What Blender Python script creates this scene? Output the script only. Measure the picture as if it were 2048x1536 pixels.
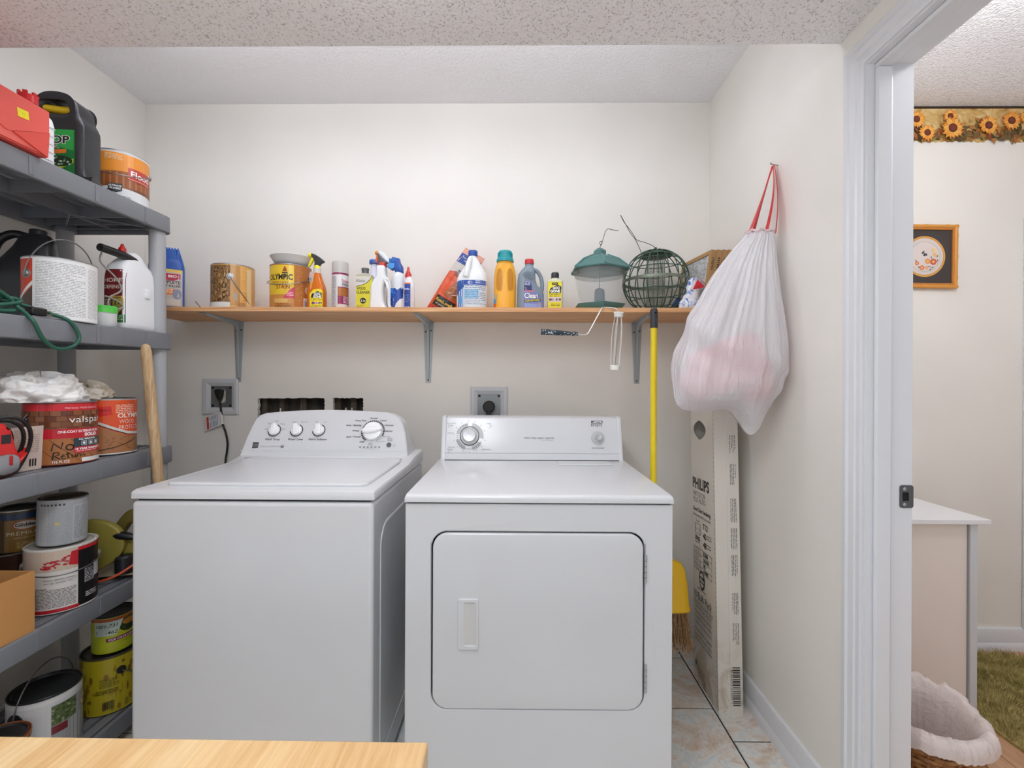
import bpy, bmesh, math, random
from math import sin, cos, pi, atan2, sqrt, radians
from mathutils import Vector, Matrix, noise
from mathutils.bvhtree import BVHTree
sc = bpy.context.scene
COL = sc.collection
for o in list(bpy.data.objects):
    bpy.data.objects.remove(o)

# ---------------------------------------------------------------- camera, world, lights, exposure
F_PX = 910.0
CAM = Vector((0, 0, 1.22))
YAW, ROLL = 0.0121, 0.0045
RC = Matrix.Rotation(YAW, 3, 'Z') @ Matrix.Rotation(pi / 2, 3, 'X') @ Matrix.Rotation(ROLL, 3, 'Z')
cd = bpy.data.cameras.new('camera')
cd.sensor_width = 36.0
cd.lens = F_PX / 2048 * 36.0
cd.clip_start = 0.02
cam = bpy.data.objects.new('camera', cd)
COL.objects.link(cam)
cam.matrix_world = Matrix.Translation(CAM) @ RC.to_4x4()
sc.camera = cam

world = bpy.data.worlds.new('world')
sc.world = world
world.use_nodes = True
bg = world.node_tree.nodes['Background']
bg.inputs['Color'].default_value = (0.95, 0.97, 1.0, 1)
bg.inputs['Strength'].default_value = 0.72
LAMP_STRENGTH = 7.3
ROOM_FILL_STRENGTH = 14.0
BATH_STRENGTH = 42.0
sc.view_settings.view_transform = 'Standard'
sc.view_settings.look = 'None'
sc.view_settings.gamma = 1.0
sc.view_settings.use_curve_mapping = False
sc.view_settings.exposure = 0.06
sc.cycles.max_bounces = 8
sc.cycles.diffuse_bounces = 6
sc.cycles.glossy_bounces = 3
sc.cycles.transmission_bounces = 5
sc.cycles.transparent_max_bounces = 8
sc.cycles.caustics_reflective = False
sc.cycles.caustics_refractive = False
sc.cycles.adaptive_threshold = 0.1
sc.cycles.adaptive_min_samples = 16


def P(px, py, Y):
    """point of the room seen at photo position (px, py) at depth Y (a survey of the photograph)"""
    d = RC @ Vector(((px - 1024) / F_PX, (768 - py) / F_PX, -1))
    return CAM + d * (Y / d.y)


def PX(px, py, X):
    d = RC @ Vector(((px - 1024) / F_PX, (768 - py) / F_PX, -1))
    return CAM + d * (X / d.x)


# ---------------------------------------------------------------- materials
def lin(c):
    if isinstance(c, str):
        c = c.lstrip('#')
        c = tuple(int(c[i:i + 2], 16) for i in (0, 2, 4))
    out = []
    for v in c[:3]:
        v = v / 255.0
        out.append(v / 12.92 if v <= 0.04045 else ((v + 0.055) / 1.055) ** 2.4)
    return tuple(out)


MATS = {}


def mat(col, rough=0.5, metal=0.0, name=None, **kw):
    key = (str(col), rough, metal, name, tuple(sorted(kw.items())))
    if key in MATS:
        return MATS[key]
    m = bpy.data.materials.new(name or 'plain_' + str(col).lstrip('#'))
    m.use_nodes = True
    nt = m.node_tree
    b = nt.nodes['Principled BSDF']
    c = lin(col)
    b.inputs['Base Color'].default_value = (*c, 1)
    b.inputs['Roughness'].default_value = rough
    b.inputs['Metallic'].default_value = metal
    if 'alpha' in kw:
        b.inputs['Alpha'].default_value = kw['alpha']
    if 'trans' in kw:
        b.inputs['Transmission Weight'].default_value = kw['trans']
    if 'ior' in kw:
        b.inputs['IOR'].default_value = kw['ior']
    if 'spec' in kw:
        b.inputs['Specular IOR Level'].default_value = kw['spec']
    if 'coat' in kw:
        b.inputs['Coat Weight'].default_value = kw['coat']
        b.inputs['Coat Roughness'].default_value = 0.08
    if 'emit' in kw:
        b.inputs['Emission Color'].default_value = (*c, 1)
        b.inputs['Emission Strength'].default_value = kw['emit']
    if 'bump' in kw:
        sc_, st = kw['bump']
        tc = nt.nodes.new('ShaderNodeTexCoord')
        n = nt.nodes.new('ShaderNodeTexNoise')
        n.inputs['Scale'].default_value = sc_
        n.inputs['Detail'].default_value = 3
        bp = nt.nodes.new('ShaderNodeBump')
        bp.inputs['Strength'].default_value = st
        bp.inputs['Distance'].default_value = 0.004
        nt.links.new(tc.outputs['Object'], n.inputs['Vector'])
        nt.links.new(n.outputs['Fac'], bp.inputs['Height'])
        nt.links.new(bp.outputs['Normal'], b.inputs['Normal'])
    MATS[key] = m
    return m


def nodes_of(name, rough=0.5):
    m = bpy.data.materials.new(name)
    m.use_nodes = True
    nt = m.node_tree
    b = nt.nodes['Principled BSDF']
    b.inputs['Roughness'].default_value = rough
    return m, nt, b


def ramp(nt, fac, stops):
    r = nt.nodes.new('ShaderNodeValToRGB')
    els = r.color_ramp.elements
    while len(els) < len(stops):
        els.new(0.5)
    for e, (p, c) in zip(els, stops):
        e.position = p
        e.color = (*lin(c), 1)
    nt.links.new(fac, r.inputs['Fac'])
    return r.outputs['Color']


def coords(nt, scale=(1, 1, 1), rot=(0, 0, 0), kind='Object'):
    tc = nt.nodes.new('ShaderNodeTexCoord')
    mp = nt.nodes.new('ShaderNodeMapping')
    mp.inputs['Scale'].default_value = scale
    mp.inputs['Rotation'].default_value = rot
    nt.links.new(tc.outputs[kind], mp.inputs['Vector'])
    return mp.outputs['Vector']


def world_coords(nt, scale=(1, 1, 1)):
    g = nt.nodes.new('ShaderNodeNewGeometry')
    mp = nt.nodes.new('ShaderNodeMapping')
    mp.inputs['Scale'].default_value = scale
    nt.links.new(g.outputs['Position'], mp.inputs['Vector'])
    return mp.outputs['Vector']


def tex_noise(nt, vec, scale, detail=4, rough=0.55, dist=0.0):
    n = nt.nodes.new('ShaderNodeTexNoise')
    n.inputs['Scale'].default_value = scale
    n.inputs['Detail'].default_value = detail
    n.inputs['Roughness'].default_value = rough
    n.inputs['Distortion'].default_value = dist
    nt.links.new(vec, n.inputs['Vector'])
    return n.outputs['Fac']


def mixc(nt, fac, a, b, mode='MIX'):
    x = nt.nodes.new('ShaderNodeMix')
    x.data_type = 'RGBA'
    x.blend_type = mode
    for s, v in ((0, fac), (6, a), (7, b)):
        if isinstance(v, (int, float)):
            x.inputs[s].default_value = v
        elif isinstance(v, (tuple, str)):
            x.inputs[s].default_value = (*lin(v), 1)
        else:
            nt.links.new(v, x.inputs[s])
    return x.outputs[2]


def bump(nt, b, h, strength, dist=0.005):
    bp = nt.nodes.new('ShaderNodeBump')
    bp.inputs['Strength'].default_value = strength
    bp.inputs['Distance'].default_value = dist
    nt.links.new(h, bp.inputs['Height'])
    nt.links.new(bp.outputs['Normal'], b.inputs['Normal'])


def wall_mat(name, col):
    m, nt, b = nodes_of(name, 0.75)
    v = world_coords(nt)
    f = tex_noise(nt, v, 2.5, 1)
    c = lin(col)
    lo = tuple(int(x * 0.975) for x in col)
    nt.links.new(ramp(nt, f, [(0.3, lo), (0.7, col)]), b.inputs['Base Color'])
    return m


def popcorn_mat(name, col, dark, scale, strength, dots):
    m, nt, b = nodes_of(name, 0.9)
    v = world_coords(nt)
    vo = nt.nodes.new('ShaderNodeTexVoronoi')
    vo.inputs['Scale'].default_value = scale
    nt.links.new(v, vo.inputs['Vector'])
    n1 = tex_noise(nt, v, scale * 1.6, 3, 0.6)
    mt = nt.nodes.new('ShaderNodeMath')
    mt.operation = 'SUBTRACT'
    nt.links.new(n1, mt.inputs[0])
    nt.links.new(vo.outputs['Distance'], mt.inputs[1])
    bump(nt, b, mt.outputs[0], strength, 0.006)
    if dots:
        nt.links.new(ramp(nt, n1, [(0.36, dark), (0.43, col)]), b.inputs['Base Color'])
    else:
        b.inputs['Base Color'].default_value = (*lin(col), 1)
    return m


M_WALL = wall_mat('cream_wall_paint', (238, 235, 229))
M_WALL2 = wall_mat('greige_wall_paint', (226, 219, 213))
M_POP = popcorn_mat('popcorn_ceiling', (248, 248, 249), (196, 198, 200), 105, 0.55, True)
M_CEIL = popcorn_mat('textured_ceiling', (240, 241, 245), (200, 200, 205), 75, 0.30, False)
M_CEIL2 = popcorn_mat('stippled_ceiling', (240, 241, 245), (212, 213, 217), 110, 0.75, True)
M_TRIM = mat((224, 226, 230), 0.35, name='white_trim_paint')
M_WHITE = mat((240, 241, 243), 0.22, name='white_enamel')
M_STEEL = mat((178, 180, 182), 0.35, 0.9, name='tin_steel')
M_WIRE = mat((150, 150, 150), 0.35, 0.9, name='wire_steel')
M_DARKWIRE = mat((74, 72, 66), 0.5, 0.6, name='dark_wire')
M_BLACK = mat((22, 22, 24), 0.4, name='black_plastic')


def streak_mat(name, cols, stretch, rough=0.5):
    m, nt, b = nodes_of(name, rough)
    f = tex_noise(nt, coords(nt, stretch), 1.0, 5, 0.6, 0.8)
    f2 = tex_noise(nt, coords(nt, tuple(q * 3 for q in stretch)), 1.0, 3, 0.6, 0.3)
    c = mixc(nt, 0.35, ramp(nt, f, [(0.3, cols[0]), (0.5, cols[1]), (0.68, cols[2])]), ramp(nt, f2, [(0.35, cols[0]), (0.6, cols[2])]))
    nt.links.new(c, b.inputs['Base Color'])
    return m


def wood_mat(name, a, b_, c_, scale=(1, 1, 1), rough=0.45, rings=16, dist=3.0):
    m, nt, b = nodes_of(name, rough)
    v = coords(nt, scale)
    w = nt.nodes.new('ShaderNodeTexWave')
    w.wave_type = 'BANDS'
    w.bands_direction = 'Y'
    w.inputs['Scale'].default_value = rings
    w.inputs['Distortion'].default_value = dist
    w.inputs['Detail'].default_value = 3
    w.inputs['Detail Scale'].default_value = 1.2
    nt.links.new(v, w.inputs['Vector'])
    c1 = ramp(nt, w.outputs['Fac'], [(0.15, a), (0.6, b_), (0.95, c_)])
    f2 = tex_noise(nt, v, 30, 4, 0.7)
    nt.links.new(mixc(nt, 0.18, c1, ramp(nt, f2, [(0.3, c_), (0.7, a)])), b.inputs['Base Color'])
    return m


# ---------------------------------------------------------------- geometry helpers
def tag(o, label=None, cat=None, group=None, kind=None):
    if label:
        o['label'] = label
    if cat:
        o['category'] = cat
    if group:
        o['group'] = group
    if kind:
        o['kind'] = kind
    return o


def thing(name, label, cat, loc=(0, 0, 0), rotz=0.0, group=None, rot=None):
    o = bpy.data.objects.new(name, None)
    o.empty_display_size = 0.05
    COL.objects.link(o)
    o.location = loc
    o.rotation_euler = rot if rot else (0, 0, rotz)
    return tag(o, label, cat, group)


class MB:
    def __init__(self):
        self.V, self.F = [], []

    def add(self, verts, faces, M=None):
        b = len(self.V)
        for v in verts:
            v = Vector(v)
            self.V.append(M @ v if M else v)
        for f in faces:
            self.F.append([i + b for i in f])
        return self

    def box(self, x0, x1, y0, y1, z0, z1, M=None):
        v = [(x, y, z) for z in (z0, z1) for y in (y0, y1) for x in (x0, x1)]
        f = [(0, 2, 3, 1), (4, 5, 7, 6), (0, 1, 5, 4), (2, 6, 7, 3), (0, 4, 6, 2), (1, 3, 7, 5)]
        return self.add(v, f, M)

    def loft(self, rings, cap0=True, cap1=True, closed=True, M=None):
        n = len(rings[0])
        V = [p for r in rings for p in r]
        Fs = []
        for i in range(len(rings) - 1):
            for j in range(n if closed else n - 1):
                k = (j + 1) % n
                Fs.append((i * n + j, i * n + k, (i + 1) * n + k, (i + 1) * n + j))
        if cap0:
            Fs.append(tuple(range(n))[::-1])
        if cap1:
            Fs.append(tuple((len(rings) - 1) * n + j for j in range(n)))
        return self.add(V, Fs, M)

    def lathe(self, prof, n=40, M=None, cap0=True, cap1=True):
        rings = [[(r * cos(2 * pi * j / n), r * sin(2 * pi * j / n), z) for j in range(n)] for r, z in prof]
        return self.loft(rings, cap0, cap1, M=M)

    def tube(self, pts, r, n=8, closed=False, M=None):
        pts = [Vector(p) for p in pts]
        m = len(pts)
        rr = r if isinstance(r, (list, tuple)) else [r] * m
        rings, up = [], None
        for i, p in enumerate(pts):
            a = pts[(i - 1) % m] if (closed or i > 0) else p
            b = pts[(i + 1) % m] if (closed or i < m - 1) else p
            t = (b - a)
            t = t.normalized() if t.length > 1e-9 else Vector((0, 0, 1))
            if up is None:
                up = Vector((0, 0, 1)) if abs(t.z) < 0.9 else Vector((1, 0, 0))
            s = t.cross(up)
            s = s.normalized() if s.length > 1e-6 else t.orthogonal().normalized()
            up = s.cross(t).normalized()
            rings.append([p + (s * cos(2 * pi * j / n) + up * sin(2 * pi * j / n)) * rr[i] for j in range(n)])
        if closed:
            rings.append(rings[0])
            return self.loft(rings, False, False, M=M)
        return self.loft(rings, True, True, M=M)

    def prism(self, poly, t0, t1, plane='xz', M=None):
        def mp(a, b, t):
            return {'xz': (a, t, b), 'yz': (t, a, b), 'xy': (a, b, t)}[plane]
        n = len(poly)
        V = [mp(a, b, t0) for a, b in poly] + [mp(a, b, t1) for a, b in poly]
        Fs = [tuple(range(n)), tuple(range(n, 2 * n))[::-1]]
        for i in range(n):
            j = (i + 1) % n
            Fs.append((i, i + n, j + n, j))
        return self.add(V, Fs, M)

    def sphere(self, c, r, n=16, m=10, sc_=(1, 1, 1)):
        c = Vector(c)
        rings = []
        for i in range(m + 1):
            a = -pi / 2 + pi * i / m
            q = max(cos(a), 0.02)
            rings.append([c + Vector((r * q * cos(2 * pi * j / n) * sc_[0], r * q * sin(2 * pi * j / n) * sc_[1], r * sin(a) * sc_[2])) for j in range(n)])
        return self.loft(rings)

    def build(self, name, material, parent=None, smooth=40, bevel=None, seg=2, kind=None):
        me = bpy.data.meshes.new(name)
        me.from_pydata([tuple(v) for v in self.V], [], self.F)
        me.validate()
        bm = bmesh.new()
        bm.from_mesh(me)
        bmesh.ops.recalc_face_normals(bm, faces=bm.faces)
        bm.to_mesh(me)
        bm.free()
        return mesh_obj(name, me, material, parent, smooth, bevel, seg, kind)


def mesh_obj(name, me, material, parent=None, smooth=40, bevel=None, seg=2, kind=None):
    if material and not me.materials:
        me.materials.append(material)
    if smooth:
        me.polygons.foreach_set('use_smooth', [True] * len(me.polygons))
        me.set_sharp_from_angle(angle=radians(smooth))
    o = bpy.data.objects.new(name, me)
    COL.objects.link(o)
    if parent:
        o.parent = parent
    if bevel:
        md = o.modifiers.new('bevel', 'BEVEL')
        md.width = bevel
        md.segments = seg
        md.limit_method = 'ANGLE'
        md.angle_limit = radians(50)
        md.harden_normals = False
    if kind:
        o['kind'] = kind
    return o


def box(name, x0, x1, y0, y1, z0, z1, material, parent=None, bevel=None, M=None, seg=2):
    return MB().box(x0, x1, y0, y1, z0, z1, M).build(name, material, parent, bevel=bevel, seg=seg)


def catmull(pts, n=6, closed=False):
    pts = [Vector(p) for p in pts]
    m = len(pts)
    out = []
    for i in range(m if closed else m - 1):
        p0 = pts[(i - 1) % m] if (closed or i > 0) else pts[i]
        p1, p2 = pts[i], pts[(i + 1) % m]
        p3 = pts[(i + 2) % m] if (closed or i + 2 < m) else p2
        for k in range(n):
            t = k / n
            out.append(0.5 * ((2 * p1) + (p2 - p0) * t + (2 * p0 - 5 * p1 + 4 * p2 - p3) * t * t + (3 * p1 - p0 - 3 * p2 + p3) * t ** 3))
    if not closed:
        out.append(pts[-1])
    return out


def rrect(x0, x1, y0, y1, r, n=6):
    out = []
    for cx, cy, a in ((x1 - r, y1 - r, 0), (x0 + r, y1 - r, pi / 2), (x0 + r, y0 + r, pi), (x1 - r, y0 + r, 1.5 * pi)):
        for k in range(n + 1):
            t = a + pi / 2 * k / n
            out.append((cx + r * cos(t), cy + r * sin(t)))
    return out


def curve_mesh(cu):
    ob = bpy.data.objects.new('tmp', cu)
    COL.objects.link(ob)
    dg = bpy.context.evaluated_depsgraph_get()
    me = bpy.data.meshes.new_from_object(ob.evaluated_get(dg))
    bpy.data.objects.remove(ob)
    V = [v.co.copy() for v in me.vertices]
    Fs = [tuple(p.vertices) for p in me.polygons]
    bpy.data.meshes.remove(me)
    bpy.data.curves.remove(cu)
    return V, Fs


def offset_poly(poly, d):
    if abs(d) < 1e-9:
        return poly
    pts = [Vector((p[0], p[1])) for p in poly]
    n = len(pts)
    area = sum(pts[i].x * pts[(i + 1) % n].y - pts[(i + 1) % n].x * pts[i].y for i in range(n))
    sg = 1 if area > 0 else -1
    out = []
    for i in range(n):
        a, b, c = pts[i - 1], pts[i], pts[(i + 1) % n]
        e1, e2 = (b - a), (c - b)
        if e1.length < 1e-9 or e2.length < 1e-9:
            continue
        e1.normalize()
        e2.normalize()
        n1, n2 = Vector((e1.y, -e1.x)), Vector((e2.y, -e2.x))
        m = n1 + n2
        if m.length < 1e-6:
            m = n1
        m.normalize()
        k = 1 / max(m.dot(n1), 0.5)
        out.append(b + m * (sg * d * k))

    def far(q):
        for i in range(n):
            a, b = pts[i], pts[(i + 1) % n]
            e = b - a
            L2 = e.length_squared
            u = 0 if L2 < 1e-14 else max(0, min(1, (q - a).dot(e) / L2))
            if (a + e * u - q).length < abs(d) * 0.97:
                return False
        return True
    res = []
    for q in out:
        if far(q) and (not res or (q - res[-1]).length > 2e-4):
            res.append(q)
    while len(res) > 3 and (res[0] - res[-1]).length < 2e-4:
        res.pop()
    return res


def outline(polys, t, bevel=0.0, res=2):
    """filled flat outline (further polygons cut holes), thickness t in local z, rounded rim"""
    cu = bpy.data.curves.new('tmp', 'CURVE')
    cu.dimensions = '2D'
    cu.fill_mode = 'BOTH'
    cu.extrude = max(t / 2 - bevel, 0)
    cu.bevel_depth = bevel
    cu.bevel_resolution = res
    for i, poly in enumerate(polys):
        poly = offset_poly(poly, -bevel if i == 0 else bevel)
        s = cu.splines.new('POLY')
        s.points.add(len(poly) - 1)
        for p, q in zip(s.points, poly):
            p.co = (q[0], q[1], 0, 1)
        s.use_cyclic_u = True
    V, Fs = curve_mesh(cu)
    bm = bmesh.new()
    vs = [bm.verts.new(v) for v in V]
    for f in Fs:
        try:
            bm.faces.new([vs[i] for i in f])
        except ValueError:
            pass
    bmesh.ops.remove_doubles(bm, verts=bm.verts, dist=1e-5)
    bmesh.ops.recalc_face_normals(bm, faces=bm.faces)
    bm.verts.index_update()
    V = [v.co.copy() for v in bm.verts]
    Fs = [tuple(v.index for v in f.verts) for f in bm.faces]
    bm.free()
    return V, Fs


M_XZ = Matrix(((1, 0, 0, 0), (0, 0, 1, 0), (0, 1, 0, 0), (0, 0, 0, 1)))    # local x,y,z -> X,Z,Y
M_YZ = Matrix(((0, 0, 1, 0), (1, 0, 0, 0), (0, 1, 0, 0), (0, 0, 0, 1)))    # local x,y,z -> Y,Z,X

# ---------------------------------------------------------------- printed matter
TXT = {}


def text_geo(s, bold=0.0, shear=0.0):
    key = (s, bold, shear)
    if key not in TXT:
        cu = bpy.data.curves.new('tmp', 'FONT')
        cu.body = s
        cu.offset = bold
        cu.shear = shear
        cu.fill_mode = 'FRONT'
        cu.resolution_u = 3
        V, Fs = curve_mesh(cu)
        TXT[key] = ([(v.x, v.y) for v in V], Fs)
    return TXT[key]


M_PRINT, _nt, _b = nodes_of('printed_colours', 0.42)
_a = _nt.nodes.new('ShaderNodeAttribute')
_a.attribute_name = 'ink'
_nt.links.new(_a.outputs['Color'], _b.inputs['Base Color'])
M_PRINTM, _nt, _b = nodes_of('printed_tin', 0.28)
_a = _nt.nodes.new('ShaderNodeAttribute')
_a.attribute_name = 'ink'
_nt.links.new(_a.outputs['Color'], _b.inputs['Base Color'])


class Print:
    def __init__(self, seed=1):
        self.items = []
        self.layer, self.was_small = 0.0, False
        self.rnd = random.Random(seed)

    def raw(self, V, Fs, col):
        xs, ys = [v[0] for v in V], [v[1] for v in V]
        small = max(max(xs) - min(xs), max(ys) - min(ys)) < 0.018
        self.layer += 0.06 if (small and self.was_small) else 1
        self.was_small = small
        self.items.append((V, Fs, lin(col), self.layer))
        return self

    def poly(self, pts, col):
        return self.raw([(p[0], p[1]) for p in pts], [tuple(range(len(pts)))], col)

    def rect(self, x0, y0, x1, y1, col):
        return self.poly([(x0, y0), (x1, y0), (x1, y1), (x0, y1)], col)

    def rects(self, rs, col):
        V, Fs = [], []
        for x0, y0, x1, y1 in rs:
            b = len(V)
            V += [(x0, y0), (x1, y0), (x1, y1), (x0, y1)]
            Fs.append((b, b + 1, b + 2, b + 3))
        return self.raw(V, Fs, col)

    def ell(self, cx, cy, rx, ry, col, n=24):
        return self.poly([(cx + rx * cos(2 * pi * k / n), cy + ry * sin(2 * pi * k / n)) for k in range(n)], col)

    def ring(self, cx, cy, r0, r1, col, a0=0, a1=2 * pi, n=32, k=1.0):
        V, Fs = [], []
        for i in range(n + 1):
            a = a0 + (a1 - a0) * i / n
            V += [(cx + r0 * cos(a), cy + k * r0 * sin(a)), (cx + r1 * cos(a), cy + k * r1 * sin(a))]
        for i in range(n):
            Fs.append((2 * i, 2 * i + 1, 2 * i + 3, 2 * i + 2))
        return self.raw(V, Fs, col)

    def line(self, pts, w, col):
        V, Fs = [], []
        pts = [Vector((p[0], p[1])) for p in pts]
        for i, p in enumerate(pts):
            a, b = pts[max(i - 1, 0)], pts[min(i + 1, len(pts) - 1)]
            d = (b - a).normalized()
            n = Vector((-d.y, d.x)) * w / 2
            V += [tuple(p - n), tuple(p + n)]
        for i in range(len(pts) - 1):
            Fs.append((2 * i, 2 * i + 2, 2 * i + 3, 2 * i + 1))
        return self.raw(V, Fs, col)

    def text(self, s, x, y, h, col, align='c', w=None, bold=0.0, shear=0.0, rot=0.0, sx=1.0):
        V, Fs = text_geo(s, bold, shear)
        x0, x1 = min(v[0] for v in V), max(v[0] for v in V)
        k = h / 0.70
        kx = k * sx
        if w:
            kx = w / (x1 - x0)
        ox = {'l': -x0, 'c': -(x0 + x1) / 2, 'r': -x1}[align]
        c, s_ = cos(rot), sin(rot)
        out = []
        for a, b in V:
            a, b = (a + ox) * kx, b * k
            out.append((x + a * c - b * s_, y + a * s_ + b * c))
        return self.raw(out, Fs, col)

    def copy(self, x0, y0, x1, y1, row, col, h=0.5, rot=0.0):
        """lines of small print too fine to read"""
        rs = []
        y = y1
        while y - row * h > y0:
            x = x0
            end = x1 - (x1 - x0) * (0.35 * self.rnd.random() if self.rnd.random() < 0.3 else 0.02)
            while x < end:
                wd = row * (0.8 + 2.6 * self.rnd.random())
                rs.append((x, y - row * h, min(x + wd, end), y))
                x += wd + row * 0.45
            y -= row
        return self.rects(rs, col)

    def bars(self, x0, y0, x1, y1, col='#222222'):
        rs, x = [], x0
        while x < x1:
            w = (x1 - x0) * (0.012 + 0.03 * self.rnd.random())
            rs.append((x, y0, min(x + w, x1), y1))
            x += w + (x1 - x0) * (0.015 + 0.025 * self.rnd.random())
        return self.rects(rs, col)

    def build(self, name, mapf, parent, maxlen=None, material=None, off=0.0005, step=0.00005, grid=None):
        V, Fs, cols = [], [], []
        for v2, f2, c, li in self.items:
            bm = bmesh.new()
            vs = [bm.verts.new((a, b, 0)) for a, b in v2]
            for f in f2:
                try:
                    bm.faces.new([vs[i] for i in f])
                except ValueError:
                    pass
            if maxlen:
                long_ = any(e.calc_length() > maxlen for e in bm.edges)
                if long_:
                    bmesh.ops.triangulate(bm, faces=[f for f in bm.faces if len(f.verts) > 4])
                for _ in range(7):
                    es = [e for e in bm.edges if e.calc_length() > maxlen]
                    if not es:
                        break
                    bmesh.ops.subdivide_edges(bm, edges=es, cuts=1, use_grid_fill=True)
                    bmesh.ops.triangulate(bm, faces=[f for f in bm.faces if len(f.verts) > 4])
            if grid:
                lo, hi = min(v.co.x for v in bm.verts), max(v.co.x for v in bm.verts)
                for q in range(math.ceil(lo / grid), math.floor(hi / grid) + 1):
                    bmesh.ops.bisect_plane(bm, geom=bm.verts[:] + bm.edges[:] + bm.faces[:], dist=1e-6, plane_co=(q * grid, 0, 0), plane_no=(1, 0, 0))
            bm.verts.index_update()
            b = len(V)
            d = off + li * step
            for v in bm.verts:
                V.append(tuple(mapf(v.co.x, v.co.y, d)))
            for f in bm.faces:
                Fs.append([b + q.index for q in f.verts])
                cols.append(c)
            bm.free()
        me = bpy.data.meshes.new(name)
        me.from_pydata(V, [], Fs)
        at = me.color_attributes.new('ink', 'FLOAT_COLOR', 'CORNER')
        flat = []
        for p, c in zip(me.polygons, cols):
            flat += [c[0], c[1], c[2], 1.0] * p.loop_total
        at.data.foreach_set('color', flat)
        return mesh_obj(name, me, material or M_PRINT, parent, smooth=None)


def cylmap(r, a0, z0=0.0):
    return lambda u, v, d: Vector(((r + d) * cos(a0 + u / r), (r + d) * sin(a0 + u / r), z0 + v))


def planemap(o, ex, ey):
    o, ex, ey = Vector(o), Vector(ex).normalized(), Vector(ey).normalized()
    n = ex.cross(ey)
    return lambda u, v, d: o + ex * u + ey * v + n * d


def projmap(ob, o, ex, ey):
    """lays the print on the surface of ob, seen along -(ex x ey)"""
    o, ex, ey = Vector(o), Vector(ex).normalized(), Vector(ey).normalized()
    n = ex.cross(ey)
    me = ob.data
    bvh = BVHTree.FromPolygons([v.co for v in me.vertices], [tuple(p.vertices) for p in me.polygons])

    def f(u, v, d):
        q = o + ex * u + ey * v
        hit = bvh.ray_cast(q + n * 1.0, -n)
        return (hit[0] if hit[0] is not None else q) + n * (d + 0.0004)
    return f


def superring(z, w, d, n=2.0, cx=0.0, cy=0.0, seg=44, tilt=0.0):
    out = []
    for k in range(seg):
        a = 2 * pi * k / seg
        c, s = cos(a), sin(a)
        x = math.copysign(abs(c) ** (2 / n), c) * w / 2 + cx
        y = math.copysign(abs(s) ** (2 / n), s) * d / 2 + cy
        out.append((x, y, z + tilt * x))
    return out


def body_loft(secs, seg=44):
    """secs: (z, width, depth, squareness[, cx, cy])"""
    return MB().loft([superring(s[0], s[1], s[2], s[3], *(s[4:6] if len(s) > 4 else (0, 0)), seg=seg) for s in secs])


def struct(o):
    o['kind'] = 'structure'
    return o
# ================================================================ the room
YB = 2.14          # back wall
XL, XR = -1.775, 0.894
XR2 = 1.012        # far side of the door wall
ZC = 2.54          # alcove ceiling
ZS = 2.17          # lower ceiling
YS = 1.285         # where the lower ceiling ends
ZC2 = 2.52
DOORY0, DOORY1, DOORZ = 0.36, 1.178, 2.045

# back wall with two ragged cut-outs behind the washer
rnd = random.Random(4)


def ragged(x0, x1, z0, z1):
    pts = []
    corners = [(x0, z0), (x1, z0), (x1, z1), (x0, z1)]
    for i in range(4):
        a, b = corners[i], corners[(i + 1) % 4]
        n = 18
        for k in range(n):
            t = k / n
            pts.append((a[0] + (b[0] - a[0]) * t + rnd.uniform(-1, 1) * 0.0022, a[1] + (b[1] - a[1]) * t + rnd.uniform(-1, 1) * 0.0022))
    return pts


h1a, h1b = P(516, 796, YB), P(649, 856, YB)
h2a, h2b = P(666, 796, YB), P(726, 856, YB)
V, Fs = outline([[(XL - 0.1, -0.02), (2.75, -0.02), (2.75, ZC + 0.05), (XL - 0.1, ZC + 0.05)],
                 ragged(h1a.x, h1b.x, h1b.z, h1a.z), ragged(h2a.x, h2b.x, h2b.z, h2a.z)], 0.02)
wall_back = struct(MB().add(V, Fs, Matrix.Translation((0, YB + 0.01, 0)) @ M_XZ).build('wall_back', M_WALL, smooth=None))
m_cav, nt, b = nodes_of('raw_wall_cavity', 0.9)
v = world_coords(nt, (6, 6, 1))
nt.links.new(ramp(nt, tex_noise(nt, v, 6, 5, 0.7), [(0.3, (40, 37, 34)), (0.55, (66, 60, 54)), (0.75, (90, 82, 74))]), b.inputs['Base Color'])
mb = MB()
mb.box(h1a.x - 0.05, h2b.x + 0.05, YB + 0.075, YB + 0.085, 0.9, 1.3)
mb.box(h1a.x - 0.05, h2b.x + 0.05, YB + 0.021, YB + 0.085, 0.88, 0.9)
mb.box(h1a.x - 0.05, h2b.x + 0.05, YB + 0.021, YB + 0.085, 1.3, 1.32)
mb.box(h1a.x - 0.06, h1a.x - 0.05, YB + 0.021, YB + 0.085, 0.9, 1.3)
mb.box(h2b.x + 0.05, h2b.x + 0.06, YB + 0.021, YB + 0.085, 0.9, 1.3)
mb.build('wall_cavity', m_cav, wall_back)
m_stud = streak_mat('raw_stud_wood', ((58, 50, 44), (84, 74, 64), (108, 94, 80)), (60, 60, 6), 0.85)
for px in (530, 565, 608, 676, 708):
    c = P(px, 810, YB + 0.05)
    box('stud', c.x - 0.014, c.x + 0.014, YB + 0.045, YB + 0.074, 0.9, 1.3, m_stud, wall_back)
for px, py in ((561, 818), (692, 817), (704, 817)):
    c = P(px, py, YB + 0.035)
    MB().tube([(c.x, c.y, 0.9), (c.x, c.y, c.z - 0.004), (c.x, c.y, c.z + 0.004)], [0.0055, 0.0055, 0.003], 10).build('water_pipe', mat((190, 186, 176), 0.4, 0.6), wall_back)

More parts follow.
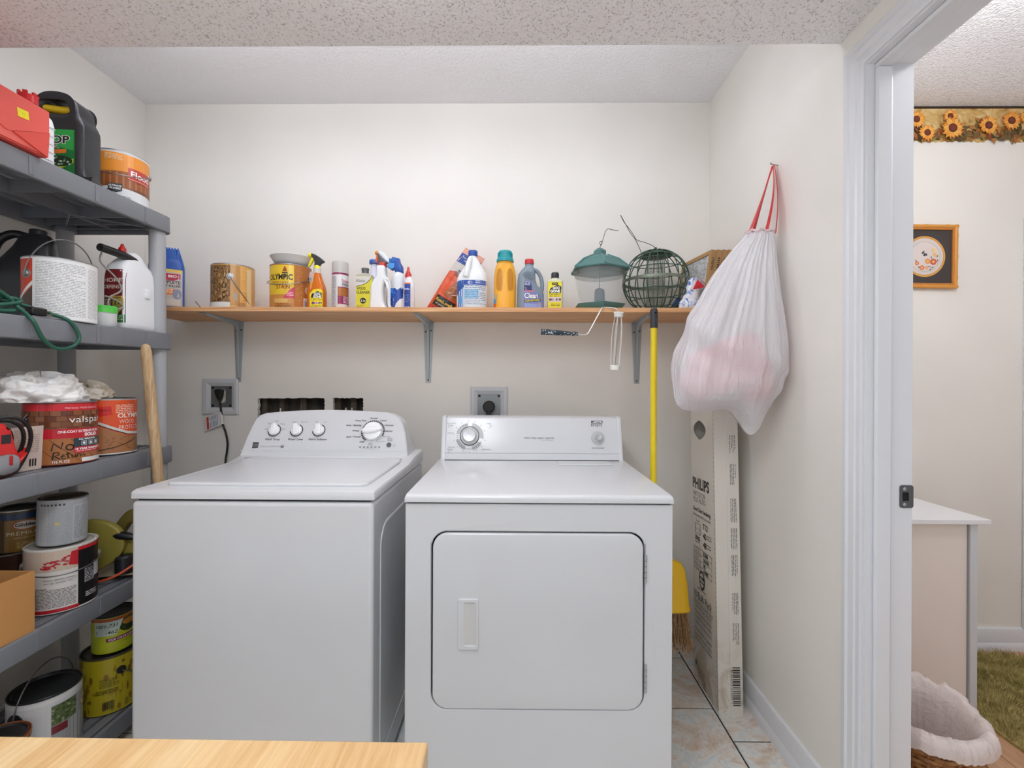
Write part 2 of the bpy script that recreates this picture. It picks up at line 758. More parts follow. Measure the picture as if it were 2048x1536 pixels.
# left wall, right (door) wall, far room right wall
wall_left = struct(box('wall_left', XL - 0.1, XL, -0.05, YB + 0.0, -0.02, ZC + 0.05, M_WALL))
mb = MB()
mb.box(XR, XR2, DOORY1 + 0.018, YB, -0.02, ZC + 0.05)
mb.box(XR, XR2, -0.05, DOORY0 - 0.018, -0.02, ZC + 0.05)
mb.box(XR, XR2, DOORY0 - 0.018, DOORY1 + 0.018, DOORZ + 0.018, ZC + 0.05)
wall_right = struct(mb.build('wall_right', M_WALL, smooth=None))
struct(box('wall_far', 2.65, 2.75, -0.2, YB, -0.02, ZC + 0.05, M_WALL2))

ceiling = struct(box('ceiling', XL, XR, YS - 0.05, YB, ZC, ZC + 0.08, M_CEIL))
# lower ceiling with a softly rounded outer edge
prof = [(-0.05, ZS), (YS - 0.012, ZS)] + [(YS - 0.012 + 0.012 * sin(a), ZS + 0.012 - 0.012 * cos(a)) for a in (0.4, 0.8, 1.2, pi / 2)] + [(YS, ZC + 0.06), (-0.05, ZC + 0.06)]
struct(MB().prism(prof, XL, XR, 'yz').build('ceiling', M_POP, smooth=50))
struct(box('ceiling', XR2, 2.65, -0.2, YB, ZC2, ZC2 + 0.08, M_CEIL2))

# ---- tiled floor
m_grout = mat((52, 51, 50), 0.9, name='grey_grout', bump=(300, 0.3))
floor = struct(box('floor', XL, XR + 0.06, -0.05, YB, -0.03, -0.004, m_grout))
m_tile, nt, b = nodes_of('slate_look_tile', 0.32)
v = world_coords(nt)
oi = nt.nodes.new('ShaderNodeObjectInfo')
mp = nt.nodes.new('ShaderNodeVectorMath')
mp.operation = 'ADD'
cb = nt.nodes.new('ShaderNodeCombineXYZ')
ml = nt.nodes.new('ShaderNodeMath')
ml.operation = 'MULTIPLY'
ml.inputs[1].default_value = 40.0
nt.links.new(oi.outputs['Random'], ml.inputs[0])
nt.links.new(ml.outputs[0], cb.inputs[0])
nt.links.new(ml.outputs[0], cb.inputs[1])
nt.links.new(v, mp.inputs[0])
nt.links.new(cb.outputs[0], mp.inputs[1])
tv = mp.outputs[0]
n1 = tex_noise(nt, tv, 5.5, 6, 0.62, 1.4)
n2 = tex_noise(nt, tv, 22, 6, 0.7, 2.5)
base = ramp(nt, n1, [(0.30, (196, 168, 142)), (0.42, (220, 202, 184)), (0.50, (226, 228, 226)), (0.60, (200, 216, 220)), (0.75, (238, 238, 236))])
vein = ramp(nt, n2, [(0.35, (190, 172, 152)), (0.5, (232, 228, 222)), (0.66, (244, 244, 242))])
nt.links.new(mixc(nt, 0.38, base, vein), b.inputs['Base Color'])
bump(nt, b, n2, 0.12, 0.004)
TW, TD, G = 0.391, 0.317, 0.006
tile_me = None
X0 = 0.744
for ci in range(-7, 2):
    xa, xb = X0 + (ci - 0) * TW - TW, X0 + ci * TW
    offy = 0.0 if ci % 2 == 1 else 0.5
    for ri in range(-4, 4):
        ya = 1.568 + (ri + offy) * TD
        yb = ya + TD
        cx0, cx1 = max(xa + G / 2, XL), min(xb - G / 2, XR)
        cy0, cy1 = max(ya + G / 2, 0.3), min(yb - G / 2, YB)
        if cx1 - cx0 < 0.02 or cy1 - cy0 < 0.02:
            continue
        if tile_me is None:
            e = 0.006
            t = MB()
            t.add([(-.5, -.5, -0.004), (.5, -.5, -0.004), (.5, .5, -0.004), (-.5, .5, -0.004),
                   (-.5, -.5, -0.0015), (.5, -.5, -0.0015), (.5, .5, -0.0015), (-.5, .5, -0.0015),
                   (-.5 + e, -.5 + e, 0), (.5 - e, -.5 + e, 0), (.5 - e, .5 - e, 0), (-.5 + e, .5 - e, 0)],
                  [(3, 2, 1, 0), (0, 1, 5, 4), (1, 2, 6, 5), (2, 3, 7, 6), (3, 0, 4, 7), (4, 5, 9, 8), (5, 6, 10, 9), (6, 7, 11, 10), (7, 4, 8, 11), (8, 9, 10, 11)])
            o = t.build('tile', m_tile, floor, smooth=None)
            tile_me = o.data
        else:
            o = bpy.data.objects.new('tile', tile_me)
            COL.objects.link(o)
            o.parent = floor
        o.location = ((cx0 + cx1) / 2, (cy0 + cy1) / 2, 0)
        o.scale = (cx1 - cx0, cy1 - cy0, 1)

# ---- plank floor of the next room
floor2 = struct(box('floor', XR + 0.06, 2.65, -0.2, YB, -0.03, -0.0075, mat((96, 66, 44), 0.8)))
m_plank, nt, b = nodes_of('tan_laminate_plank', 0.4)
v = world_coords(nt, (9, 1.2, 1))
oi = nt.nodes.new('ShaderNodeObjectInfo')
f = tex_noise(nt, v, 3, 5, 0.6, 1.0)
c1 = ramp(nt, f, [(0.3, (158, 112, 78)), (0.55, (186, 142, 104)), (0.75, (204, 166, 128))])
c2 = ramp(nt, oi.outputs['Random'], [(0, (196, 154, 122)), (1, (222, 188, 156))])
nt.links.new(mixc(nt, 0.4, c1, c2), b.inputs['Base Color'])
plank_me = None
for i in range(12):
    xa = 0.96 + i * 0.16
    for k, (ya, yb) in enumerate(((-0.2, 0.85 + 0.35 * (i % 2)), (0.85 + 0.35 * (i % 2), YB))):
        xb = min(xa + 0.16, 2.65)
        if xb - xa < 0.03:
            continue
        if plank_me is None:
            o = MB().box(-.5, .5, -.5, .5, -0.0075, 0).build('plank', m_plank, floor2, smooth=None)
            plank_me = o.data
        else:
            o = bpy.data.objects.new('plank', plank_me)
            COL.objects.link(o)
            o.parent = floor2
        o.location = ((xa + xb) / 2, (ya + yb) / 2, 0)
        o.scale = (xb - xa - 0.0025, yb - ya - 0.0025, 1)

# ---- baseboards with quarter-round shoe
BP = [(0, 0), (0.022, 0), (0.022, 0.012), (0.019, 0.026), (0.013, 0.036), (0.013, 0.090), (0.009, 0.099), (0, 0.102)]
struct(MB().prism([(YB - a, z) for a, z in BP], XL, XR, 'yz').build('baseboard_back', M_TRIM, smooth=25))
struct(MB().prism([(XR - a, z) for a, z in BP], 1.245, YB - 0.022, 'xz').build('baseboard_right', M_TRIM, smooth=25))
struct(MB().prism([(XL + a, z) for a, z in BP], 0.3, YB - 0.022, 'xz').build('baseboard_left', M_TRIM, smooth=25))
struct(MB().prism([(YB - a, z) for a, z in BP], XR2, 2.65, 'yz').build('baseboard_far', M_TRIM, smooth=25))
c = P(2044, 900, YB)
struct(box('trim_1', c.x, c.x + 0.06, YB - 0.016, YB, 0.103, 2.0, M_TRIM, bevel=0.004))

# ---- door frame: casing, jamb, stop, strike plate
frame = struct(bpy.data.objects.new('door_1', None))
COL.objects.link(frame)
CW = 0.064
cprof = [(0, 0), (CW, 0), (CW, 0.011), (CW - 0.008, 0.017), (CW - 0.022, 0.018), (CW - 0.026, 0.013), (0.022, 0.011), (0.018, 0.0075), (0.006, 0.0075), (0.0, 0.005)]


def casing(xw, sgn, name):
    """mitred casing round the doorway; profile: distance from opening, proud height"""
    o0 = 0.006
    rings = []
    for (y, z, dy, dz) in ((DOORY1, 0.0, 1, 0), (DOORY1, DOORZ, 1, 1), (DOORY0, DOORZ, -1, 1), (DOORY0, 0.0, -1, 0)):
        rings.append([(xw + sgn * h, y + dy * (o0 + a), z + dz * (o0 + a)) for a, h in cprof])
    mb = MB().loft(rings)
    return mb.build(name, M_TRIM, frame, smooth=20)


casing(XR, -1, 'casing')
casing(XR2, 1, 'casing')
box('jamb', XR, XR2, DOORY1 - 0.0, DOORY1 + 0.018, 0, DOORZ + 0.018, M_TRIM, frame)
box('jamb', XR, XR2, DOORY0 - 0.018, DOORY0, 0, DOORZ + 0.018, M_TRIM, frame)
box('head_jamb', XR, XR2, DOORY0, DOORY1, DOORZ, DOORZ + 0.018, M_TRIM, frame)
box('door_stop', XR + 0.018, XR + 0.056, DOORY1 - 0.012, DOORY1, 0, DOORZ - 0.012, M_TRIM, frame, bevel=0.003)
box('door_stop', XR + 0.018, XR + 0.056, DOORY0 + 0.0, DOORY1, DOORZ - 0.012, DOORZ, M_TRIM, frame, bevel=0.003)
m_plate = mat((96, 96, 98), 0.35, 0.85, name='strike_steel')
sp = P(1810, 993, DOORY1)
V, Fs = outline([rrect(-0.016, 0.018, -0.029, 0.029, 0.006), [(-0.010, -0.011), (0.006, -0.011), (0.006, 0.011), (-0.010, 0.011)]], 0.002)
plate = MB().add(V, Fs, Matrix.Translation((XR2 - 0.016, DOORY1 - 0.001, sp.z)) @ M_XZ).build('strike_plate', m_plate, frame, smooth=None)
for dz in (-0.02, 0.02):
    MB().lathe([(0.0045, 0), (0.0045, 0.001), (0.002, 0.0018)], 12, Matrix.Translation((XR2 - 0.021, DOORY1 - 0.002, sp.z + dz)) @ Matrix.Rotation(pi / 2, 4, 'X')).build('screw', M_STEEL, plate)
box('latch_hole_shade', XR2 - 0.026, XR2 - 0.010, DOORY1 - 0.0008, DOORY1 + 0.0002, sp.z - 0.011, sp.z + 0.011, mat((12, 12, 12), 0.8), plate)  # black sheet stands in for the shade inside the latch hole


# ---- lamps and one added fill light (each just out of the picture)
# bare fluorescent strip over the machines, hidden from the photo by the lower ceiling
t = thing('overhead_light', 'long fluorescent strip light with bare tubes above the washer and dryer', 'lamp', (-0.42, 1.42, ZC))
box('pan', -1.02, 1.02, -0.05, 0.05, -0.045, 0, mat((225, 225, 228), 0.4), t, bevel=0.004)
m_tube = mat((248, 250, 255), 0.4, emit=LAMP_STRENGTH, name='fluorescent_glow')
for dy in (-0.045, 0.045):
    MB().tube([(-1.0, dy, -0.085), (1.0, dy, -0.085)], 0.019, 12).build('tube', m_tube, t)
for dx in (-1.01, 1.01):
    box('socket', dx - 0.01, dx + 0.01, -0.066, 0.066, -0.11, -0.04, mat((220, 220, 222), 0.4), t)
t = thing('pendant_lamp', 'round white globe lamp hanging in the room beyond the door', 'lamp', (1.45, 1.10, ZC2))
MB().lathe([(0.06, 0), (0.06, -0.02), (0.02, -0.03), (0.01, -0.12)], 32).build('stem', mat((210, 205, 196), 0.3, 0.6), t)
MB().sphere((0, 0, -0.22), 0.10, 18, 10).build('globe', mat((250, 250, 255), 0.4, emit=BATH_STRENGTH, name='globe_glow'), t)

t = thing('overhead_light', 'long unseen fill light added on the lower ceiling in front of the machines', 'lamp', (-0.32, 0.30, ZS))  # added fill light, out of view, lifts the fronts, floor and low walls
box('pan', -0.16, 0.16, -0.56, 0.56, -0.03, 0, mat((225, 225, 228), 0.4), t, bevel=0.004)
MB().prism([(-0.15, -0.03), (-0.14, -0.055), (-0.10, -0.075), (0.10, -0.075), (0.14, -0.055), (0.15, -0.03)], -0.55, 0.55, 'xz').build('diffuser', mat((248, 250, 255), 0.4, emit=ROOM_FILL_STRENGTH, name='added_fill_glow'), t)
# ================================================================ washer
WX0, WX1, WY0, WY1 = -1.0885, -0.4035, 1.27, 1.93
wcx = (WX0 + WX1) / 2
washer = thing('washing_machine', 'white top-load washing machine with rounded control console, left of the dryer', 'washer', (wcx, WY0, 0))
hw = (WX1 - WX0) / 2
m_enamel = mat((212, 214, 217), 0.2, name='white_appliance_enamel')
m_gap = mat((40, 40, 42), 0.8, name='dark_seam')
WD = WY1 - WY0
mb = MB().box(-hw, hw, 0.0, WD, 0.02, 0.885)
body = mb.build('cabinet', m_enamel, washer, bevel=0.012, seg=4)
# embossed side panel
V, Fs = outline([rrect(0.07, 0.60, 0.10, 0.80, 0.07, 8), rrect(0.082, 0.588, 0.112, 0.788, 0.06, 8)], 0.005, 0.002)
MB().add(V, Fs, Matrix.Translation((hw, 0, 0)) @ M_YZ).build('side_emboss', m_enamel, washer)
MB().box(-hw + 0.012, hw - 0.012, 0.012, WD - 0.01, 0.884, 0.892).build('seam', m_gap, washer)
# top panel, slightly rising to the rear
rings = []
for y, z1, ins in ((0.0, 0.905, 0.004), (0.004, 0.9135, 0.0), (0.018, 0.918, 0.0), (0.42, 0.921, 0.0), (0.50, 0.934, 0.0), (WD, 0.940, 0.0)):
    w = hw + 0.003 - ins
    pts = [(-w, y, 0.892), (w, y, 0.892), (w, y, z1 - 0.008), (w - 0.003, y, z1 - 0.002), (w - 0.010, y, z1), (-w + 0.010, y, z1), (-w + 0.003, y, z1 - 0.002), (-w, y, z1 - 0.008)]
    rings.append(pts)
MB().loft(rings).build('top_panel', m_enamel, washer, smooth=35)
# lid
V, Fs = outline([rrect(-hw + 0.055, hw - 0.035, 0.045, 0.475, 0.03, 8)], 0.012, 0.005, 3)
lid = MB().add(V, Fs, Matrix.Translation((0, 0, 0.9215)) @ Matrix.Rotation(0.010, 4, 'X')).build('lid', m_enamel, washer)
for sx_ in (-1, 1):
    box('hinge', sx_ * (hw - 0.05) - 0.012, sx_ * (hw - 0.05) + 0.012, 0.468, 0.480, 0.924, 0.931, mat((150, 152, 155), 0.4), lid, bevel=0.002)
# console: leaning front plane
cb_, ct_ = 1.770, 1.862
yb0 = 917


_ca, _cb = P(650, 917, cb_), P(650, 820, ct_)
_cn = Vector((1, 0, 0)).cross(Vector((0, _cb.y - _ca.y, _cb.z - _ca.z))).normalized()


def on_console(px, py):
    d = RC @ Vector(((px - 1024) / F_PX, (768 - py) / F_PX, -1))
    return CAM + d * ((_ca - CAM).dot(_cn) / d.dot(_cn)) - Vector((wcx, WY0, 0))


edge = [(476, 918), (483, 899), (492, 876), (502, 854), (511, 838), (520, 830), (533, 826), (560, 823.5), (600, 821), (655, 819.5), (710, 821), (750, 823), (775, 825), (789, 829),
        (798, 836), (805, 848), (810, 866), (813, 890), (815, 918)]
front = [on_console(*e) for e in edge]
cen = sum(front, Vector()) / len(front)
back = [Vector((p.x, WD - 0.01, p.z - 0.004)) for p in front]
mid = [p + Vector((0, 0.005, 0)) for p in front]
fr = [cen + (p - cen) * 0.985 for p in front]
MB().loft([fr, mid, back]).build('console', m_enamel, washer, smooth=35)
ex = Vector((1, 0, 0))
ey = Vector((0, _cb.y - _ca.y, _cb.z - _ca.z)).normalized()
co = on_console(650, 870)
pxm = (on_console(750, 870) - on_console(650, 870)).length / 100.0


def cuv(px, py):
    d = on_console(px, py) - co
    return d.dot(ex), d.dot(ey)


pr = Print(3)
INK = '#3c3d40'


def ct(s, px, py, hpx, col=INK, **k):
    u, v_ = cuv(px, py)
    pr.text(s, u, v_ - hpx * pxm / 2, hpx * pxm, col, **k)


def crect(x0, y0, x1, y1, col):
    a, b_ = cuv(x0, y0), cuv(x1, y1)
    pr.rect(a[0], b_[1], b_[0], a[1], col)


crect(480, 902, 812, 902.6, '#c8cace')  # console crease: its shade drawn into the print as a thin grey line
for s, x in (('Wash Temp', 545), ('Water Level', 591), ('Fabric Softener', 636)):
    ct(s, x, 878.5, 4.2, bold=0.012, shear=0.15)
for s, x, y in (('Cold', 533, 858), ('Cool', 539, 847), ('Cold', 554, 842), ('Warm', 566, 848), ('Hot', 567, 858), ('Auto', 590, 844), ('Deep Fill', 609, 844), ('No', 634, 844), ('Yes', 651, 844)):
    ct(s, x, y, 2.6, '#6a6b6e')
for s, x, y in (('Normal', 748, 836.5), ('Heavy Duty', 722, 841), ('Casual', 767, 841), ('Bulky / Bedding', 708, 850.5), ('Delicates', 778, 850.5), ('Whites', 712, 861.5), ('Express', 777.5, 862),
                ('Jeans / Towels', 707, 873.5), ('Soak', 724, 883.5)):
    ct(s, x, y, 3.4, bold=0.01, shear=0.15)
for s, x, y in (('Rinse Spin', 774, 873.5), ('Clean', 741, 887), ('Washer', 741, 889.8), ('Drain & Spin', 763, 883), ('START', 780, 877.5), ('PAUSE', 780, 881)):
    ct(s, x, y, 2.4, '#77787b')
for k in range(6):
    crect(718.5 + k * 7.6, 893.7, 722.5 + k * 7.6, 895.2, '#2c2d30')
ct('Sense Wash Rinse Spin Done Lid Lock', 741, 898, 1.7, '#8a8b8e')
# stacked-bar emblem
for k, (y0, y1) in enumerate(((885, 887.4), (888.4, 889.6), (890.8, 892.2), (893.4, 896))):
    a, b_ = cuv(505.5, y1), cuv(518, y0)
    sl = 1.2 * pxm
    pr.poly([(a[0] - sl * (k / 3.0), a[1]), (b_[0] - sl * (k / 3.0), a[1] + (0.5 * pxm if k % 2 else 0)), (b_[0] - sl * (k / 3.0 - 0.4), b_[1]), (a[0] - sl * (k / 3.0 - 0.4), b_[1])], '#26272a')
ct('SERIES 100   HIGH EFFICIENCY', 541, 893, 2.0, '#9a9b9e')
u, v_ = cuv(565, 893)
pr.ring(u, v_, 2.6 * pxm, 3.2 * pxm, '#55565a')
ct('he', 565, 893, 3.2, '#55565a', bold=0.02, shear=0.2)
u, v_ = cuv(746, 863)
for k in range(30):
    a = radians(-62 + k * 10.2)
    if 205 < math.degrees(a) % 360 < 0:
        continue
    r0, r1 = 20.5 * pxm, 23.6 * pxm
    da = radians(3.4)
    gcol = '#2b2c2f' if k > 3 else '#b9babd'
    pr.ring(u, v_, r0, r1, gcol, a - da, a + da, 3)
for kx in (549, 593.5, 638):
    u, v_ = cuv(kx, 861)
    pr.ring(u, v_, 11.4 * pxm, 13.0 * pxm, '#2b2c2f', radians(-150 - 20), radians(70), 40)
u, v_ = cuv(778, 890)
pr.ell(u, v_, 4.9 * pxm, 4.9 * pxm, '#55575b')
ct('Start', 789, 890, 1.8, '#8a8b8e')
ct('Pause', 789, 892.5, 1.8, '#8a8b8e')
pr.build('control_print', planemap(co, ex, ey), washer)['kind'] = 'stuff'
nrm = ex.cross(ey)
CM = Matrix.Identity(4)
for i, a in enumerate((ex, ey, nrm)):
    CM[0][i], CM[1][i], CM[2][i] = a.x, a.y, a.z


def cplace(px, py):
    return Matrix.Translation(on_console(px, py)) @ CM


m_knob = mat((244, 245, 247), 0.25, name='white_knob')
for kx, ang in ((549, 0.15), (593.5, 0.25), (638, 0.25)):
    r = 11 * pxm
    M = cplace(kx, 861)
    k_ = MB().lathe([(r, 0), (r * 0.98, 0.006), (r * 0.85, 0.009)], 32, M).build('small_knob', m_knob, washer)
    V, Fs = outline([catmull([(-r * 0.42, -r * 0.9), (r * 0.42, -r * 0.9), (r * 0.5, 0), (r * 0.42, r * 1.05), (0, r * 1.22), (-r * 0.42, r * 1.05), (-r * 0.5, 0)], 4, True)], 0.014, 0.005)
    MB().add(V, Fs, M @ Matrix.Translation((0, 0, 0.011)) @ Matrix.Rotation(ang, 4, 'Z')).build('grip', m_knob, k_)
r = 19.5 * pxm
M = cplace(746, 863)
k_ = MB().lathe([(r * 1.0, 0), (r, 0.008), (r * 0.93, 0.014), (r * 0.8, 0.016)], 40, M).build('cycle_knob', m_knob, washer)
V, Fs = outline([catmull([(-r * 0.9, -r * 0.22), (0, -r * 0.34), (r * 0.75, -r * 0.2), (r * 1.0, 0.0), (r * 0.75, r * 0.2), (0, r * 0.34), (-r * 0.9, r * 0.22)], 5, True)], 0.02, 0.007)
MB().add(V, Fs, M @ Matrix.Translation((0, 0, 0.018)) @ Matrix.Rotation(0.10, 4, 'Z')).build('grip', m_knob, k_)
for sx_ in (-1, 1):
    for yy in (0.06, WD - 0.06):
        MB().lathe([(0.02, 0), (0.02, 0.025)], 16, Matrix.Translation((sx_ * (hw - 0.06), yy, 0))).build('foot', M_BLACK, washer)

# ================================================================ dryer
DX0, DX1, DY0 = -0.309, 0.4305, 1.258
dcx = (DX0 + DX1) / 2
dhw = (DX1 - DX0) / 2
DD = 0.69
dryer = thing('clothes_dryer', 'white front-load clothes dryer with a low flat control console', 'dryer', (dcx, DY0, 0), 0.006)
DO = Vector((dcx, DY0, 0))
dl = lambda px, py, Y=DY0: P(px, py, Y) - DO
pa, pb = dl(863, 1062), dl(1289, 1423)
V, Fs = outline([[(-dhw, 0.02), (dhw, 0.02), (dhw, 0.888), (-dhw, 0.888)], rrect(pa.x, pb.x, pb.z, pa.z, 0.045, 10)], 0.02, 0.0)
MB().add(V, Fs, Matrix.Translation((0, 0.0, 0)) @ Matrix.Translation((0, 0.010, 0)) @ M_XZ).build('front_panel', m_enamel, dryer, bevel=0.0035, seg=3)
mb = MB()
mb.box(-dhw, dhw, 0.021, DD, 0.02, 0.888)
mb.build('cabinet', m_enamel, dryer, bevel=0.004)
box('seam', -dhw + 0.006, dhw - 0.006, 0.008, DD, 0.888, 0.893, m_gap, dryer)
box('door_seam', pa.x - 0.006, pb.x + 0.006, 0.0195, 0.0215, pb.z - 0.006, pa.z + 0.006, m_gap, dryer)
g = 0.0042
V, Fs = outline([rrect(pa.x + g, pb.x - g, pb.z + g * 0.4, pa.z - g, 0.042, 10)], 0.024, 0.006, 3)
ddoor = MB().add(V, Fs, Matrix.Translation((0, 0.009, 0)) @ M_XZ).build('door', m_enamel, dryer)
ha, hb = dl(916, 1195), dl(957, 1297)
ia, ib = dl(929, 1203), dl(951, 1288)
V, Fs = outline([rrect(ha.x, hb.x, hb.z, ha.z, 0.006, 5), rrect(ia.x, ib.x, ib.z, ia.z, 0.005, 5)], 0.006, 0.0022, 3)
hd = MB().add(V, Fs, Matrix.Translation((0, -0.005, 0)) @ M_XZ).build('pull_handle', m_enamel, ddoor)
mb = MB()
n_ = 10
rings = []
for k in range(n_ + 1):
    t = k / n_
    x = ia.x + (ib.x - ia.x) * t
    d = -0.0035 - 0.0008 + 0.0 * t
    rings.append([(x, d - 0.0022 * (abs(t - 0.5) * 2) ** 2, ib.z), (x, d - 0.0022 * (abs(t - 0.5) * 2) ** 2, ia.z)])
mb.loft(rings, False, False, closed=False)
mb.build('finger_recess', mat((206, 206, 204), 0.35), hd)
m_hinge = mat((190, 191, 193), 0.3, 0.7, name='hinge_steel')
for y0, y1 in ((1110, 1166), (1328, 1386)):
    a, b_ = dl(1291.5, y0), dl(1291.5, y1)
    n_ = 5
    hg = MB()
    for k in range(n_):
        z0 = b_.z + (a.z - b_.z) * k / n_
        z1 = b_.z + (a.z - b_.z) * (k + 0.93) / n_
        hg.lathe([(0.0036, z0), (0.0036, z1)], 12, Matrix.Translation((a.x, -0.001, 0)))
    hg.build('hinge', m_hinge, ddoor)
# top panel
rings = []
for y, z1, ins in ((-0.006, 0.9055, 0.003), (-0.002, 0.911, 0.0), (0.008, 0.9145, 0.0), (0.45, 0.917, 0.0), (0.53, 0.919, 0.0), (DD, 0.919, 0)):
    w = dhw + 0.002 - ins
    rings.append([(-w, y, 0.893), (w, y, 0.893), (w, y, z1 - 0.008), (w - 0.003, y, z1 - 0.002), (w - 0.010, y, z1), (-w + 0.010, y, z1), (-w + 0.003, y, z1 - 0.002), (-w, y, z1 - 0.008)])
MB().loft(rings).build('top_panel', m_enamel, dryer, smooth=35)
# lint-screen cover in the top, right rear
lx0, lx1 = dl(1116, 932, 1.76).x, dl(1222, 932, 1.76).x
box('lint_cover', lx0, lx1, 0.44, 0.517, 0.917, 0.9205, m_enamel, dryer, bevel=0.002)
# console
yk0, yk1 = 1.79, 1.835
zk0 = 0.919
tl = P(880, 833, yk1) - DO
ky0, ky1 = yk0 - DY0, yk1 - DY0
zk1 = tl.z
kw0, kw1 = dhw - 0.004, dhw - 0.012
rings = []
for t, dy in ((0.0, 0.0), (0.13, 0.006), (0.15, 0.010), (0.17, 0.008), (0.9, ky1 - ky0), (0.97, ky1 - ky0 + 0.006), (1.0, ky1 - ky0 + 0.02)):
    z = zk0 + (zk1 - zk0) * t
    w = kw0 + (kw1 - kw0) * t - 0.016
    rings.append([(-w, ky0 + dy, z), (w, ky0 + dy, z), (w, DD - 0.01, z), (-w, DD - 0.01, z)])
MB().loft(rings).build('console', m_enamel, dryer, smooth=30)
for s_ in (-1, 1):
    V, Fs = outline([[(ky0 - 0.003, zk0), (ky0 + 0.004, zk0 + 0.022), (ky0 + 0.006, zk0 + 0.026), (ky1 - 0.006, zk1 - 0.004), (ky1 + 0.004, zk1 + 0.003), (ky1 + 0.03, zk1 + 0.004), (DD - 0.005, zk1 - 0.01), (DD - 0.005, zk0)]], 0.018, 0.004)
    MB().add(V, Fs, Matrix.Translation((s_ * (kw0 + kw1 - 0.022) / 2, 0, 0)) @ M_YZ).build('end_cap', m_enamel, dryer)
box('console_seam', -kw0 + 0.02, kw0 - 0.02, ky0 - 0.0005, ky0 + 0.004, zk0, zk0 + 0.0025, m_gap, dryer)
# printed panel and knobs on the leaning face
z_a, z_b = zk0 + (zk1 - zk0) * 0.17, zk0 + (zk1 - zk0) * 0.9
p_a = Vector((0, ky0 + 0.008, z_a))
p_b = Vector((0, ky1, z_b))
kex, key_ = Vector((1, 0, 0)), (p_b - p_a).normalized()
kn = kex.cross(key_)


def kuv(px, py):
    d = RC @ Vector(((px - 1024) / F_PX, (768 - py) / F_PX, -1))
    o = CAM - DO
    t = (p_a - o).dot(kn) / d.dot(kn)
    q = o + d * t - p_a
    return q.dot(kex), q.dot(key_)


kpx = (kuv(1100, 875)[0] - kuv(1000, 875)[0]) / 100
pr = Print(5)


def kt(s, px, py, hpx, col='#77797d', **k):
    u, v_ = kuv(px, py)
    pr.text(s, u, v_ - hpx * kpx / 2, hpx * kpx, col, **k)


kt('heavy duty super capacity', 1080, 875.5, 3.6, '#66686c', bold=0.01, w=60 * kpx)
kt('4 CYCLE COMMERCIAL', 1096, 881, 1.7, '#9a9ca0')
kt('AUTO MOIST', 905, 846.5, 2.0); kt('Drying', 903, 850.5, 2.4, bold=0.01); kt('sensor', 901, 854, 1.8)
kt('LESS DRY', 903, 866, 2.0); kt('TIMED DRY', 905, 894.5, 2.0); kt('Drying', 902, 898.5, 2.4, bold=0.01); kt('heat', 900, 902, 1.8)
kt('MORE', 980, 847.5, 2.0); kt('DRY', 984, 851.5, 2.2); kt('auto', 982, 855, 1.8)
kt('AIR Fluff Dry', 974, 899, 2.4, '#66686c')
kt('PUSH TO START', 1198, 896.5, 2.4, '#66686c')
kt('ESTATE', 1195, 850.5, 5.2, '#4a4c50', bold=0.0, w=22.5 * kpx)
u, v_ = kuv(1195.5, 844.5)
pr.poly([(u - 11.5 * kpx, v_ + 2.6 * kpx), (u + 11.5 * kpx, v_ + 3.0 * kpx), (u + 11.5 * kpx, v_ - 2.2 * kpx), (u - 11.5 * kpx, v_ - 2.4 * kpx)], '#4a4c50')
pr.poly([(u - 10 * kpx, v_ + 0.2 * kpx), (u - 1 * kpx, v_ + 2.0 * kpx), (u + 8 * kpx, v_ + 2.0 * kpx), (u + 10.2 * kpx, v_ + 0.8 * kpx), (u + 10.2 * kpx, v_ - 1.2 * kpx), (u - 6 * kpx, v_ - 1.5 * kpx)], '#dfe1e4')
pr.poly([(u - 5 * kpx, v_ - 0.2 * kpx), (u + 2 * kpx, v_ + 1.0 * kpx), (u + 9.6 * kpx, v_ + 0.5 * kpx), (u + 4 * kpx, v_ - 0.6 * kpx)], '#4a4c50')
u, v_ = kuv(941, 873)
for a0, a1, cl in ((100, 165, '#c2c4c8'), (-8, 80, '#c2c4c8'), (195, 250, '#a4a6aa'), (285, 330, '#a4a6aa')):
    pr.ring(u, v_, 20.5 * kpx, 28 * kpx, cl, radians(a0), radians(a1), 20)
for k in range(26):
    a = radians(100 + k * 9.3)
    pr.ring(u, v_, 24 * kpx, 26 * kpx, '#6a6c70', a, a + 0.05, 2)
for k in range(14):
    a = radians(20 + k * 25)
    pr.ring(u, v_, 31 * kpx, 32.5 * kpx, '#8e9094', a, a + 0.05, 2)
pr.build('control_print', planemap(p_a, kex, key_), dryer)['kind'] = 'stuff'
KM = Matrix.Identity(4)
for i, a in enumerate((kex, key_, kn)):
    KM[0][i], KM[1][i], KM[2][i] = a.x, a.y, a.z


def kplace(px, py):
    u, v_ = kuv(px, py)
    return Matrix.Translation(p_a + kex * u + key_ * v_) @ KM


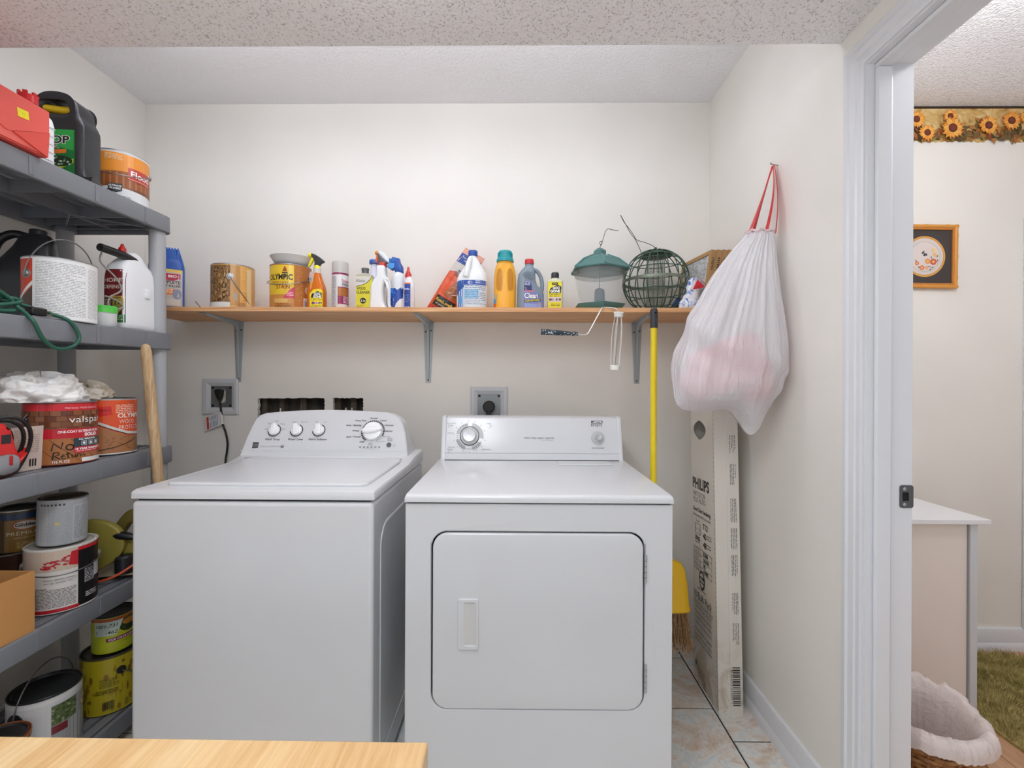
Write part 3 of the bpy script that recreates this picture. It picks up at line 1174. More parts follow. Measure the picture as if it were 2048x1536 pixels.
m_silver = mat((188, 189, 191), 0.42, 0.9, name='brushed_silver')
M = kplace(941, 872)
r = 19.5 * kpx
kb = MB().lathe([(r, 0), (r, 0.002), (r * 0.96, 0.003)], 40, M).build('timer_knob', mat((60, 62, 66), 0.4), dryer)
MB().lathe([(r * 0.94, 0.002), (r * 0.9, 0.006), (r * 0.74, 0.008), (r * 0.70, 0.018), (r * 0.64, 0.020)], 40, M).build('skirt', mat((198, 199, 200), 0.35), kb)
MB().lathe([(r * 0.66, 0.018), (r * 0.62, 0.0225), (r * 0.1, 0.0205)], 40, M).build('cap', m_silver, kb)
M = kplace(1197, 876)
r = 13 * kpx
kb = MB().lathe([(r, 0), (r, 0.003), (r * 0.9, 0.006)], 32, M).build('start_knob', mat((190, 192, 194), 0.4), dryer)
MB().lathe([(r * 0.62, 0.004), (r * 0.58, 0.016), (r * 0.5, 0.019)], 32, M).build('stem', mat((205, 206, 206), 0.35), kb)
MB().lathe([(r * 0.5, 0.018), (r * 0.46, 0.022), (r * 0.08, 0.0205)], 32, M).build('cap', m_silver, kb)
for sx_ in (-1, 1):
    for yy in (0.06, DD - 0.06):
        MB().lathe([(0.02, 0), (0.02, 0.025)], 16, Matrix.Translation((sx_ * (dhw - 0.06), yy, 0))).build('foot', M_BLACK, dryer)

# ================================================================ table in the foreground
m_butcher, nt, b = nodes_of('laminated_pine', 0.35)
v = coords(nt)
sep = nt.nodes.new('ShaderNodeSeparateXYZ')
nt.links.new(v, sep.inputs[0])
ml = nt.nodes.new('ShaderNodeMath')
ml.operation = 'MULTIPLY'
ml.inputs[1].default_value = 24
nt.links.new(sep.outputs[0], ml.inputs[0])
fl = nt.nodes.new('ShaderNodeMath')
fl.operation = 'FLOOR'
nt.links.new(ml.outputs[0], fl.inputs[0])
wn = nt.nodes.new('ShaderNodeTexWhiteNoise')
wn.noise_dimensions = '1D'
nt.links.new(fl.outputs[0], wn.inputs['W'])
cA = ramp(nt, wn.outputs['Value'], [(0, (206, 164, 110)), (0.5, (220, 184, 132)), (1, (230, 202, 156))])
v2 = coords(nt, (40, 2.5, 1))
cB = ramp(nt, tex_noise(nt, v2, 3, 4, 0.6, 0.6), [(0.3, (190, 144, 90)), (0.6, (224, 192, 144)), (0.8, (234, 210, 168))])
nt.links.new(mixc(nt, 0.45, cA, cB), b.inputs['Base Color'])
tb = P(857, 1483, 0.598)
table = thing('wooden_table', 'light pine butcher-block table in the near foreground', 'table', (tb.x, tb.y, 0))
box('tabletop', -1.35, 0, -0.75, 0, tb.z - 0.032, tb.z, m_butcher, table, bevel=0.003)
for lx in (-1.28, -0.07):
    for ly in (-0.69, -0.07):
        box('leg', lx - 0.03, lx + 0.03, ly - 0.03, ly + 0.03, 0, tb.z - 0.032, m_butcher, table, bevel=0.004)
# ================================================================ paint cans
def bail(mb, r, zc, e_ang, swing, R=None, k=1.15, wr=0.0019, n=22):
    R = R or r * 1.06
    e = Vector((cos(e_ang), sin(e_ang), 0))
    nrm = Vector((-sin(e_ang), cos(e_ang), 0))
    up = Vector((0, 0, 1)) * cos(swing) + nrm * sin(swing)
    pts = [e * (R * cos(pi * i / n)) + up * (R * k * sin(pi * i / n)) + Vector((0, 0, zc)) for i in range(n + 1)]
    return mb.tube(pts, wr, 8)


def paint_can(label, x, y, z, r, h, draw, face=0.0, body='#d8d8d8', lid='steel', handle=None, group=None, ear='#9a9a98', ear_r=0.014, name='paint_can', tilt=(0, 0), seed=1, rimcol=None, lidcol=None, cat='can'):
    a_cam = atan2(-y, -x) + face
    t = thing(name, label, cat, (x, y, z), 0, group, rot=(tilt[0], tilt[1], 0))
    b = MB().lathe([(r * 0.985, 0.0), (r * 1.01, 0.002), (r * 1.01, 0.005), (r, 0.007), (r, h - 0.006), (r * 1.012, h - 0.004), (r * 1.012, h - 0.001), (r * 0.985, h)], 56, cap1=False).build('body', mat(body, 0.35), t)
    rm = mat(rimcol, 0.35) if rimcol else M_STEEL
    lm = mat(lidcol, 0.35) if lidcol else M_STEEL
    MB().lathe([(r * 1.012, h - 0.004), (r * 1.015, h - 0.001), (r * 0.985, h + 0.0005), (r * 0.955, h - 0.003), (r * 0.945, h - 0.006), (r * 0.925, h - 0.003), (r * 0.905, h - 0.001)], 56, cap0=False, cap1=False).build('rim', rm, t)
    if lid:
        MB().lathe([(r * 0.915, h - 0.0015), (r * 0.89, h - 0.001), (r * 0.86, h - 0.006), (r * 0.84, h - 0.0065), (r * 0.1, h - 0.006)], 48, cap0=False).build('lid', lm, t)
    if draw:
        p = Print(seed)
        draw(p, r, h)
        p.build('label_print', cylmap(r, a_cam), t, grid=r * 0.11, material=M_PRINTM)
    if handle:
        e_ang, swing = a_cam + handle[0], handle[1]
        k = handle[2] if len(handle) > 2 else 1.15
        for s_ in (0, pi):
            d = Vector((cos(e_ang + s_), sin(e_ang + s_), 0))
            M = Matrix.Translation(d * (r - 0.001) + Vector((0, 0, h * 0.72))) @ d.to_track_quat('Z', 'Y').to_matrix().to_4x4()
            MB().lathe([(ear_r, 0), (ear_r * 0.96, 0.002), (0.009, 0.003), (0.0075, 0.0065), (0.003, 0.007)], 20, M).build('ear', mat(ear, 0.35, 0.6 if ear != '#1b1b1c' else 0.0), t)
        bail(MB(), r, h * 0.72, e_ang, swing, r * 1.075, k).build('bail_handle', M_WIRE, t)
    return t


# ================================================================ plastic shelving unit
SFX, SBX = -1.328, -1.755
SY0, SY1 = 0.86, 1.775
TIER = [0.10, 0.54, 0.976, 1.407, 1.85]
TILT = 0.0175
YP = 1.735


def zsh(k, y):
    return TIER[k] - (YP - y) * TILT + 0.002


m_shelf = mat((124, 127, 134), 0.42, name='grey_shelf_plastic', bump=(90, 0.08))
m_post = mat((172, 174, 178), 0.4, name='light_grey_post_plastic')
unit = thing('plastic_shelving_unit', 'grey plastic five-tier shelving unit against the left wall', 'shelving', (0, YP, 0.0), rot=(TILT, 0, 0))
LH = 0.062
V0, F0 = outline([rrect(SBX, SFX, SY0 - YP, SY1 - YP, 0.035, 6), rrect(SBX + 0.016, SFX - 0.016, SY0 - YP + 0.016, SY1 - YP - 0.016, 0.022, 6)], LH, 0.004, 2)
lip_me = slat_me = None
for k, zt in enumerate(TIER):
    mb = MB().add(V0, F0, Matrix.Translation((0, 0, zt - LH / 2)))
    # web of ribs below the deck
    for yy in (SY0 - YP + 0.09, SY0 - YP + 0.31, SY0 - YP + 0.53, SY0 - YP + 0.75, SY1 - YP - 0.085):
        mb.box(SBX + 0.014, SFX - 0.014, yy - 0.003, yy + 0.003, zt - LH + 0.012, zt - 0.012)
    mb.box((SBX + SFX) / 2 - 0.003, (SBX + SFX) / 2 + 0.003, SY0 - YP + 0.014, SY1 - YP - 0.014, zt - LH + 0.01, zt - 0.012)
    for sx_ in (SBX + 0.038, SFX - 0.038):
        for sy_ in (SY0 - YP + 0.04, SY1 - YP - 0.04):
            mb.lathe([(0.034, zt - LH + 0.002), (0.034, zt - 0.012)], 20, Matrix.Translation((sx_, sy_, 0)))
            for q in (-1, 1):
                mb.tube([(sx_, sy_, zt - LH + 0.012), ((SBX + SFX) / 2, sy_ + q * 0.16 if SY0 - YP < sy_ + q * 0.16 < SY1 - YP else sy_, zt - LH + 0.012)], 0.003, 4)
    if k == 0:
        mb = MB().add(V0, F0, Matrix.Translation((0, 0, zt - LH / 2)))
        mb.box(SBX + 0.02, SFX - 0.02, SY0 - YP + 0.05, SY0 - YP + 0.056, 0.05, zt - 0.01)
    sh = mb.build('shelf', m_shelf, unit)
    # shallow flutes on the front lip
    for yy in (1.06, 1.255, 1.45, 1.64):
        box('flute', SFX - 0.001, SFX + 0.0022, yy - YP - 0.006, yy - YP + 0.006, zt - LH + 0.006, zt - 0.005, m_shelf, sh, bevel=0.001)
    n = 9
    wd = (SFX - SBX - 0.032) / n
    for i in range(n):
        if slat_me is None:
            o = MB().box(-wd * 0.36, wd * 0.36, SY0 - YP + 0.014, SY1 - YP - 0.014, -0.012, 0).build('slat', m_shelf, sh, smooth=None)
            slat_me = o.data
        else:
            o = bpy.data.objects.new('slat', slat_me)
            COL.objects.link(o)
            o.parent = sh
        o.location = (SBX + 0.016 + wd * (i + 0.5), 0, zt - 0.001)
post_me = None
for sx_ in (SBX + 0.038, SFX - 0.037):
    for sy_ in (SY0 - YP + 0.04, 0.0):
        for k in range(4):
            z0, z1 = TIER[k] - 0.004, TIER[k + 1] - LH + 0.01
            MB().lathe([(0.0262, z0), (0.0262, z1)], 24, Matrix.Translation((sx_, sy_, 0))).build('post', m_post, unit)
        MB().lathe([(0.0262, 0.0 + abs(sy_) * TILT), (0.0262, TIER[0] - LH + 0.01)], 24, Matrix.Translation((sx_, sy_, 0))).build('foot', m_post, unit)

# ================================================================ things on the shelving unit
# ---- top tier
rx0 = SFX + 0.018
zt = zsh(4, 1.2)
t = thing('cardboard_carton', 'red carton with folded end flaps and a yellow price sticker, on the top tier', 'box', (rx0 - 0.1, 1.13, zt))
m_red = mat((226, 82, 72), 0.5, name='red_card')
X1 = 0.1
by0, by1, bh = -0.13, 0.122, 0.128
MB().box(-0.16, X1 - 0.004, by0, by1, 0, bh).build('carton', m_red, t, bevel=0.002)
mbf = MB()
mbf.prism([(by0, 0.004), (by1, 0.004), (0.0, bh * 0.62)], X1 - 0.004, X1 - 0.0005, 'yz')
mbf.build('bottom_flap', mat((232, 104, 92), 0.5), t)
mbf = MB()
mbf.prism([(by0, bh), (by1, bh), (by1, bh * 0.55), (0.02, bh * 0.18), (by0, bh * 0.6)], X1 - 0.001, X1 + 0.002, 'yz')
mbf.build('top_flap', mat((230, 92, 82), 0.5), t)
mbf = MB()
mbf.prism([(by1 - 0.004, 0.0), (by1, bh * 0.55), (0.03, bh * 0.2)], X1 - 0.002, X1 + 0.004, 'yz')
mbf.build('side_flap', mat((222, 78, 68), 0.5), t)
pr = Print(2)
pr.rect(-0.014, -0.011, 0.014, 0.011, '#f2e21c')
pr.text('.99', 0, -0.003, 0.006, '#d8c818')
pr.build('price_sticker', planemap((X1 + 0.002, 0.055, bh * 0.66), (0, 1, 0.12), (0, -0.12, 1)), t)

zt = zsh(4, 1.3)
t = thing('plastic_bottle', 'white ribbed plastic bottle with a red cap, between red carton and black jug', 'bottle', (-1.412, 1.292, zt))
bd = body_loft([(0, 0.088, 0.072, 5), (0.003, 0.096, 0.078, 5), (0.125, 0.096, 0.078, 5), (0.142, 0.092, 0.074, 4), (0.158, 0.07, 0.06, 3), (0.168, 0.04, 0.04, 2), (0.172, 0.034, 0.034, 2), (0.18, 0.034, 0.034, 2)]).build('body', mat((236, 240, 244), 0.35), t)
mb = MB()
for k in range(5):
    mb.tube([(0.049, -0.03, 0.02 + k * 0.024), (0.0495, 0.0, 0.02 + k * 0.024), (0.049, 0.03, 0.02 + k * 0.024)], 0.0012, 5)
mb.tube([(0.0485, -0.026, 0.012), (0.0485, -0.026, 0.128)], 0.0012, 5)
mb.build('ribs', mat((222, 226, 231), 0.35), t)
mb = MB().lathe([(0.022, 0.176), (0.022, 0.196), (0.019, 0.199)], 20)
for k in range(6):
    a = k * pi / 3
    mb.box(-0.005, 0.005, -0.003, 0.003, 0.196, 0.205, Matrix.Translation((0.019 * cos(a), 0.019 * sin(a), 0)) @ Matrix.Rotation(a + pi / 2, 4, 'Z'))
mb.build('cap', mat((200, 32, 34), 0.35), t)

# black jug, outline seen from its label side (local x = width, y = height)
zt = zsh(4, 1.45)
jug = thing('plastic_jug', 'black plastic jug with a green label and yellow spray wand in its handle', 'jug', (-1.474, 1.448, zt), 0.10)
out = catmull([(-0.095, 0.0), (0.0, 0.0), (0.094, 0.0), (0.096, 0.01), (0.096, 0.10), (0.096, 0.175), (0.092, 0.195), (0.082, 0.215), (0.078, 0.235), (0.072, 0.255), (0.055, 0.272), (0.03, 0.279), (-0.01, 0.279), (-0.03, 0.276),
               (-0.045, 0.265), (-0.062, 0.245), (-0.082, 0.215), (-0.096, 0.19), (-0.096, 0.08), (-0.096, 0.01)], 4, True)
hole = catmull([(-0.028, 0.228), (0.0, 0.222), (0.035, 0.222), (0.052, 0.228), (0.055, 0.245), (0.045, 0.258), (0.02, 0.264), (-0.005, 0.263), (-0.022, 0.252)], 4, True)
V, Fs = outline([out, hole], 0.105, 0.020, 4)
m_jug = mat((44, 45, 49), 0.32, name='black_jug_plastic')
bd = MB().add([Vector((v.x, v.y, v.z * 0.8)) for v in V], Fs, M_XZ).build('body', m_jug, jug, smooth=50)
mb = MB().tube([(0.0955, -0.028, 0.168), (0.0957, 0.0, 0.163), (0.0955, 0.028, 0.168)], 0.0012, 5)
mb.build('seam', mat((30, 30, 33), 0.4), jug)
pr = Print(8)
pr.rect(-0.085, 0.012, 0.076, 0.165, '#0f7a34')
pr.poly([(-0.085, 0.135), (0.072, 0.10), (0.072, 0.165), (-0.085, 0.165)], '#2fae4c')
pr.poly([(-0.085, 0.02), (-0.02, 0.028), (0.04, 0.045), (0.072, 0.062), (0.072, 0.075), (0.02, 0.056), (-0.085, 0.045)], '#c8d82e')
pr.ell(0.035, 0.066, 0.034, 0.017, '#16331c')
for k in range(16):
    pr.ell(0.035 + pr.rnd.uniform(-0.026, 0.026), 0.066 + pr.rnd.uniform(-0.011, 0.011), 0.0035, 0.003, pr.rnd.choice(['#5c8a58', '#86ac7e', '#2d5c33', '#c4d8bc']), 7)
pr.poly([(-0.05, 0.082), (0.05, 0.092), (0.052, 0.104), (-0.05, 0.096)], '#f07f26')
pr.text('kills insects', -0.005, 0.089, 0.006, '#f8f2d0', rot=0.09)
pr.text('STOP', 0.012, 0.122, 0.023, '#ffffff', bold=0.075, w=0.10)
pr.text('STOP', 0.012, 0.122, 0.023, '#101512', bold=0.03, w=0.096)
pr.text('BUGS.', 0.0, 0.106, 0.012, '#ffffff', bold=0.05, w=0.06)
pr.text('BUGS.', 0.0, 0.106, 0.012, '#101512', bold=0.02, w=0.057)
pr.poly([(0.045, 0.024), (0.062, 0.024), (0.0535, 0.036)], '#123c1e')
pr.build('label_print', planemap((0, -0.0422, 0), (1, 0, 0), (0, 0, 1)), jug)
MB().tube([(-0.10, -0.02, 0.262), (-0.062, -0.03, 0.25), (-0.02, -0.022, 0.240), (0.02, -0.014, 0.239), (0.044, -0.012, 0.240)], [0.006, 0.009, 0.011, 0.012, 0.012], 14).build('spray_wand', mat((238, 204, 34), 0.38), jug)
MB().lathe([(0.0122, 0.0), (0.011, 0.005), (0.005, 0.006)], 14, Matrix.Translation((0.044, -0.012, 0.240)) @ Matrix.Rotation(pi / 2, 4, 'Y')).build('wand_end', mat((190, 150, 20), 0.4), jug)


def d_flood(p, r, h):
    p.rect(-0.26, 0.004, 0.26, h - 0.008, '#dfe1e2')
    p.rect(-0.16, 0.085, 0.13, h - 0.010, '#e8953a')
    p.poly([(-0.16, 0.045), (-0.03, 0.06), (0.13, 0.05), (0.13, 0.115), (0.03, 0.12), (-0.16, 0.098)], '#9a5a34')
    for k in range(16):
        x = -0.155 + k * 0.0178
        p.rect(x, 0.062, x + 0.0045, 0.112, '#c07a48')
    p.rect(0.020, 0.092, 0.102, 0.136, '#c4473a')
    p.rect(0.020, 0.096, 0.102, 0.0972, '#f2e2d8')
    p.text('Flood', 0.062, 0.106, 0.021, '#ffffff', bold=0.02, w=0.068)
    p.copy(-0.045, h - 0.035, 0.008, h - 0.016, 0.0042, '#f6d9a8')
    p.poly([(-0.035, 0.068), (0.005, 0.072), (0.004, 0.046), (-0.012, 0.038), (-0.034, 0.043)], '#3c4448')
    p.text('ULTIMATE', -0.015, 0.059, 0.006, '#ffffff', bold=0.03, w=0.034)
    p.text('GUARD', -0.015, 0.050, 0.006, '#ffffff', bold=0.03, w=0.030)
    p.text('Waterproofing', 0.065, 0.058, 0.008, '#5c5f60', w=0.078)
    p.copy(0.0, 0.012, 0.03, 0.03, 0.005, '#8a8d8e')


paint_can('metal paint can with an orange wood-deck label and loose wire bail, on the top tier', -1.462, 1.655, zsh(4, 1.65), 0.0825, 0.19, d_flood, 0.0, '#dfe1e2', handle=(radians(-100), radians(112), 1.25))

# ---- second tier from the top
zt = zsh(3, 1.45)
t = thing('plastic_jug', 'tall black jug with a looped handle behind the big white-labelled paint can', 'jug', (-1.60, 1.46, zt), 0.45)
body_loft([(0, 0.17, 0.11, 4), (0.005, 0.18, 0.12, 4), (0.14, 0.18, 0.12, 4), (0.175, 0.165, 0.112, 3.5, 0.004), (0.21, 0.13, 0.10, 3, 0.014), (0.25, 0.10, 0.085, 2.6, 0.024), (0.28, 0.085, 0.07, 2.3, 0.028), (0.295, 0.06, 0.05, 2, 0.03)]).build('body', mat((30, 31, 34), 0.32), t)
MB().tube(catmull([(0.0, 0, 0.288), (-0.03, 0, 0.292), (-0.06, 0, 0.272), (-0.076, 0, 0.235), (-0.078, 0, 0.19), (-0.07, 0, 0.165)], 5), 0.013, 12).build('handle', mat((30, 31, 34), 0.32), t)
MB().lathe([(0.022, 0.285), (0.022, 0.31), (0.018, 0.313)], 20, Matrix.Translation((0.03, 0, 0))).build('cap', M_BLACK, t)


def d_white(p, r, h):
    p.rect(-0.26, 0.004, 0.26, h - 0.008, '#e9e9ea')
    p.rect(-0.20, 0.004, -0.072, h - 0.008, '#4a3a34')
    p.rect(-0.2, 0.07, -0.072, h - 0.008, '#d8472e')
    p.poly([(-0.2, 0.0705), (-0.12, 0.055), (-0.072, 0.098), (-0.072, 0.11), (-0.118, 0.068), (-0.2, 0.085)], '#f0eeec')
    p.poly([(-0.118, 0.05), (-0.072, 0.094), (-0.072, 0.004), (-0.118, 0.004)], '#5c4a40')
    p.rect(-0.07, 0.004, 0.26, h - 0.008, '#ecedee')
    p.copy(-0.064, 0.012, 0.052, h - 0.016, 0.0046, '#9a9ca0', h=0.34)
    p.copy(0.058, 0.012, 0.10, h - 0.02, 0.0042, '#a4a6aa', h=0.34)


paint_can('large paint can covered in fine white printing with its bail standing up', -1.402, 1.378, zsh(3, 1.38), 0.0835, 0.182, d_white, 0.10, '#ecedee', handle=(radians(-62), radians(14), 1.35), seed=11)

zt = zsh(3, 1.5)
t = thing('plastic_tub', 'small white tub with a bright green lid beside the white insect-spray jug', 'tub', (-1.382, 1.505, zt))
MB().lathe([(0.030, 0), (0.032, 0.003), (0.032, 0.05), (0.030, 0.052)], 28).build('tub', mat((214, 216, 216), 0.45), t)
MB().lathe([(0.034, 0.046), (0.034, 0.066), (0.031, 0.069), (0.02, 0.069)], 28).build('lid', mat((86, 200, 78), 0.4), t)
t = thing('spray_can', 'dark brown aerosol can standing behind the green-lidded tub', 'can', (-1.488, 1.525, zt))
MB().lathe([(0.029, 0), (0.031, 0.003), (0.031, 0.11), (0.026, 0.122), (0.014, 0.13)], 28).build('body', mat((58, 46, 40), 0.35, 0.3), t)
pr = Print(9)
pr.rect(-0.08, 0.02, 0.08, 0.105, '#5a463a')
pr.ell(0.0, 0.075, 0.014, 0.02, '#a08a70')
pr.copy(-0.03, 0.025, 0.03, 0.05, 0.005, '#b8a890')
pr.build('label_print', cylmap(0.031, -0.9), t, maxlen=0.008)

# insect-spray jug, side outline in the Y-Z plane
zt = zsh(3, 1.63)
ij = thing('spray_jug', 'white insect-spray jug with dark red label and black trigger handle, beside the shelf post', 'jug', (-1.402, 1.635, zt))
m_wj = mat((236, 239, 242), 0.35, name='white_hdpe')
bd = body_loft([(0, 0.078, 0.142, 5), (0.005, 0.087, 0.152, 5), (0.02, 0.088, 0.154, 5), (0.17, 0.088, 0.154, 5), (0.20, 0.085, 0.148, 4.5, 0, -0.002), (0.222, 0.078, 0.130, 4, 0, -0.006), (0.240, 0.068, 0.100, 3.4, 0, -0.006), (0.258, 0.060, 0.068, 3, 0, -0.004), (0.272, 0.050, 0.046, 2.6, 0, -0.006), (0.280, 0.036, 0.030, 2.4, 0, -0.008)], 64).build('body', m_wj, ij, smooth=60)
V, Fs = outline([rrect(-0.011, 0.011, -0.017, 0.017, 0.007)], 0.012, 0.004)
MB().add(V, Fs, Matrix.Translation((0.047, 0.014, 0.135)) @ M_YZ).build('nub', m_wj, ij)
MB().tube([(0.012, -0.14, 0.262), (0.018, -0.06, 0.258), (0.02, -0.01, 0.25)], [0.013, 0.0135, 0.012], 10).build('trigger_handle', mat((30, 30, 32), 0.35), ij)
MB().tube([(-0.012, 0.045, 0.236), (-0.008, 0.10, 0.226)], [0.010, 0.012], 10).build('wand_clip', mat((40, 42, 44), 0.3), ij)
MB().lathe([(0.011, 0.268), (0.0115, 0.286), (0.007, 0.292), (0.004, 0.302)], 12, Matrix.Translation((0.0, -0.04, 0))).build('pressure_knob', mat((200, 36, 34), 0.35), ij)
pr = Print(12)
pr.rect(-0.036, 0.02, 0.038, 0.205, '#5a1a1c')
pr.rect(-0.036, 0.11, 0.038, 0.205, '#7a1f22')
pr.text('HOME', 0.0, 0.160, 0.014, '#e8d8d0', bold=0.02, w=0.06)
pr.text('DEFENSE', 0.0, 0.138, 0.012, '#e8d8d0', bold=0.02, w=0.064)
pr.rect(-0.036, 0.106, 0.038, 0.112, '#c9a24a')
pr.poly([(0.0, 0.104), (0.034, 0.104), (0.034, 0.066), (0.017, 0.05), (0.0, 0.066)], '#b5a24c')
pr.text('12', 0.017, 0.08, 0.016, '#1c1a16', bold=0.03)
pr.text('MONTH', 0.017, 0.068, 0.006, '#1c1a16')
pr.rect(-0.036, 0.02, 0.038, 0.048, '#2f6a34')
pr.copy(-0.032, 0.055, -0.004, 0.1, 0.006, '#d8b8a8')
pr.copy(-0.032, 0.024, 0.034, 0.044, 0.006, '#a8d0a0')
pr.build('label_print', projmap(bd, (0, -0.078, 0), (1, 0, 0), (0, 0, 1)), ij, maxlen=0.012)
pts = catmull([(0.0, -0.12, 0.25), (0.002, -0.125, 0.215), (0.03, -0.10, 0.17), (0.036, -0.085, 0.13), (0.03, -0.12, 0.10), (0.034, -0.13, 0.07), (0.036, -0.10, 0.062), (0.036, -0.078, 0.075), (0.034, -0.10, 0.092), (0.03, -0.14, 0.10)], 6)
MB().tube(pts, 0.0028, 7).build('hose', mat((150, 146, 140), 0.45), ij)

# green extension cord
zt = zsh(3, 1.25)
x_ = SFX - 0.03
cord = thing('extension_cord', 'tangled green extension cord with black plug, hanging over the second tier', 'cord', (x_, 1.2, zt))
xo = SFX + 0.012 - x_
loop1 = catmull([(-0.06, -0.20, 0.09), (-0.03, -0.12, 0.105), (-0.01, -0.05, 0.075), (0.0, -0.005, 0.045), (0.01, 0.012, 0.02), (xo, 0.02, -0.015), (xo, 0.045, -0.06), (xo, 0.085, -0.085), (xo, 0.13, -0.075), (xo, 0.15, -0.045), (xo - 0.01, 0.13, 0.0), (0.0, 0.09, 0.02), (-0.02, 0.03, 0.035), (-0.03, -0.03, 0.035)], 8)
m_gc = mat((34, 92, 74), 0.4, name='green_cord')
MB().tube(loop1, 0.0052, 10).build('cable', m_gc, cord)
for pts in ([(-0.02, -0.2, 0.03), (0.0, -0.12, 0.018), (0.012, -0.05, 0.018), (0.012, 0.0, 0.03), (0.005, 0.02, 0.04), (-0.01, 0.0, 0.045), (-0.02, -0.08, 0.03), (-0.03, -0.2, 0.02)],
            [(0.0, -0.22, 0.05), (0.012, -0.1, 0.006), (0.016, -0.02, 0.006), (0.005, 0.0, 0.012), (-0.02, -0.06, 0.012), (-0.04, -0.2, 0.014)],
            [(-0.03, -0.2, 0.07), (-0.01, -0.1, 0.06), (0.006, -0.04, 0.035), (0.0, -0.06, 0.01), (-0.02, -0.2, 0.01)]):
    MB().tube(catmull(pts, 8), 0.0052, 10).build('cable', m_gc, cord)
pg = MB().box(0.0, 0.024, 0.035, 0.077, 0.005, 0.027).build('plug', M_BLACK, cord, bevel=0.005, seg=3)
for dz in (-0.005, 0.005):
    MB().box(0.008, 0.016, 0.076, 0.094, 0.016 + dz - 0.001, 0.016 + dz + 0.001).build('prong', mat((196, 186, 150), 0.3, 0.9), pg)

# ---- middle tier
def d_valspar(p, r, h):
    p.rect(-0.26, 0.004, 0.26, h - 0.006, '#8a2a26')
    p.rect(-0.26, h - 0.028, 0.26, h - 0.008, '#cf2230')
    p.rect(-0.26, 0.094, 0.26, h - 0.028, '#6e3d28')
    for k in range(4):
        for q in range(12):
            x = -0.13 + q * 0.024 + (k % 2) * 0.011
            p.rect(x, 0.098 + k * 0.0165, x + 0.022, 0.1125 + k * 0.0165, ['#7c482f', '#84502f', '#6a3a25', '#8a5838'][(q * 3 + k) % 4])
    p.rect(-0.26, 0.078, 0.26, 0.108, '#c01d2e')
    p.rect(-0.26, 0.004, 0.26, 0.080, '#a86a3c')
    for k in range(7):
        x = -0.16 + k * 0.045
        p.line([(x, 0.078), (x + 0.07, 0.006)], 0.0014, '#5e3820')
    p.text('valspar', 0.062, 0.126, 0.020, '#f4f2f0', bold=-0.005, w=0.092)
    p.text('PINE SOLID, WOOD & MASONRY', 0.05, h - 0.022, 0.005, '#f2d8d8', w=0.085)
    p.text('ONE-COAT EXTERIOR STAIN', 0.045, 0.096, 0.007, '#ffffff', bold=0.02, w=0.105)
    p.text('SOLID', 0.072, 0.084, 0.009, '#ffffff', bold=0.04, w=0.04)
    p.rect(0.026, 0.052, 0.13, 0.079, '#2c3a44')
    p.text('ALL-WEATHER', 0.062, 0.0725, 0.005, '#ffffff', bold=0.02, w=0.05)
    for k in range(3):
        x = 0.044 + k * 0.020
        p.rect(x, 0.056, x + 0.014, 0.069, '#e8eaec')
        p.rect(x + 0.001, 0.057, x + 0.013, 0.068, '#2c3a44')
        p.ell(x + 0.007, 0.0625, 0.004, 0.004, '#e8eaec', 9)
    p.rect(0.026, 0.034, 0.13, 0.052, '#c22a3a')
    p.text('10 YEAR WARRANTY', 0.07, 0.043, 0.0058, '#ffffff', bold=0.03, w=0.08)
    p.copy(0.032, 0.035, 0.11, 0.0405, 0.004, '#f0c8c8')
    p.text('116 FL OZ', 0.0, 0.008, 0.0075, '#ffffff', bold=0.01, w=0.036)
    p.rect(0.045, 0.006, 0.13, 0.018, '#e8e8e8')
    # handwriting
    n0 = len(p.items)
    W = 0.0034
    ink = '#16100c'
    p.line([(-0.056, 0.045), (-0.052, 0.066), (-0.036, 0.05), (-0.033, 0.069)], W, ink)
    p.ring(-0.018, 0.053, 0.0062, 0.0096, ink)
    p.line([(-0.054, 0.018), (-0.051, 0.040)], W, ink)
    p.line([(-0.052, 0.039), (-0.042, 0.040), (-0.040, 0.033), (-0.05, 0.029), (-0.038, 0.019)], W, ink)
    p.line([(-0.036, 0.026), (-0.029, 0.028), (-0.031, 0.033), (-0.036, 0.026), (-0.033, 0.019), (-0.026, 0.021)], W * 0.8, ink)
    p.line([(-0.023, 0.039), (-0.022, 0.022), (-0.018, 0.021)], W * 0.8, ink)
    p.line([(-0.027, 0.033), (-0.016, 0.034)], W * 0.7, ink)
    p.line([(-0.014, 0.031), (-0.013, 0.022), (-0.007, 0.023), (-0.006, 0.032), (-0.005, 0.022)], W * 0.8, ink)
    p.line([(-0.002, 0.022), (-0.001, 0.031), (0.004, 0.031)], W * 0.8, ink)
    p.line([(0.005, 0.022), (0.007, 0.031), (0.010, 0.024), (0.013, 0.032), (0.015, 0.024), (0.019, 0.026)], W * 0.8, ink)
    p.items[n0:] = [([(a + 0.036, b) for a, b in v], f, c, l) for v, f, c, l in p.items[n0:]]


paint_can('paint can with a red and brown label and No Return handwritten in black', -1.412, 1.392, zsh(2, 1.39), 0.0828, 0.19, d_valspar, 0.0, '#8a2a26', handle=(radians(-62), radians(28), 0.62), ear='#1b1b1c', seed=21)


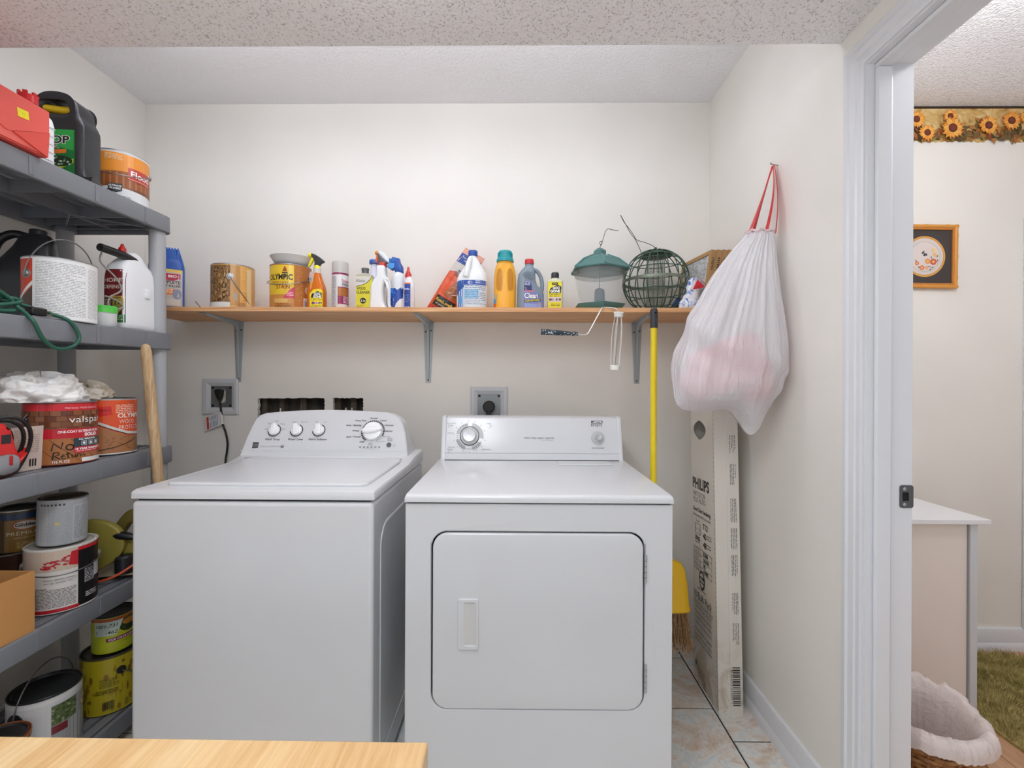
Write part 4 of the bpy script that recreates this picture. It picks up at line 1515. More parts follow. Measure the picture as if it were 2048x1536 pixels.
def d_oly2(p, r, h):
    p.rect(-0.26, 0.004, 0.26, h - 0.006, '#e4572a')
    p.rect(-0.26, h - 0.08, -0.02, h - 0.008, '#c93a22')
    p.poly([(-0.26, 0.004), (0.26, 0.004), (0.26, 0.05), (0.10, 0.058), (0.06, 0.062), (0.02, 0.078), (-0.02, 0.098), (-0.10, 0.12), (-0.26, 0.13)], '#a9744a')
    for k in range(42):
        x, y = p.rnd.uniform(-0.05, 0.11), p.rnd.uniform(0.016, 0.062)
        p.line([(x, y), (x + 0.004, y - 0.002), (x + 0.008, y)], 0.0012, '#5e3a22')
    p.line([(0.14, 0.068), (0.10, 0.068), (0.06, 0.072), (0.02, 0.088), (-0.02, 0.108), (-0.10, 0.13)], 0.009, '#d8d4cc')
    p.line([(0.14, 0.062), (0.10, 0.062), (0.06, 0.066), (0.02, 0.082), (-0.02, 0.102), (-0.10, 0.124)], 0.003, '#2a2420')
    p.line([(-0.06, 0.014), (-0.02, 0.016), (0.02, 0.024), (0.06, 0.036), (0.10, 0.052)], 0.003, '#33241a')
    p.text('OLYMPIC', 0.075, 0.124, 0.015, '#f6efe8', bold=0.03, w=0.092)
    p.text('WOOD', 0.060, 0.104, 0.014, '#f6efe8', bold=-0.01, w=0.052)
    p.text('PROTECTOR', 0.078, 0.084, 0.014, '#f6efe8', bold=-0.01, w=0.09)
    p.copy(0.024, h - 0.052, 0.085, h - 0.022, 0.006, '#f6c8b0')
    p.poly([(-0.032, h - 0.03), (0.012, h - 0.026), (0.016, h - 0.055), (-0.028, h - 0.062)], '#d62a26')
    p.text('Protection', -0.008, h - 0.042, 0.006, '#3a1410', shear=0.2, w=0.036)


paint_can('bright orange wood-stain can at the right end of the middle tier', -1.432, 1.568, zsh(2, 1.57), 0.0825, 0.19, d_oly2, 0.0, '#d8d8d6', seed=22)


def rag(name, label, loc, sx_, sy_, sz, col, seed, fold=1.0, rough=0.9):
    m, nt, b = nodes_of(name + '_cloth', rough)
    v = coords(nt)
    nt.links.new(ramp(nt, tex_noise(nt, v, 14, 4, 0.6), [(0.3, col[0]), (0.62, col[1])]), b.inputs['Base Color'])
    bump(nt, b, tex_noise(nt, v, 420, 2), 0.35, 0.003)
    mb = MB()
    n, mm = 84, 40
    rings = []
    for i in range(mm + 1):
        t_ = i / mm
        a = t_ * pi * 0.5
        rr = cos(a) ** 0.75 if i < mm else 0.02
        zz = sin(a)
        ring = []
        for j in range(n):
            th = 2 * pi * j / n
            q = Vector((cos(th) * 1.3, sin(th) * 1.3, zz * 1.6)) + Vector((seed * 3.1, 0, 0))
            w = noise.noise(q * 1.2) * 0.30 + noise.noise(q * 2.7) * 0.16
            fd = abs(noise.noise(q * 3.3 + Vector((9, 2, 1)))) * 0.30 + abs(noise.noise(q * 6.5)) * 0.12
            k = 1 + (w - fd + 0.12) * fold
            dz = -0.10 * max(0, noise.noise(Vector((cos(th) * 2, sin(th) * 2, seed))))
            ring.append((sx_ * rr * cos(th) * k, sy_ * rr * sin(th) * k, max(0.0, sz * (zz * (1 + (w - fd) * 0.9 * fold) + dz * (1 - zz)))))
        rings.append(ring)
    mb.loft(rings)
    o = mb.build(name, m, None, smooth=80)
    o.location = loc
    return tag(o, label, 'rag')


rag('cleaning_rag', 'crumpled white cloth rag heaped on the red and brown paint can', (-1.447, 1.362, zsh(2, 1.39) + 0.188), 0.094, 0.098, 0.088, ((206, 200, 192), (246, 246, 246)), 1.0)
rag('cleaning_rag', 'dirty cream terry rag lying over the edge of the bright orange can', (-1.455, 1.520, zsh(2, 1.57) + 0.188), 0.062, 0.066, 0.058, ((150, 130, 104), (214, 206, 192)), 2.0)

# red tool with black lead
zt = zsh(2, 1.2)
tool = thing('power_tool', 'red power tool with a coiled black lead at the left of the middle tier', 'tool', (-1.38, 1.155, zt), 0.0)
m_rt = mat((214, 40, 40), 0.35, name='red_tool_plastic')
out = catmull([(-0.11, 0.0), (0.02, 0.0), (0.052, 0.004), (0.058, 0.03), (0.062, 0.06), (0.052, 0.085), (0.045, 0.12), (0.036, 0.138), (0.0, 0.144), (-0.05, 0.148), (-0.11, 0.148)], 4, True)
V, Fs = outline([out], 0.07, 0.014, 3)
tb_ = MB().add(V, Fs, M_YZ).build('housing', m_rt, tool, smooth=50)
V, Fs = outline([catmull([(-0.02, 0.01), (0.035, 0.01), (0.05, 0.03), (0.046, 0.052), (0.02, 0.06), (-0.02, 0.05)], 4, True)], 0.012, 0.003)
MB().add(V, Fs, Matrix.Translation((0.036, 0.005, 0.0)) @ M_YZ).build('shoe_guard', mat((176, 178, 182), 0.3, 0.8), tool)
box('trigger', 0.034, 0.044, 0.028, 0.036, 0.03, 0.056, mat((180, 24, 26), 0.4), tool, bevel=0.002)
box('badge', 0.034, 0.0365, 0.015, 0.037, 0.088, 0.112, mat((40, 40, 44), 0.4), tool, bevel=0.001)
for i, (R, yo) in enumerate(((0.072, 0.062), (0.064, 0.066), (0.052, 0.06))):
    pts = [(0.03 - 0.018 * i + 0.012 * sin(a * 2), yo - 0.03 + R * 0.78 * cos(a), 0.075 + R * 1.15 * sin(a)) for a in [2 * pi * k / 40 for k in range(40)]]
    MB().tube([(p[0], p[1], max(p[2], 0.006)) for p in pts], 0.0048, 8, closed=True).build('power_lead', M_BLACK, tool)
t = thing('paper_card', 'pale paper leaflet standing between the red tool and the handwritten can', 'leaflet', (-1.385, 1.262, zt), rot=(0, 0.05, 0.0))
MB().box(-0.001, 0.001, -0.04, 0.045, 0.0, 0.125).build('sheet', mat((206, 190, 180), 0.7), t)
pr = Print(3)
pr.copy(-0.032, 0.05, 0.036, 0.115, 0.006, '#b09a90')
pr.text('III', 0.02, 0.012, 0.02, '#2a2422', bold=0.03)
pr.build('printing', planemap((0.001, 0, 0), (0, 1, 0), (0, 0, 1)), t)

# ---- lower tier
def d_dark(p, r, h):
    p.rect(-0.26, 0.004, 0.26, h - 0.006, '#3a241c')
    p.rect(-0.26, 0.05, 0.26, 0.07, '#4a3026')


zb = zsh(1, 1.45)
paint_can('dark brown paint can underneath the gold-labelled can', -1.576, 1.405, zb, 0.082, 0.165, d_dark, 0.0, '#3a241c', lidcol='#2c2420', seed=31)


def d_glid(p, r, h):
    p.rect(-0.18, 0.003, 0.18, h - 0.004, '#4c3818')
    p.rect(-0.04, 0.003, 0.05, h - 0.03, '#7c5c26')
    p.rect(-0.025, 0.003, 0.025, h - 0.03, '#8a682e')
    p.rect(-0.18, h - 0.028, 0.18, h - 0.010, '#1e3358')
    p.ell(0.008, h - 0.046, 0.030, 0.0135, '#c8c0b8')
    p.ring(0.008, h - 0.046, 0.027, 0.030, '#b03024', k=0.45)
    p.text('Glidden', 0.008, h - 0.050, 0.0095, '#14110e', bold=0.03, w=0.048)
    p.text('PREMIUM', 0.004, h - 0.076, 0.011, '#d8c8a0', w=0.076)
    p.text('EXTERIOR PAINT + PRIMER', 0.006, h - 0.086, 0.004, '#d8c8a0', w=0.05)
    p.copy(-0.012, 0.012, 0.03, 0.03, 0.005, '#c0a870')


paint_can('small dark gold paint can with a blue band, left of the grey paper-wrapped can', -1.548, 1.405, zb + 0.166, 0.0605, 0.128, d_glid, 0.02, '#4c3818', seed=32, lidcol='#2a2826')


def d_redblack(p, r, h):
    p.rect(-0.26, 0.004, 0.26, h - 0.006, '#17171a')
    p.rect(-0.13, 0.004, 0.036, h - 0.006, '#dcd8d4')
    p.rect(-0.13, 0.125, 0.036, h - 0.006, '#c9b6a4')
    p.poly([(-0.13, 0.006), (-0.05, 0.006), (-0.075, h - 0.008), (-0.13, h - 0.008)], '#c4b0a0')
    for k in range(60):
        x = p.rnd.uniform(-0.045, 0.034)
        y = 0.128 + (x + 0.045) * 0.25 + p.rnd.uniform(0, 0.022)
        p.ell(x, y, p.rnd.uniform(0.002, 0.007), p.rnd.uniform(0.001, 0.0035), p.rnd.choice(['#b02530', '#c02834', '#a83a40']), 7)
    p.poly([(0.014, 0.138), (0.036, 0.132), (0.036, h - 0.012), (0.02, h - 0.014)], '#bf2630')
    p.rect(0.036, h - 0.016, 0.15, h - 0.006, '#c9222c')
    p.rect(-0.16, 0.004, 0.038, 0.014, '#b8202c')
    p.copy(-0.04, 0.085, 0.03, 0.112, 0.010, '#9a9aa0', h=0.2)
    p.copy(-0.075, 0.016, 0.034, 0.072, 0.0042, '#807e80', h=0.5)
    p.text('IMPORTANT:', -0.052, 0.074, 0.004, '#3a3a3c', bold=0.03, w=0.04)
    p.copy(0.052, 0.07, 0.085, 0.112, 0.0048, '#c8c8cc')
    p.copy(0.055, 0.024, 0.095, 0.04, 0.0055, '#e0e0e4')
    p.rect(0.082, 0.08, 0.11, 0.125, '#d4dae0')


paint_can('big paint can with worn white, red and black label, under the grey paper-wrapped can', -1.408, 1.392, zsh(1, 1.39), 0.0828, 0.19, d_redblack, 0.0, '#dcd8d4', handle=(radians(-92), radians(100), 1.2), seed=33, rimcol='#d8d4cc', lidcol='#b8b4ac')


def d_grey(p, r, h):
    p.rect(-0.19, 0.003, 0.19, h - 0.005, '#a9acb0')
    p.rect(-0.06, 0.006, -0.034, h - 0.02, '#b4b6b8')
    p.rect(0.022, 0.006, 0.08, h - 0.02, '#b6b9bd')
    p.copy(-0.056, 0.012, 0.018, h - 0.024, 0.0055, '#96999c', h=0.25)
    p.copy(0.026, 0.012, 0.064, h - 0.026, 0.005, '#868a90', h=0.4)
    p.rects([(-0.055 + k * 0.009, h - 0.018, -0.055 + k * 0.009 + 0.005, h - 0.012) for k in range(7)], '#3a3a3c')
    p.ell(-0.012, h * 0.48, 0.006, 0.0045, '#d0b878')


paint_can('small can in grey faded paper, tilted on the red, white and black can', -1.414, 1.398, zsh(1, 1.39) + 0.192, 0.0575, 0.138, d_grey, 0.0, '#a9acb0', seed=34, lidcol='#6a5c4c', tilt=(0.0, 0.03))

# cardboard box with an open top
zt = zsh(1, 1.13)
m_card = mat((196, 142, 82), 0.8, name='brown_cardboard', bump=(60, 0.2))
t = thing('cardboard_box', 'open brown cardboard box at the left of the lower tier', 'box', (-1.44, 1.12, zt), 0.0)
bx, by, bh, w_ = 0.105, 0.125, 0.165, 0.005
for nm, a in (('side_panel', (bx - w_, bx, -by, by, 0, bh)), ('side_panel', (-bx, -bx + w_, -by, by, 0, bh)), ('end_panel', (-bx + w_, bx - w_, by - w_, by, 0, bh)), ('end_panel', (-bx + w_, bx - w_, -by, -by + w_, 0, bh)), ('bottom_panel', (-bx + w_, bx - w_, -by + w_, by - w_, 0, w_))):
    box(nm, *a, m_card, t)

# olive saw-like tool
zt = zsh(1, 1.55)
saw = thing('power_saw', 'olive yellow power saw with black fittings and orange lead beside the washer', 'tool', (-1.43, 1.60, zt), 0.25)
m_ol = mat((150, 138, 62), 0.42, name='olive_plastic')
V, Fs = outline([[(0.0, 0.0)] + [(0.10 * cos(a), 0.105 + 0.085 * sin(a)) for a in [radians(-60 + 210 * k / 24) for k in range(25)]] + [(-0.085, 0.06)]], 0.028, 0.006)
MB().add(V, Fs, Matrix.Translation((-0.04, -0.05, 0.02)) @ M_XZ).build('blade_guard', m_ol, saw, smooth=50)
V, Fs = outline([catmull([(-0.03, 0.12), (0.02, 0.205), (0.05, 0.222), (0.075, 0.20), (0.11, 0.12), (0.13, 0.09), (0.10, 0.085), (0.07, 0.14), (0.045, 0.175), (0.01, 0.12)], 5, True)], 0.036, 0.008)
MB().add(V, Fs, Matrix.Translation((0.0, 0.02, 0.0)) @ M_XZ).build('handle', mat((112, 100, 44), 0.45), saw, smooth=50)
MB().box(0.0, 0.1, -0.04, 0.04, 0.075, 0.125).build('motor_housing', m_ol, saw, bevel=0.012, seg=3)
MB().box(-0.09, 0.12, -0.06, 0.07, 0.012, 0.018).build('base_plate', mat((168, 156, 132), 0.5, 0.4), saw, bevel=0.002)
mb = MB().tube([(0.02, -0.05, 0.155), (0.05, -0.055, 0.15), (0.09, -0.05, 0.14)], [0.012, 0.015, 0.010], 10)
mb.build('switch', M_BLACK, saw)
mb = MB().lathe([(0.026, 0.0), (0.026, 0.05), (0.02, 0.056)], 16, Matrix.Translation((0.055, -0.05, 0.025)))
mb.build('clamp_knob', mat((34, 36, 40), 0.4), saw)
MB().tube(catmull([(-0.07, -0.065, 0.006), (-0.02, -0.085, 0.006), (0.04, -0.09, 0.02), (0.09, -0.06, 0.05), (0.12, -0.01, 0.09), (0.09, -0.02, 0.135), (0.03, -0.04, 0.145)], 6), 0.0042, 8).build('orange_lead', mat((206, 88, 56), 0.45), saw)

# ---- bottom tier
def d_glwhite(p, r, h):
    p.rect(-0.26, 0.004, 0.26, h - 0.006, '#cfd0d2')
    p.rect(-0.26, h - 0.02, 0.26, h - 0.008, '#dcdcdc')
    p.rect(0.012, 0.004, 0.16, h - 0.03, '#9ea0a2')
    p.rect(0.012, 0.10, 0.075, h - 0.032, '#5c6a44')
    for k in range(70):
        p.ell(p.rnd.uniform(0.014, 0.075), p.rnd.uniform(0.10, 0.155), 0.004, 0.003, p.rnd.choice(['#394a2a', '#6c7a50', '#9aa47e', '#4c5c38']), 6)
    p.rect(0.012, 0.075, 0.05, 0.098, '#7a2c34')
    p.rect(0.06, 0.02, 0.16, 0.10, '#b4b4b2')
    for k in range(6):
        p.rect(0.065 + k * 0.014, 0.02, 0.068 + k * 0.014, 0.10, '#8e9092')
    p.ell(0.115, 0.125, 0.024, 0.02, '#d8d4d0')
    p.ring(0.115, 0.125, 0.021, 0.024, '#a83a34', k=0.8)
    p.text('Glidden', 0.118, 0.121, 0.009, '#2a2624', bold=0.02, w=0.036)


paint_can('white-sided paint can with a black lid and raised bail on the bottom tier', -1.447, 1.382, zsh(0, 1.38), 0.0828, 0.19, d_glwhite, 0.0, '#cfd0d2', handle=(radians(-48), radians(6), 1.5), ear_r=0.024, ear='#1b1b1c', seed=41, rimcol='#2a2a2c', lidcol='#26282a')


def d_yel(p, r, h):
    p.rect(-0.26, 0.004, 0.26, h - 0.006, '#b3a422')
    for k in range(46):
        x, y = p.rnd.uniform(-0.10, 0.06), p.rnd.uniform(0.01, h - 0.02)
        p.ell(x, y, p.rnd.uniform(0.002, 0.007), p.rnd.uniform(0.004, 0.016), p.rnd.choice(['#94801e', '#8a6a22', '#a6921f', '#7e5c20']), 8)
    p.copy(-0.03, 0.09, 0.02, 0.12, 0.005, '#5c5010', h=0.35)
    p.copy(-0.04, 0.07, 0.02, 0.084, 0.005, '#4c420e', h=0.4)
    p.bars(-0.022, 0.018, 0.008, 0.045)


paint_can('stained yellow gallon can on the bottom tier beside the washer', -1.425, 1.585, zsh(0, 1.58), 0.0828, 0.19, d_yel, 0.0, '#b3a422', handle=(radians(18), radians(125), 1.2), ear='#3a3a3a', seed=42, rimcol='#4a4230', lidcol='#2e2a22')


def d_cabot(p, r, h):
    p.rect(-0.2, 0.003, 0.2, h - 0.004, '#b8c02c')
    p.rect(-0.2, h - 0.018, 0.2, h - 0.006, '#b4552c')
    p.ell(0.045, h - 0.038, 0.032, 0.026, '#3a4a22')
    p.ell(0.045, h - 0.030, 0.022, 0.010, '#c07a34')
    p.text('Cabot', 0.046, h - 0.056, 0.016, '#1a1c12', bold=0.03, w=0.056)
    p.poly([(-0.056, h - 0.016), (0.026, h - 0.016), (0.008, h - 0.064), (-0.056, h - 0.064)], '#c4d4c8')
    p.text('1001-731', -0.020, h - 0.036, 0.011, '#1c1e1c', bold=0.01, shear=0.2, w=0.062)
    p.text('2', -0.048, h - 0.056, 0.010, '#1c1e1c', shear=0.2)
    p.text('-462', -0.006, h - 0.058, 0.011, '#1c1e1c', bold=0.01, shear=0.2, w=0.032)
    p.poly([(-0.02, 0.040), (0.08, 0.040), (0.08, 0.054), (-0.02, 0.052)], '#7c2450')
    p.text('SOLID COLOR ACRYLIC', 0.026, 0.043, 0.0065, '#f0e8ec', bold=0.02, w=0.08)
    p.text('STAIN & SEALER', 0.045, 0.03, 0.005, '#3a4a1a', w=0.05)


paint_can('small yellow-green stain can with a white number sticker, on the yellow can', -1.422, 1.590, zsh(0, 1.58) + 0.192, 0.059, 0.125, d_cabot, 0.0, '#b8c02c', seed=43, rimcol='#3a3a3a', lidcol='#6a6a68')


def d_part(p, r, h):
    p.rect(-0.2, 0.003, 0.2, h - 0.006, '#c8c8c0')
    p.rect(-0.2, h - 0.016, 0.2, h - 0.006, '#a85a2c')


paint_can('low paint can with a rusty orange rim at the left end of the bottom tier', -1.42, 1.225, zsh(0, 1.22), 0.068, 0.152, d_part, 0.0, '#c8c8c0', seed=44, rimcol='#8a4a28', lidcol='#2c2a28')

# wooden handle leaning on the unit
pt = PX(291, 690, -1.288)
pl = PX(318, 965, -1.268)
d = (pl - pt)
ft = pt + d * ((pt.z - 0.004) / -d.z)
m_hw = streak_mat('weathered_handle_wood', ((150, 118, 82), (190, 158, 118), (214, 188, 150)), (160, 160, 9), 0.75)
hs = thing('shovel_handle', 'worn wooden tool handle leaning on the shelving unit beside the washer', 'tool handle', tuple(ft))
dd = pt - ft
MB().tube([(0, 0, 0), dd * 0.3, dd * 0.6, dd * 0.9, dd * 0.985, dd * 0.998, dd * 1.003], [0.0175, 0.0175, 0.0172, 0.0162, 0.0158, 0.012, 0.004], 16).build('shaft', m_hw, hs)
MB().tube([(0, 0, 0.0), dd * 0.12], [0.021, 0.019], 16).build('ferrule', mat((70, 70, 72), 0.5, 0.7), hs)
# ================================================================ wall shelf
m_pine = streak_mat('pine_shelf_board', ((188, 128, 78), (218, 164, 112), (236, 190, 144)), (3.2, 60, 130), 0.5)
ZT, ZBt = 1.528, 1.5095
board = box('wall_shelf', -1.587, XR - 0.002, 1.829, YB - 0.001, ZBt, ZT, m_pine, bevel=0.0012)
tag(board, 'long pine board shelf on grey brackets along the back wall', 'shelf')
m_brk = mat((176, 184, 188), 0.4, 0.35, name='grey_steel_bracket')


def bracket(label, xw, xf, yf=1.853):
    t = thing('shelf_bracket', label, 'bracket', (xw, YB, ZBt), group='brackets under the pine shelf')
    L = 0.285
    ang = atan2(xf - xw, YB - yf)
    mb = MB()
    # wall leg, tapering down, folded with a raised spine
    mb.prism([(-0.024, -0.002), (0.024, -0.002), (0.021, -0.06), (0.012, -L), (-0.012, -L), (-0.021, -0.06)], -0.0035, -0.0005, 'xz')
    mb.build('wall_leg', m_brk, t, bevel=0.001)
    mb = MB()
    mb.loft([[(-0.008, -0.003, -0.006), (0.008, -0.003, -0.006), (0.005, -0.022, -0.006), (-0.005, -0.022, -0.006)],
             [(-0.006, -0.003, -L + 0.02), (0.006, -0.003, -L + 0.02), (0.004, -0.009, -L + 0.02), (-0.004, -0.009, -L + 0.02)]])
    mb.build('leg_spine', m_brk, t, bevel=0.001)
    R = Matrix.Rotation(-ang * 0.0, 4, 'Z')
    A = (YB - yf)
    mb = MB()
    dx = xf - xw
    mb.loft([[(-0.022, -0.002, -0.0035), (0.022, -0.002, -0.0035), (0.022, -0.002, -0.0005), (-0.022, -0.002, -0.0005)],
             [(dx - 0.012, -A, -0.0035), (dx + 0.012, -A, -0.0035), (dx + 0.012, -A, -0.0005), (dx - 0.012, -A, -0.0005)]])
    mb.build('shelf_arm', m_brk, t, bevel=0.001)
    mb = MB()
    mb.loft([[(-0.008, -0.004, -0.003), (0.008, -0.004, -0.003), (0.005, -0.004, -0.024), (-0.005, -0.004, -0.024)],
             [(dx - 0.006, -A + 0.02, -0.003), (dx + 0.006, -A + 0.02, -0.003), (dx + 0.004, -A + 0.02, -0.008), (dx - 0.004, -A + 0.02, -0.008)]])
    mb.build('arm_spine', m_brk, t, bevel=0.001)
    mb = MB()
    mb.prism([(0, -0.003), (-0.055, -0.003), (0, -0.06)], -0.0045, 0.0045, 'yz')
    mb.build('gusset', m_brk, t, bevel=0.001)
    for dx_, dz in ((-0.013, -0.045), (0.013, -0.04), (0.0, -L + 0.012)):
        MB().lathe([(0.0042, 0), (0.0038, 0.002), (0.002, 0.0026)], 10, Matrix.Translation((dx_, -0.0035, dz)) @ Matrix.Rotation(pi / 2, 4, 'X')).build('screw', mat((84, 88, 92), 0.4, 0.7), t)
    return t


bracket('grey steel shelf bracket above the left outlet', P(478, 700, YB).x, P(404, 626, 1.853).x)
bracket('grey steel shelf bracket between the washer and dryer', P(857, 700, YB).x, P(831, 627, 1.853).x)
bracket('grey steel shelf bracket just left of the broom handle', P(1273, 700, YB).x, P(1302, 632, 1.853).x)

# ---- outlets
m_frame = mat((206, 209, 213), 0.4, name='outlet_frame_plastic')
m_galv = mat((146, 150, 152), 0.4, 0.75, name='galvanised_box')


def outlet(label, px0, py0, px1, py1, gx0, gy0, gx1, gy1):
    a, b_ = P(px0, py0, YB - 0.008), P(px1, py1, YB - 0.008)
    g0, g1 = P(gx0, gy0, YB - 0.006), P(gx1, gy1, YB - 0.006)
    cx, cz = (g0.x + g1.x) / 2, (g0.z + g1.z) / 2
    t = thing('wall_outlet', label, 'outlet', (cx, YB, cz))
    A = (a.x - cx, b_.x - cx, b_.z - cz, a.z - cz)
    G = (g0.x - cx, g1.x - cx, g1.z - cz, g0.z - cz)
    mb = MB()

    def rr(y, r):
        return [(r[0], y, r[2]), (r[1], y, r[2]), (r[1], y, r[3]), (r[0], y, r[3])]
    ins = lambda r, d: (r[0] + d, r[1] - d, r[2] + d, r[3] - d)
    mb.loft([rr(-0.0002, A), rr(-0.010, A), rr(-0.013, ins(A, 0.006)), rr(-0.012, ins(G, -0.016)), rr(-0.004, G), rr(-0.0002, G)], False, False)
    mb.build('frame', m_frame, t, smooth=20)
    mb = MB().box(G[0] - 0.002, G[1] + 0.002, -0.0012, 0.0, G[2] - 0.002, G[3] + 0.002)
    mb.build('metal_box', m_galv, t)
    for sx_ in (0, 1):
        for sz in (2, 3):
            q = ((G[sx_] * 0.84), -0.0016, (G[sz] * 0.84))
            MB().lathe([(0.0062, 0), (0.0058, 0.0012)], 12, Matrix.Translation(q) @ Matrix.Rotation(pi / 2, 4, 'X')).build('corner_knockout', mat((52, 54, 56), 0.5, 0.5), t)
    return t, G


o1, G = outlet('recessed outlet with the washer cord plugged in, left of the wall openings', 405, 757, 476, 829, 421, 772, 463, 815)
V, Fs = outline([rrect(-0.016, 0.016, -0.030, 0.036, 0.012)], 0.006, 0.002)
rec = MB().add(V, Fs, Matrix.Translation((0.004, -0.003, 0)) @ M_XZ).build('receptacle', mat((186, 180, 168), 0.4), o1)
for dz in (0.018, -0.014):
    MB().lathe([(0.0155, 0), (0.0155, 0.003), (0.014, 0.004)], 24, Matrix.Translation((0.004, -0.006, dz)) @ Matrix.Rotation(pi / 2, 4, 'X')).build('socket', mat((206, 198, 180), 0.4), rec)
o2, G = outlet('recessed dryer outlet with a round black plug, above the dryer console', 941, 773, 1015, 846, 955, 788, 1001, 836)
MB().lathe([(0.028, 0), (0.0275, 0.028), (0.022, 0.034)], 28, Matrix.Translation((0.0, -0.001, -0.003)) @ Matrix.Rotation(pi / 2, 4, 'X')).build('dryer_plug', mat((38, 38, 40), 0.5), o2)
MB().tube([(0.0, -0.02, -0.01), (0.0, -0.022, -0.04), (0.0, -0.02, -0.10), (0.0, -0.03, -0.2)], [0.014, 0.013, 0.011, 0.011], 12).build('dryer_cord', mat((46, 46, 48), 0.5), o2)

# ---- washer cord with tag
c0 = P(438, 786, YB - 0.03)
lc = lambda px, py, y: P(px, py, YB - y) - c0
pts = catmull([lc(439, 798, .028), lc(441, 812, .025), lc(443, 828, .022), lc(445, 846, .02), (lc(451, 864, .02)), lc(455, 884, .02), lc(454, 902, .02), lc(451, 925, .025), lc(455, 960, .05)], 8)
cordt = MB().tube(pts, 0.0045, 10).build('power_cord', M_BLACK, washer)
cordt.location = c0 - Vector((wcx, WY0, 0))
cordt['label'] = 'black power cord with a paper tag'
V, Fs = outline([catmull([lc(432, 779, .03).xz, lc(445, 779, .03).xz, lc(446, 785, .03).xz, lc(442, 800, .03).xz, lc(437, 800, .03).xz, lc(431, 786, .03).xz], 4, True)], 0.022, 0.005)
MB().add(V, Fs, M_XZ).build('plug', M_BLACK, cordt)
MB().tube([lc(442, 824, .022), lc(445, 848, .02)], 0.0058, 10).build('tag_sleeve', mat((222, 220, 216), 0.5), cordt)
q = [lc(408, 834, .014), lc(441, 824, .02), lc(445, 849, .02), lc(410, 863, .014)]
MB().add(q + [v + Vector((0, 0.0006, 0)) for v in q], [(0, 1, 2, 3), (7, 6, 5, 4), (0, 4, 5, 1), (1, 5, 6, 2), (2, 6, 7, 3), (3, 7, 4, 0)]).build('paper_tag', mat((222, 222, 224), 0.6), cordt)
pr = Print(4)
w_ = (q[1] - q[0]).length
pr.rect(0.012, 0.004, 0.024, 0.062, '#cf4a34')
for k in range(6):
    pr.rects([(0.030 + k * 0.0075, 0.006, 0.033 + k * 0.0075, 0.030 + 0.005 * (k % 3)), (0.030 + k * 0.0075, 0.04, 0.033 + k * 0.0075, 0.058)], '#7a86a0')
pr.build('tag_print', planemap(q[3], q[2] - q[3], q[0] - q[3]), cordt)

# ================================================================ things standing on the wall shelf
SH = 'bottles and cans on the pine shelf'


def sx(px, Y):
    return P(px, 580, Y).x


def zat(py, Y, px=1000):
    return P(px, py, Y).z


def htop(py, Y, px=1000):
    return zat(py, Y, px) - ZT


# ---- blue insect-killer bottle
Y = 1.955
x = sx(352, Y)
t = thing('spray_bottle', 'blue insect-killer bottle beside the shelf post, left end of pine shelf', 'bottle', (x - 0.040, Y, ZT), 0.58)
m_bl = mat((28, 84, 176), 0.35, name='blue_hdpe')
bd = body_loft([(0, 0.118, 0.062, 5), (0.004, 0.126, 0.07, 5), (0.19, 0.126, 0.07, 5), (0.205, 0.122, 0.066, 4), (0.225, 0.112, 0.058, 4), (0.25, 0.098, 0.05, 4), (0.268, 0.088, 0.044, 4)]).build('body', m_bl, t)
mb = MB()
for k in range(9):
    xx = -0.04 + k * 0.01
    mb.box(xx - 0.003, xx + 0.003, -0.030, 0.03, 0.222, 0.272)
mb.build('ribbed_cap', mat((40, 104, 196), 0.35), t, bevel=0.001)
pr = Print(6)
pr.rect(-0.045, 0.02, 0.057, 0.178, '#c9c4c0')
pr.rect(-0.045, 0.165, 0.057, 0.178, '#e8c860')
pr.poly([(-0.03, 0.16), (0.05, 0.16), (0.05, 0.138), (0.02, 0.128), (-0.03, 0.136)], '#c02848')
pr.text('BIO', 0.022, 0.143, 0.010, '#ffffff', bold=0.03, w=0.03)
pr.ell(-0.008, 0.147, 0.006, 0.006, '#f0d0d8')
pr.text('COMPLETE', 0.006, 0.116, 0.013, '#1c1c20', bold=0.02, shear=0.1, w=0.088)
pr.text('INSECT KILLER', 0.006, 0.102, 0.009, '#1c1c20', bold=0.02, shear=0.1, w=0.088)
pr.rect(-0.04, 0.068, 0.03, 0.094, '#e8803a')
pr.copy(-0.038, 0.072, 0.025, 0.092, 0.006, '#fff0d8')
pr.ell(0.038, 0.072, 0.016, 0.022, '#9098b0')
pr.rect(-0.04, 0.025, 0.05, 0.05, '#d8d0c8')
pr.rect(-0.04, 0.025, -0.028, 0.06, '#a85a40')
pr.build('label_print', projmap(bd, (0, -0.036, 0), (1, 0, 0), (0, 0, 1)), t, maxlen=0.02, step=0.0001)

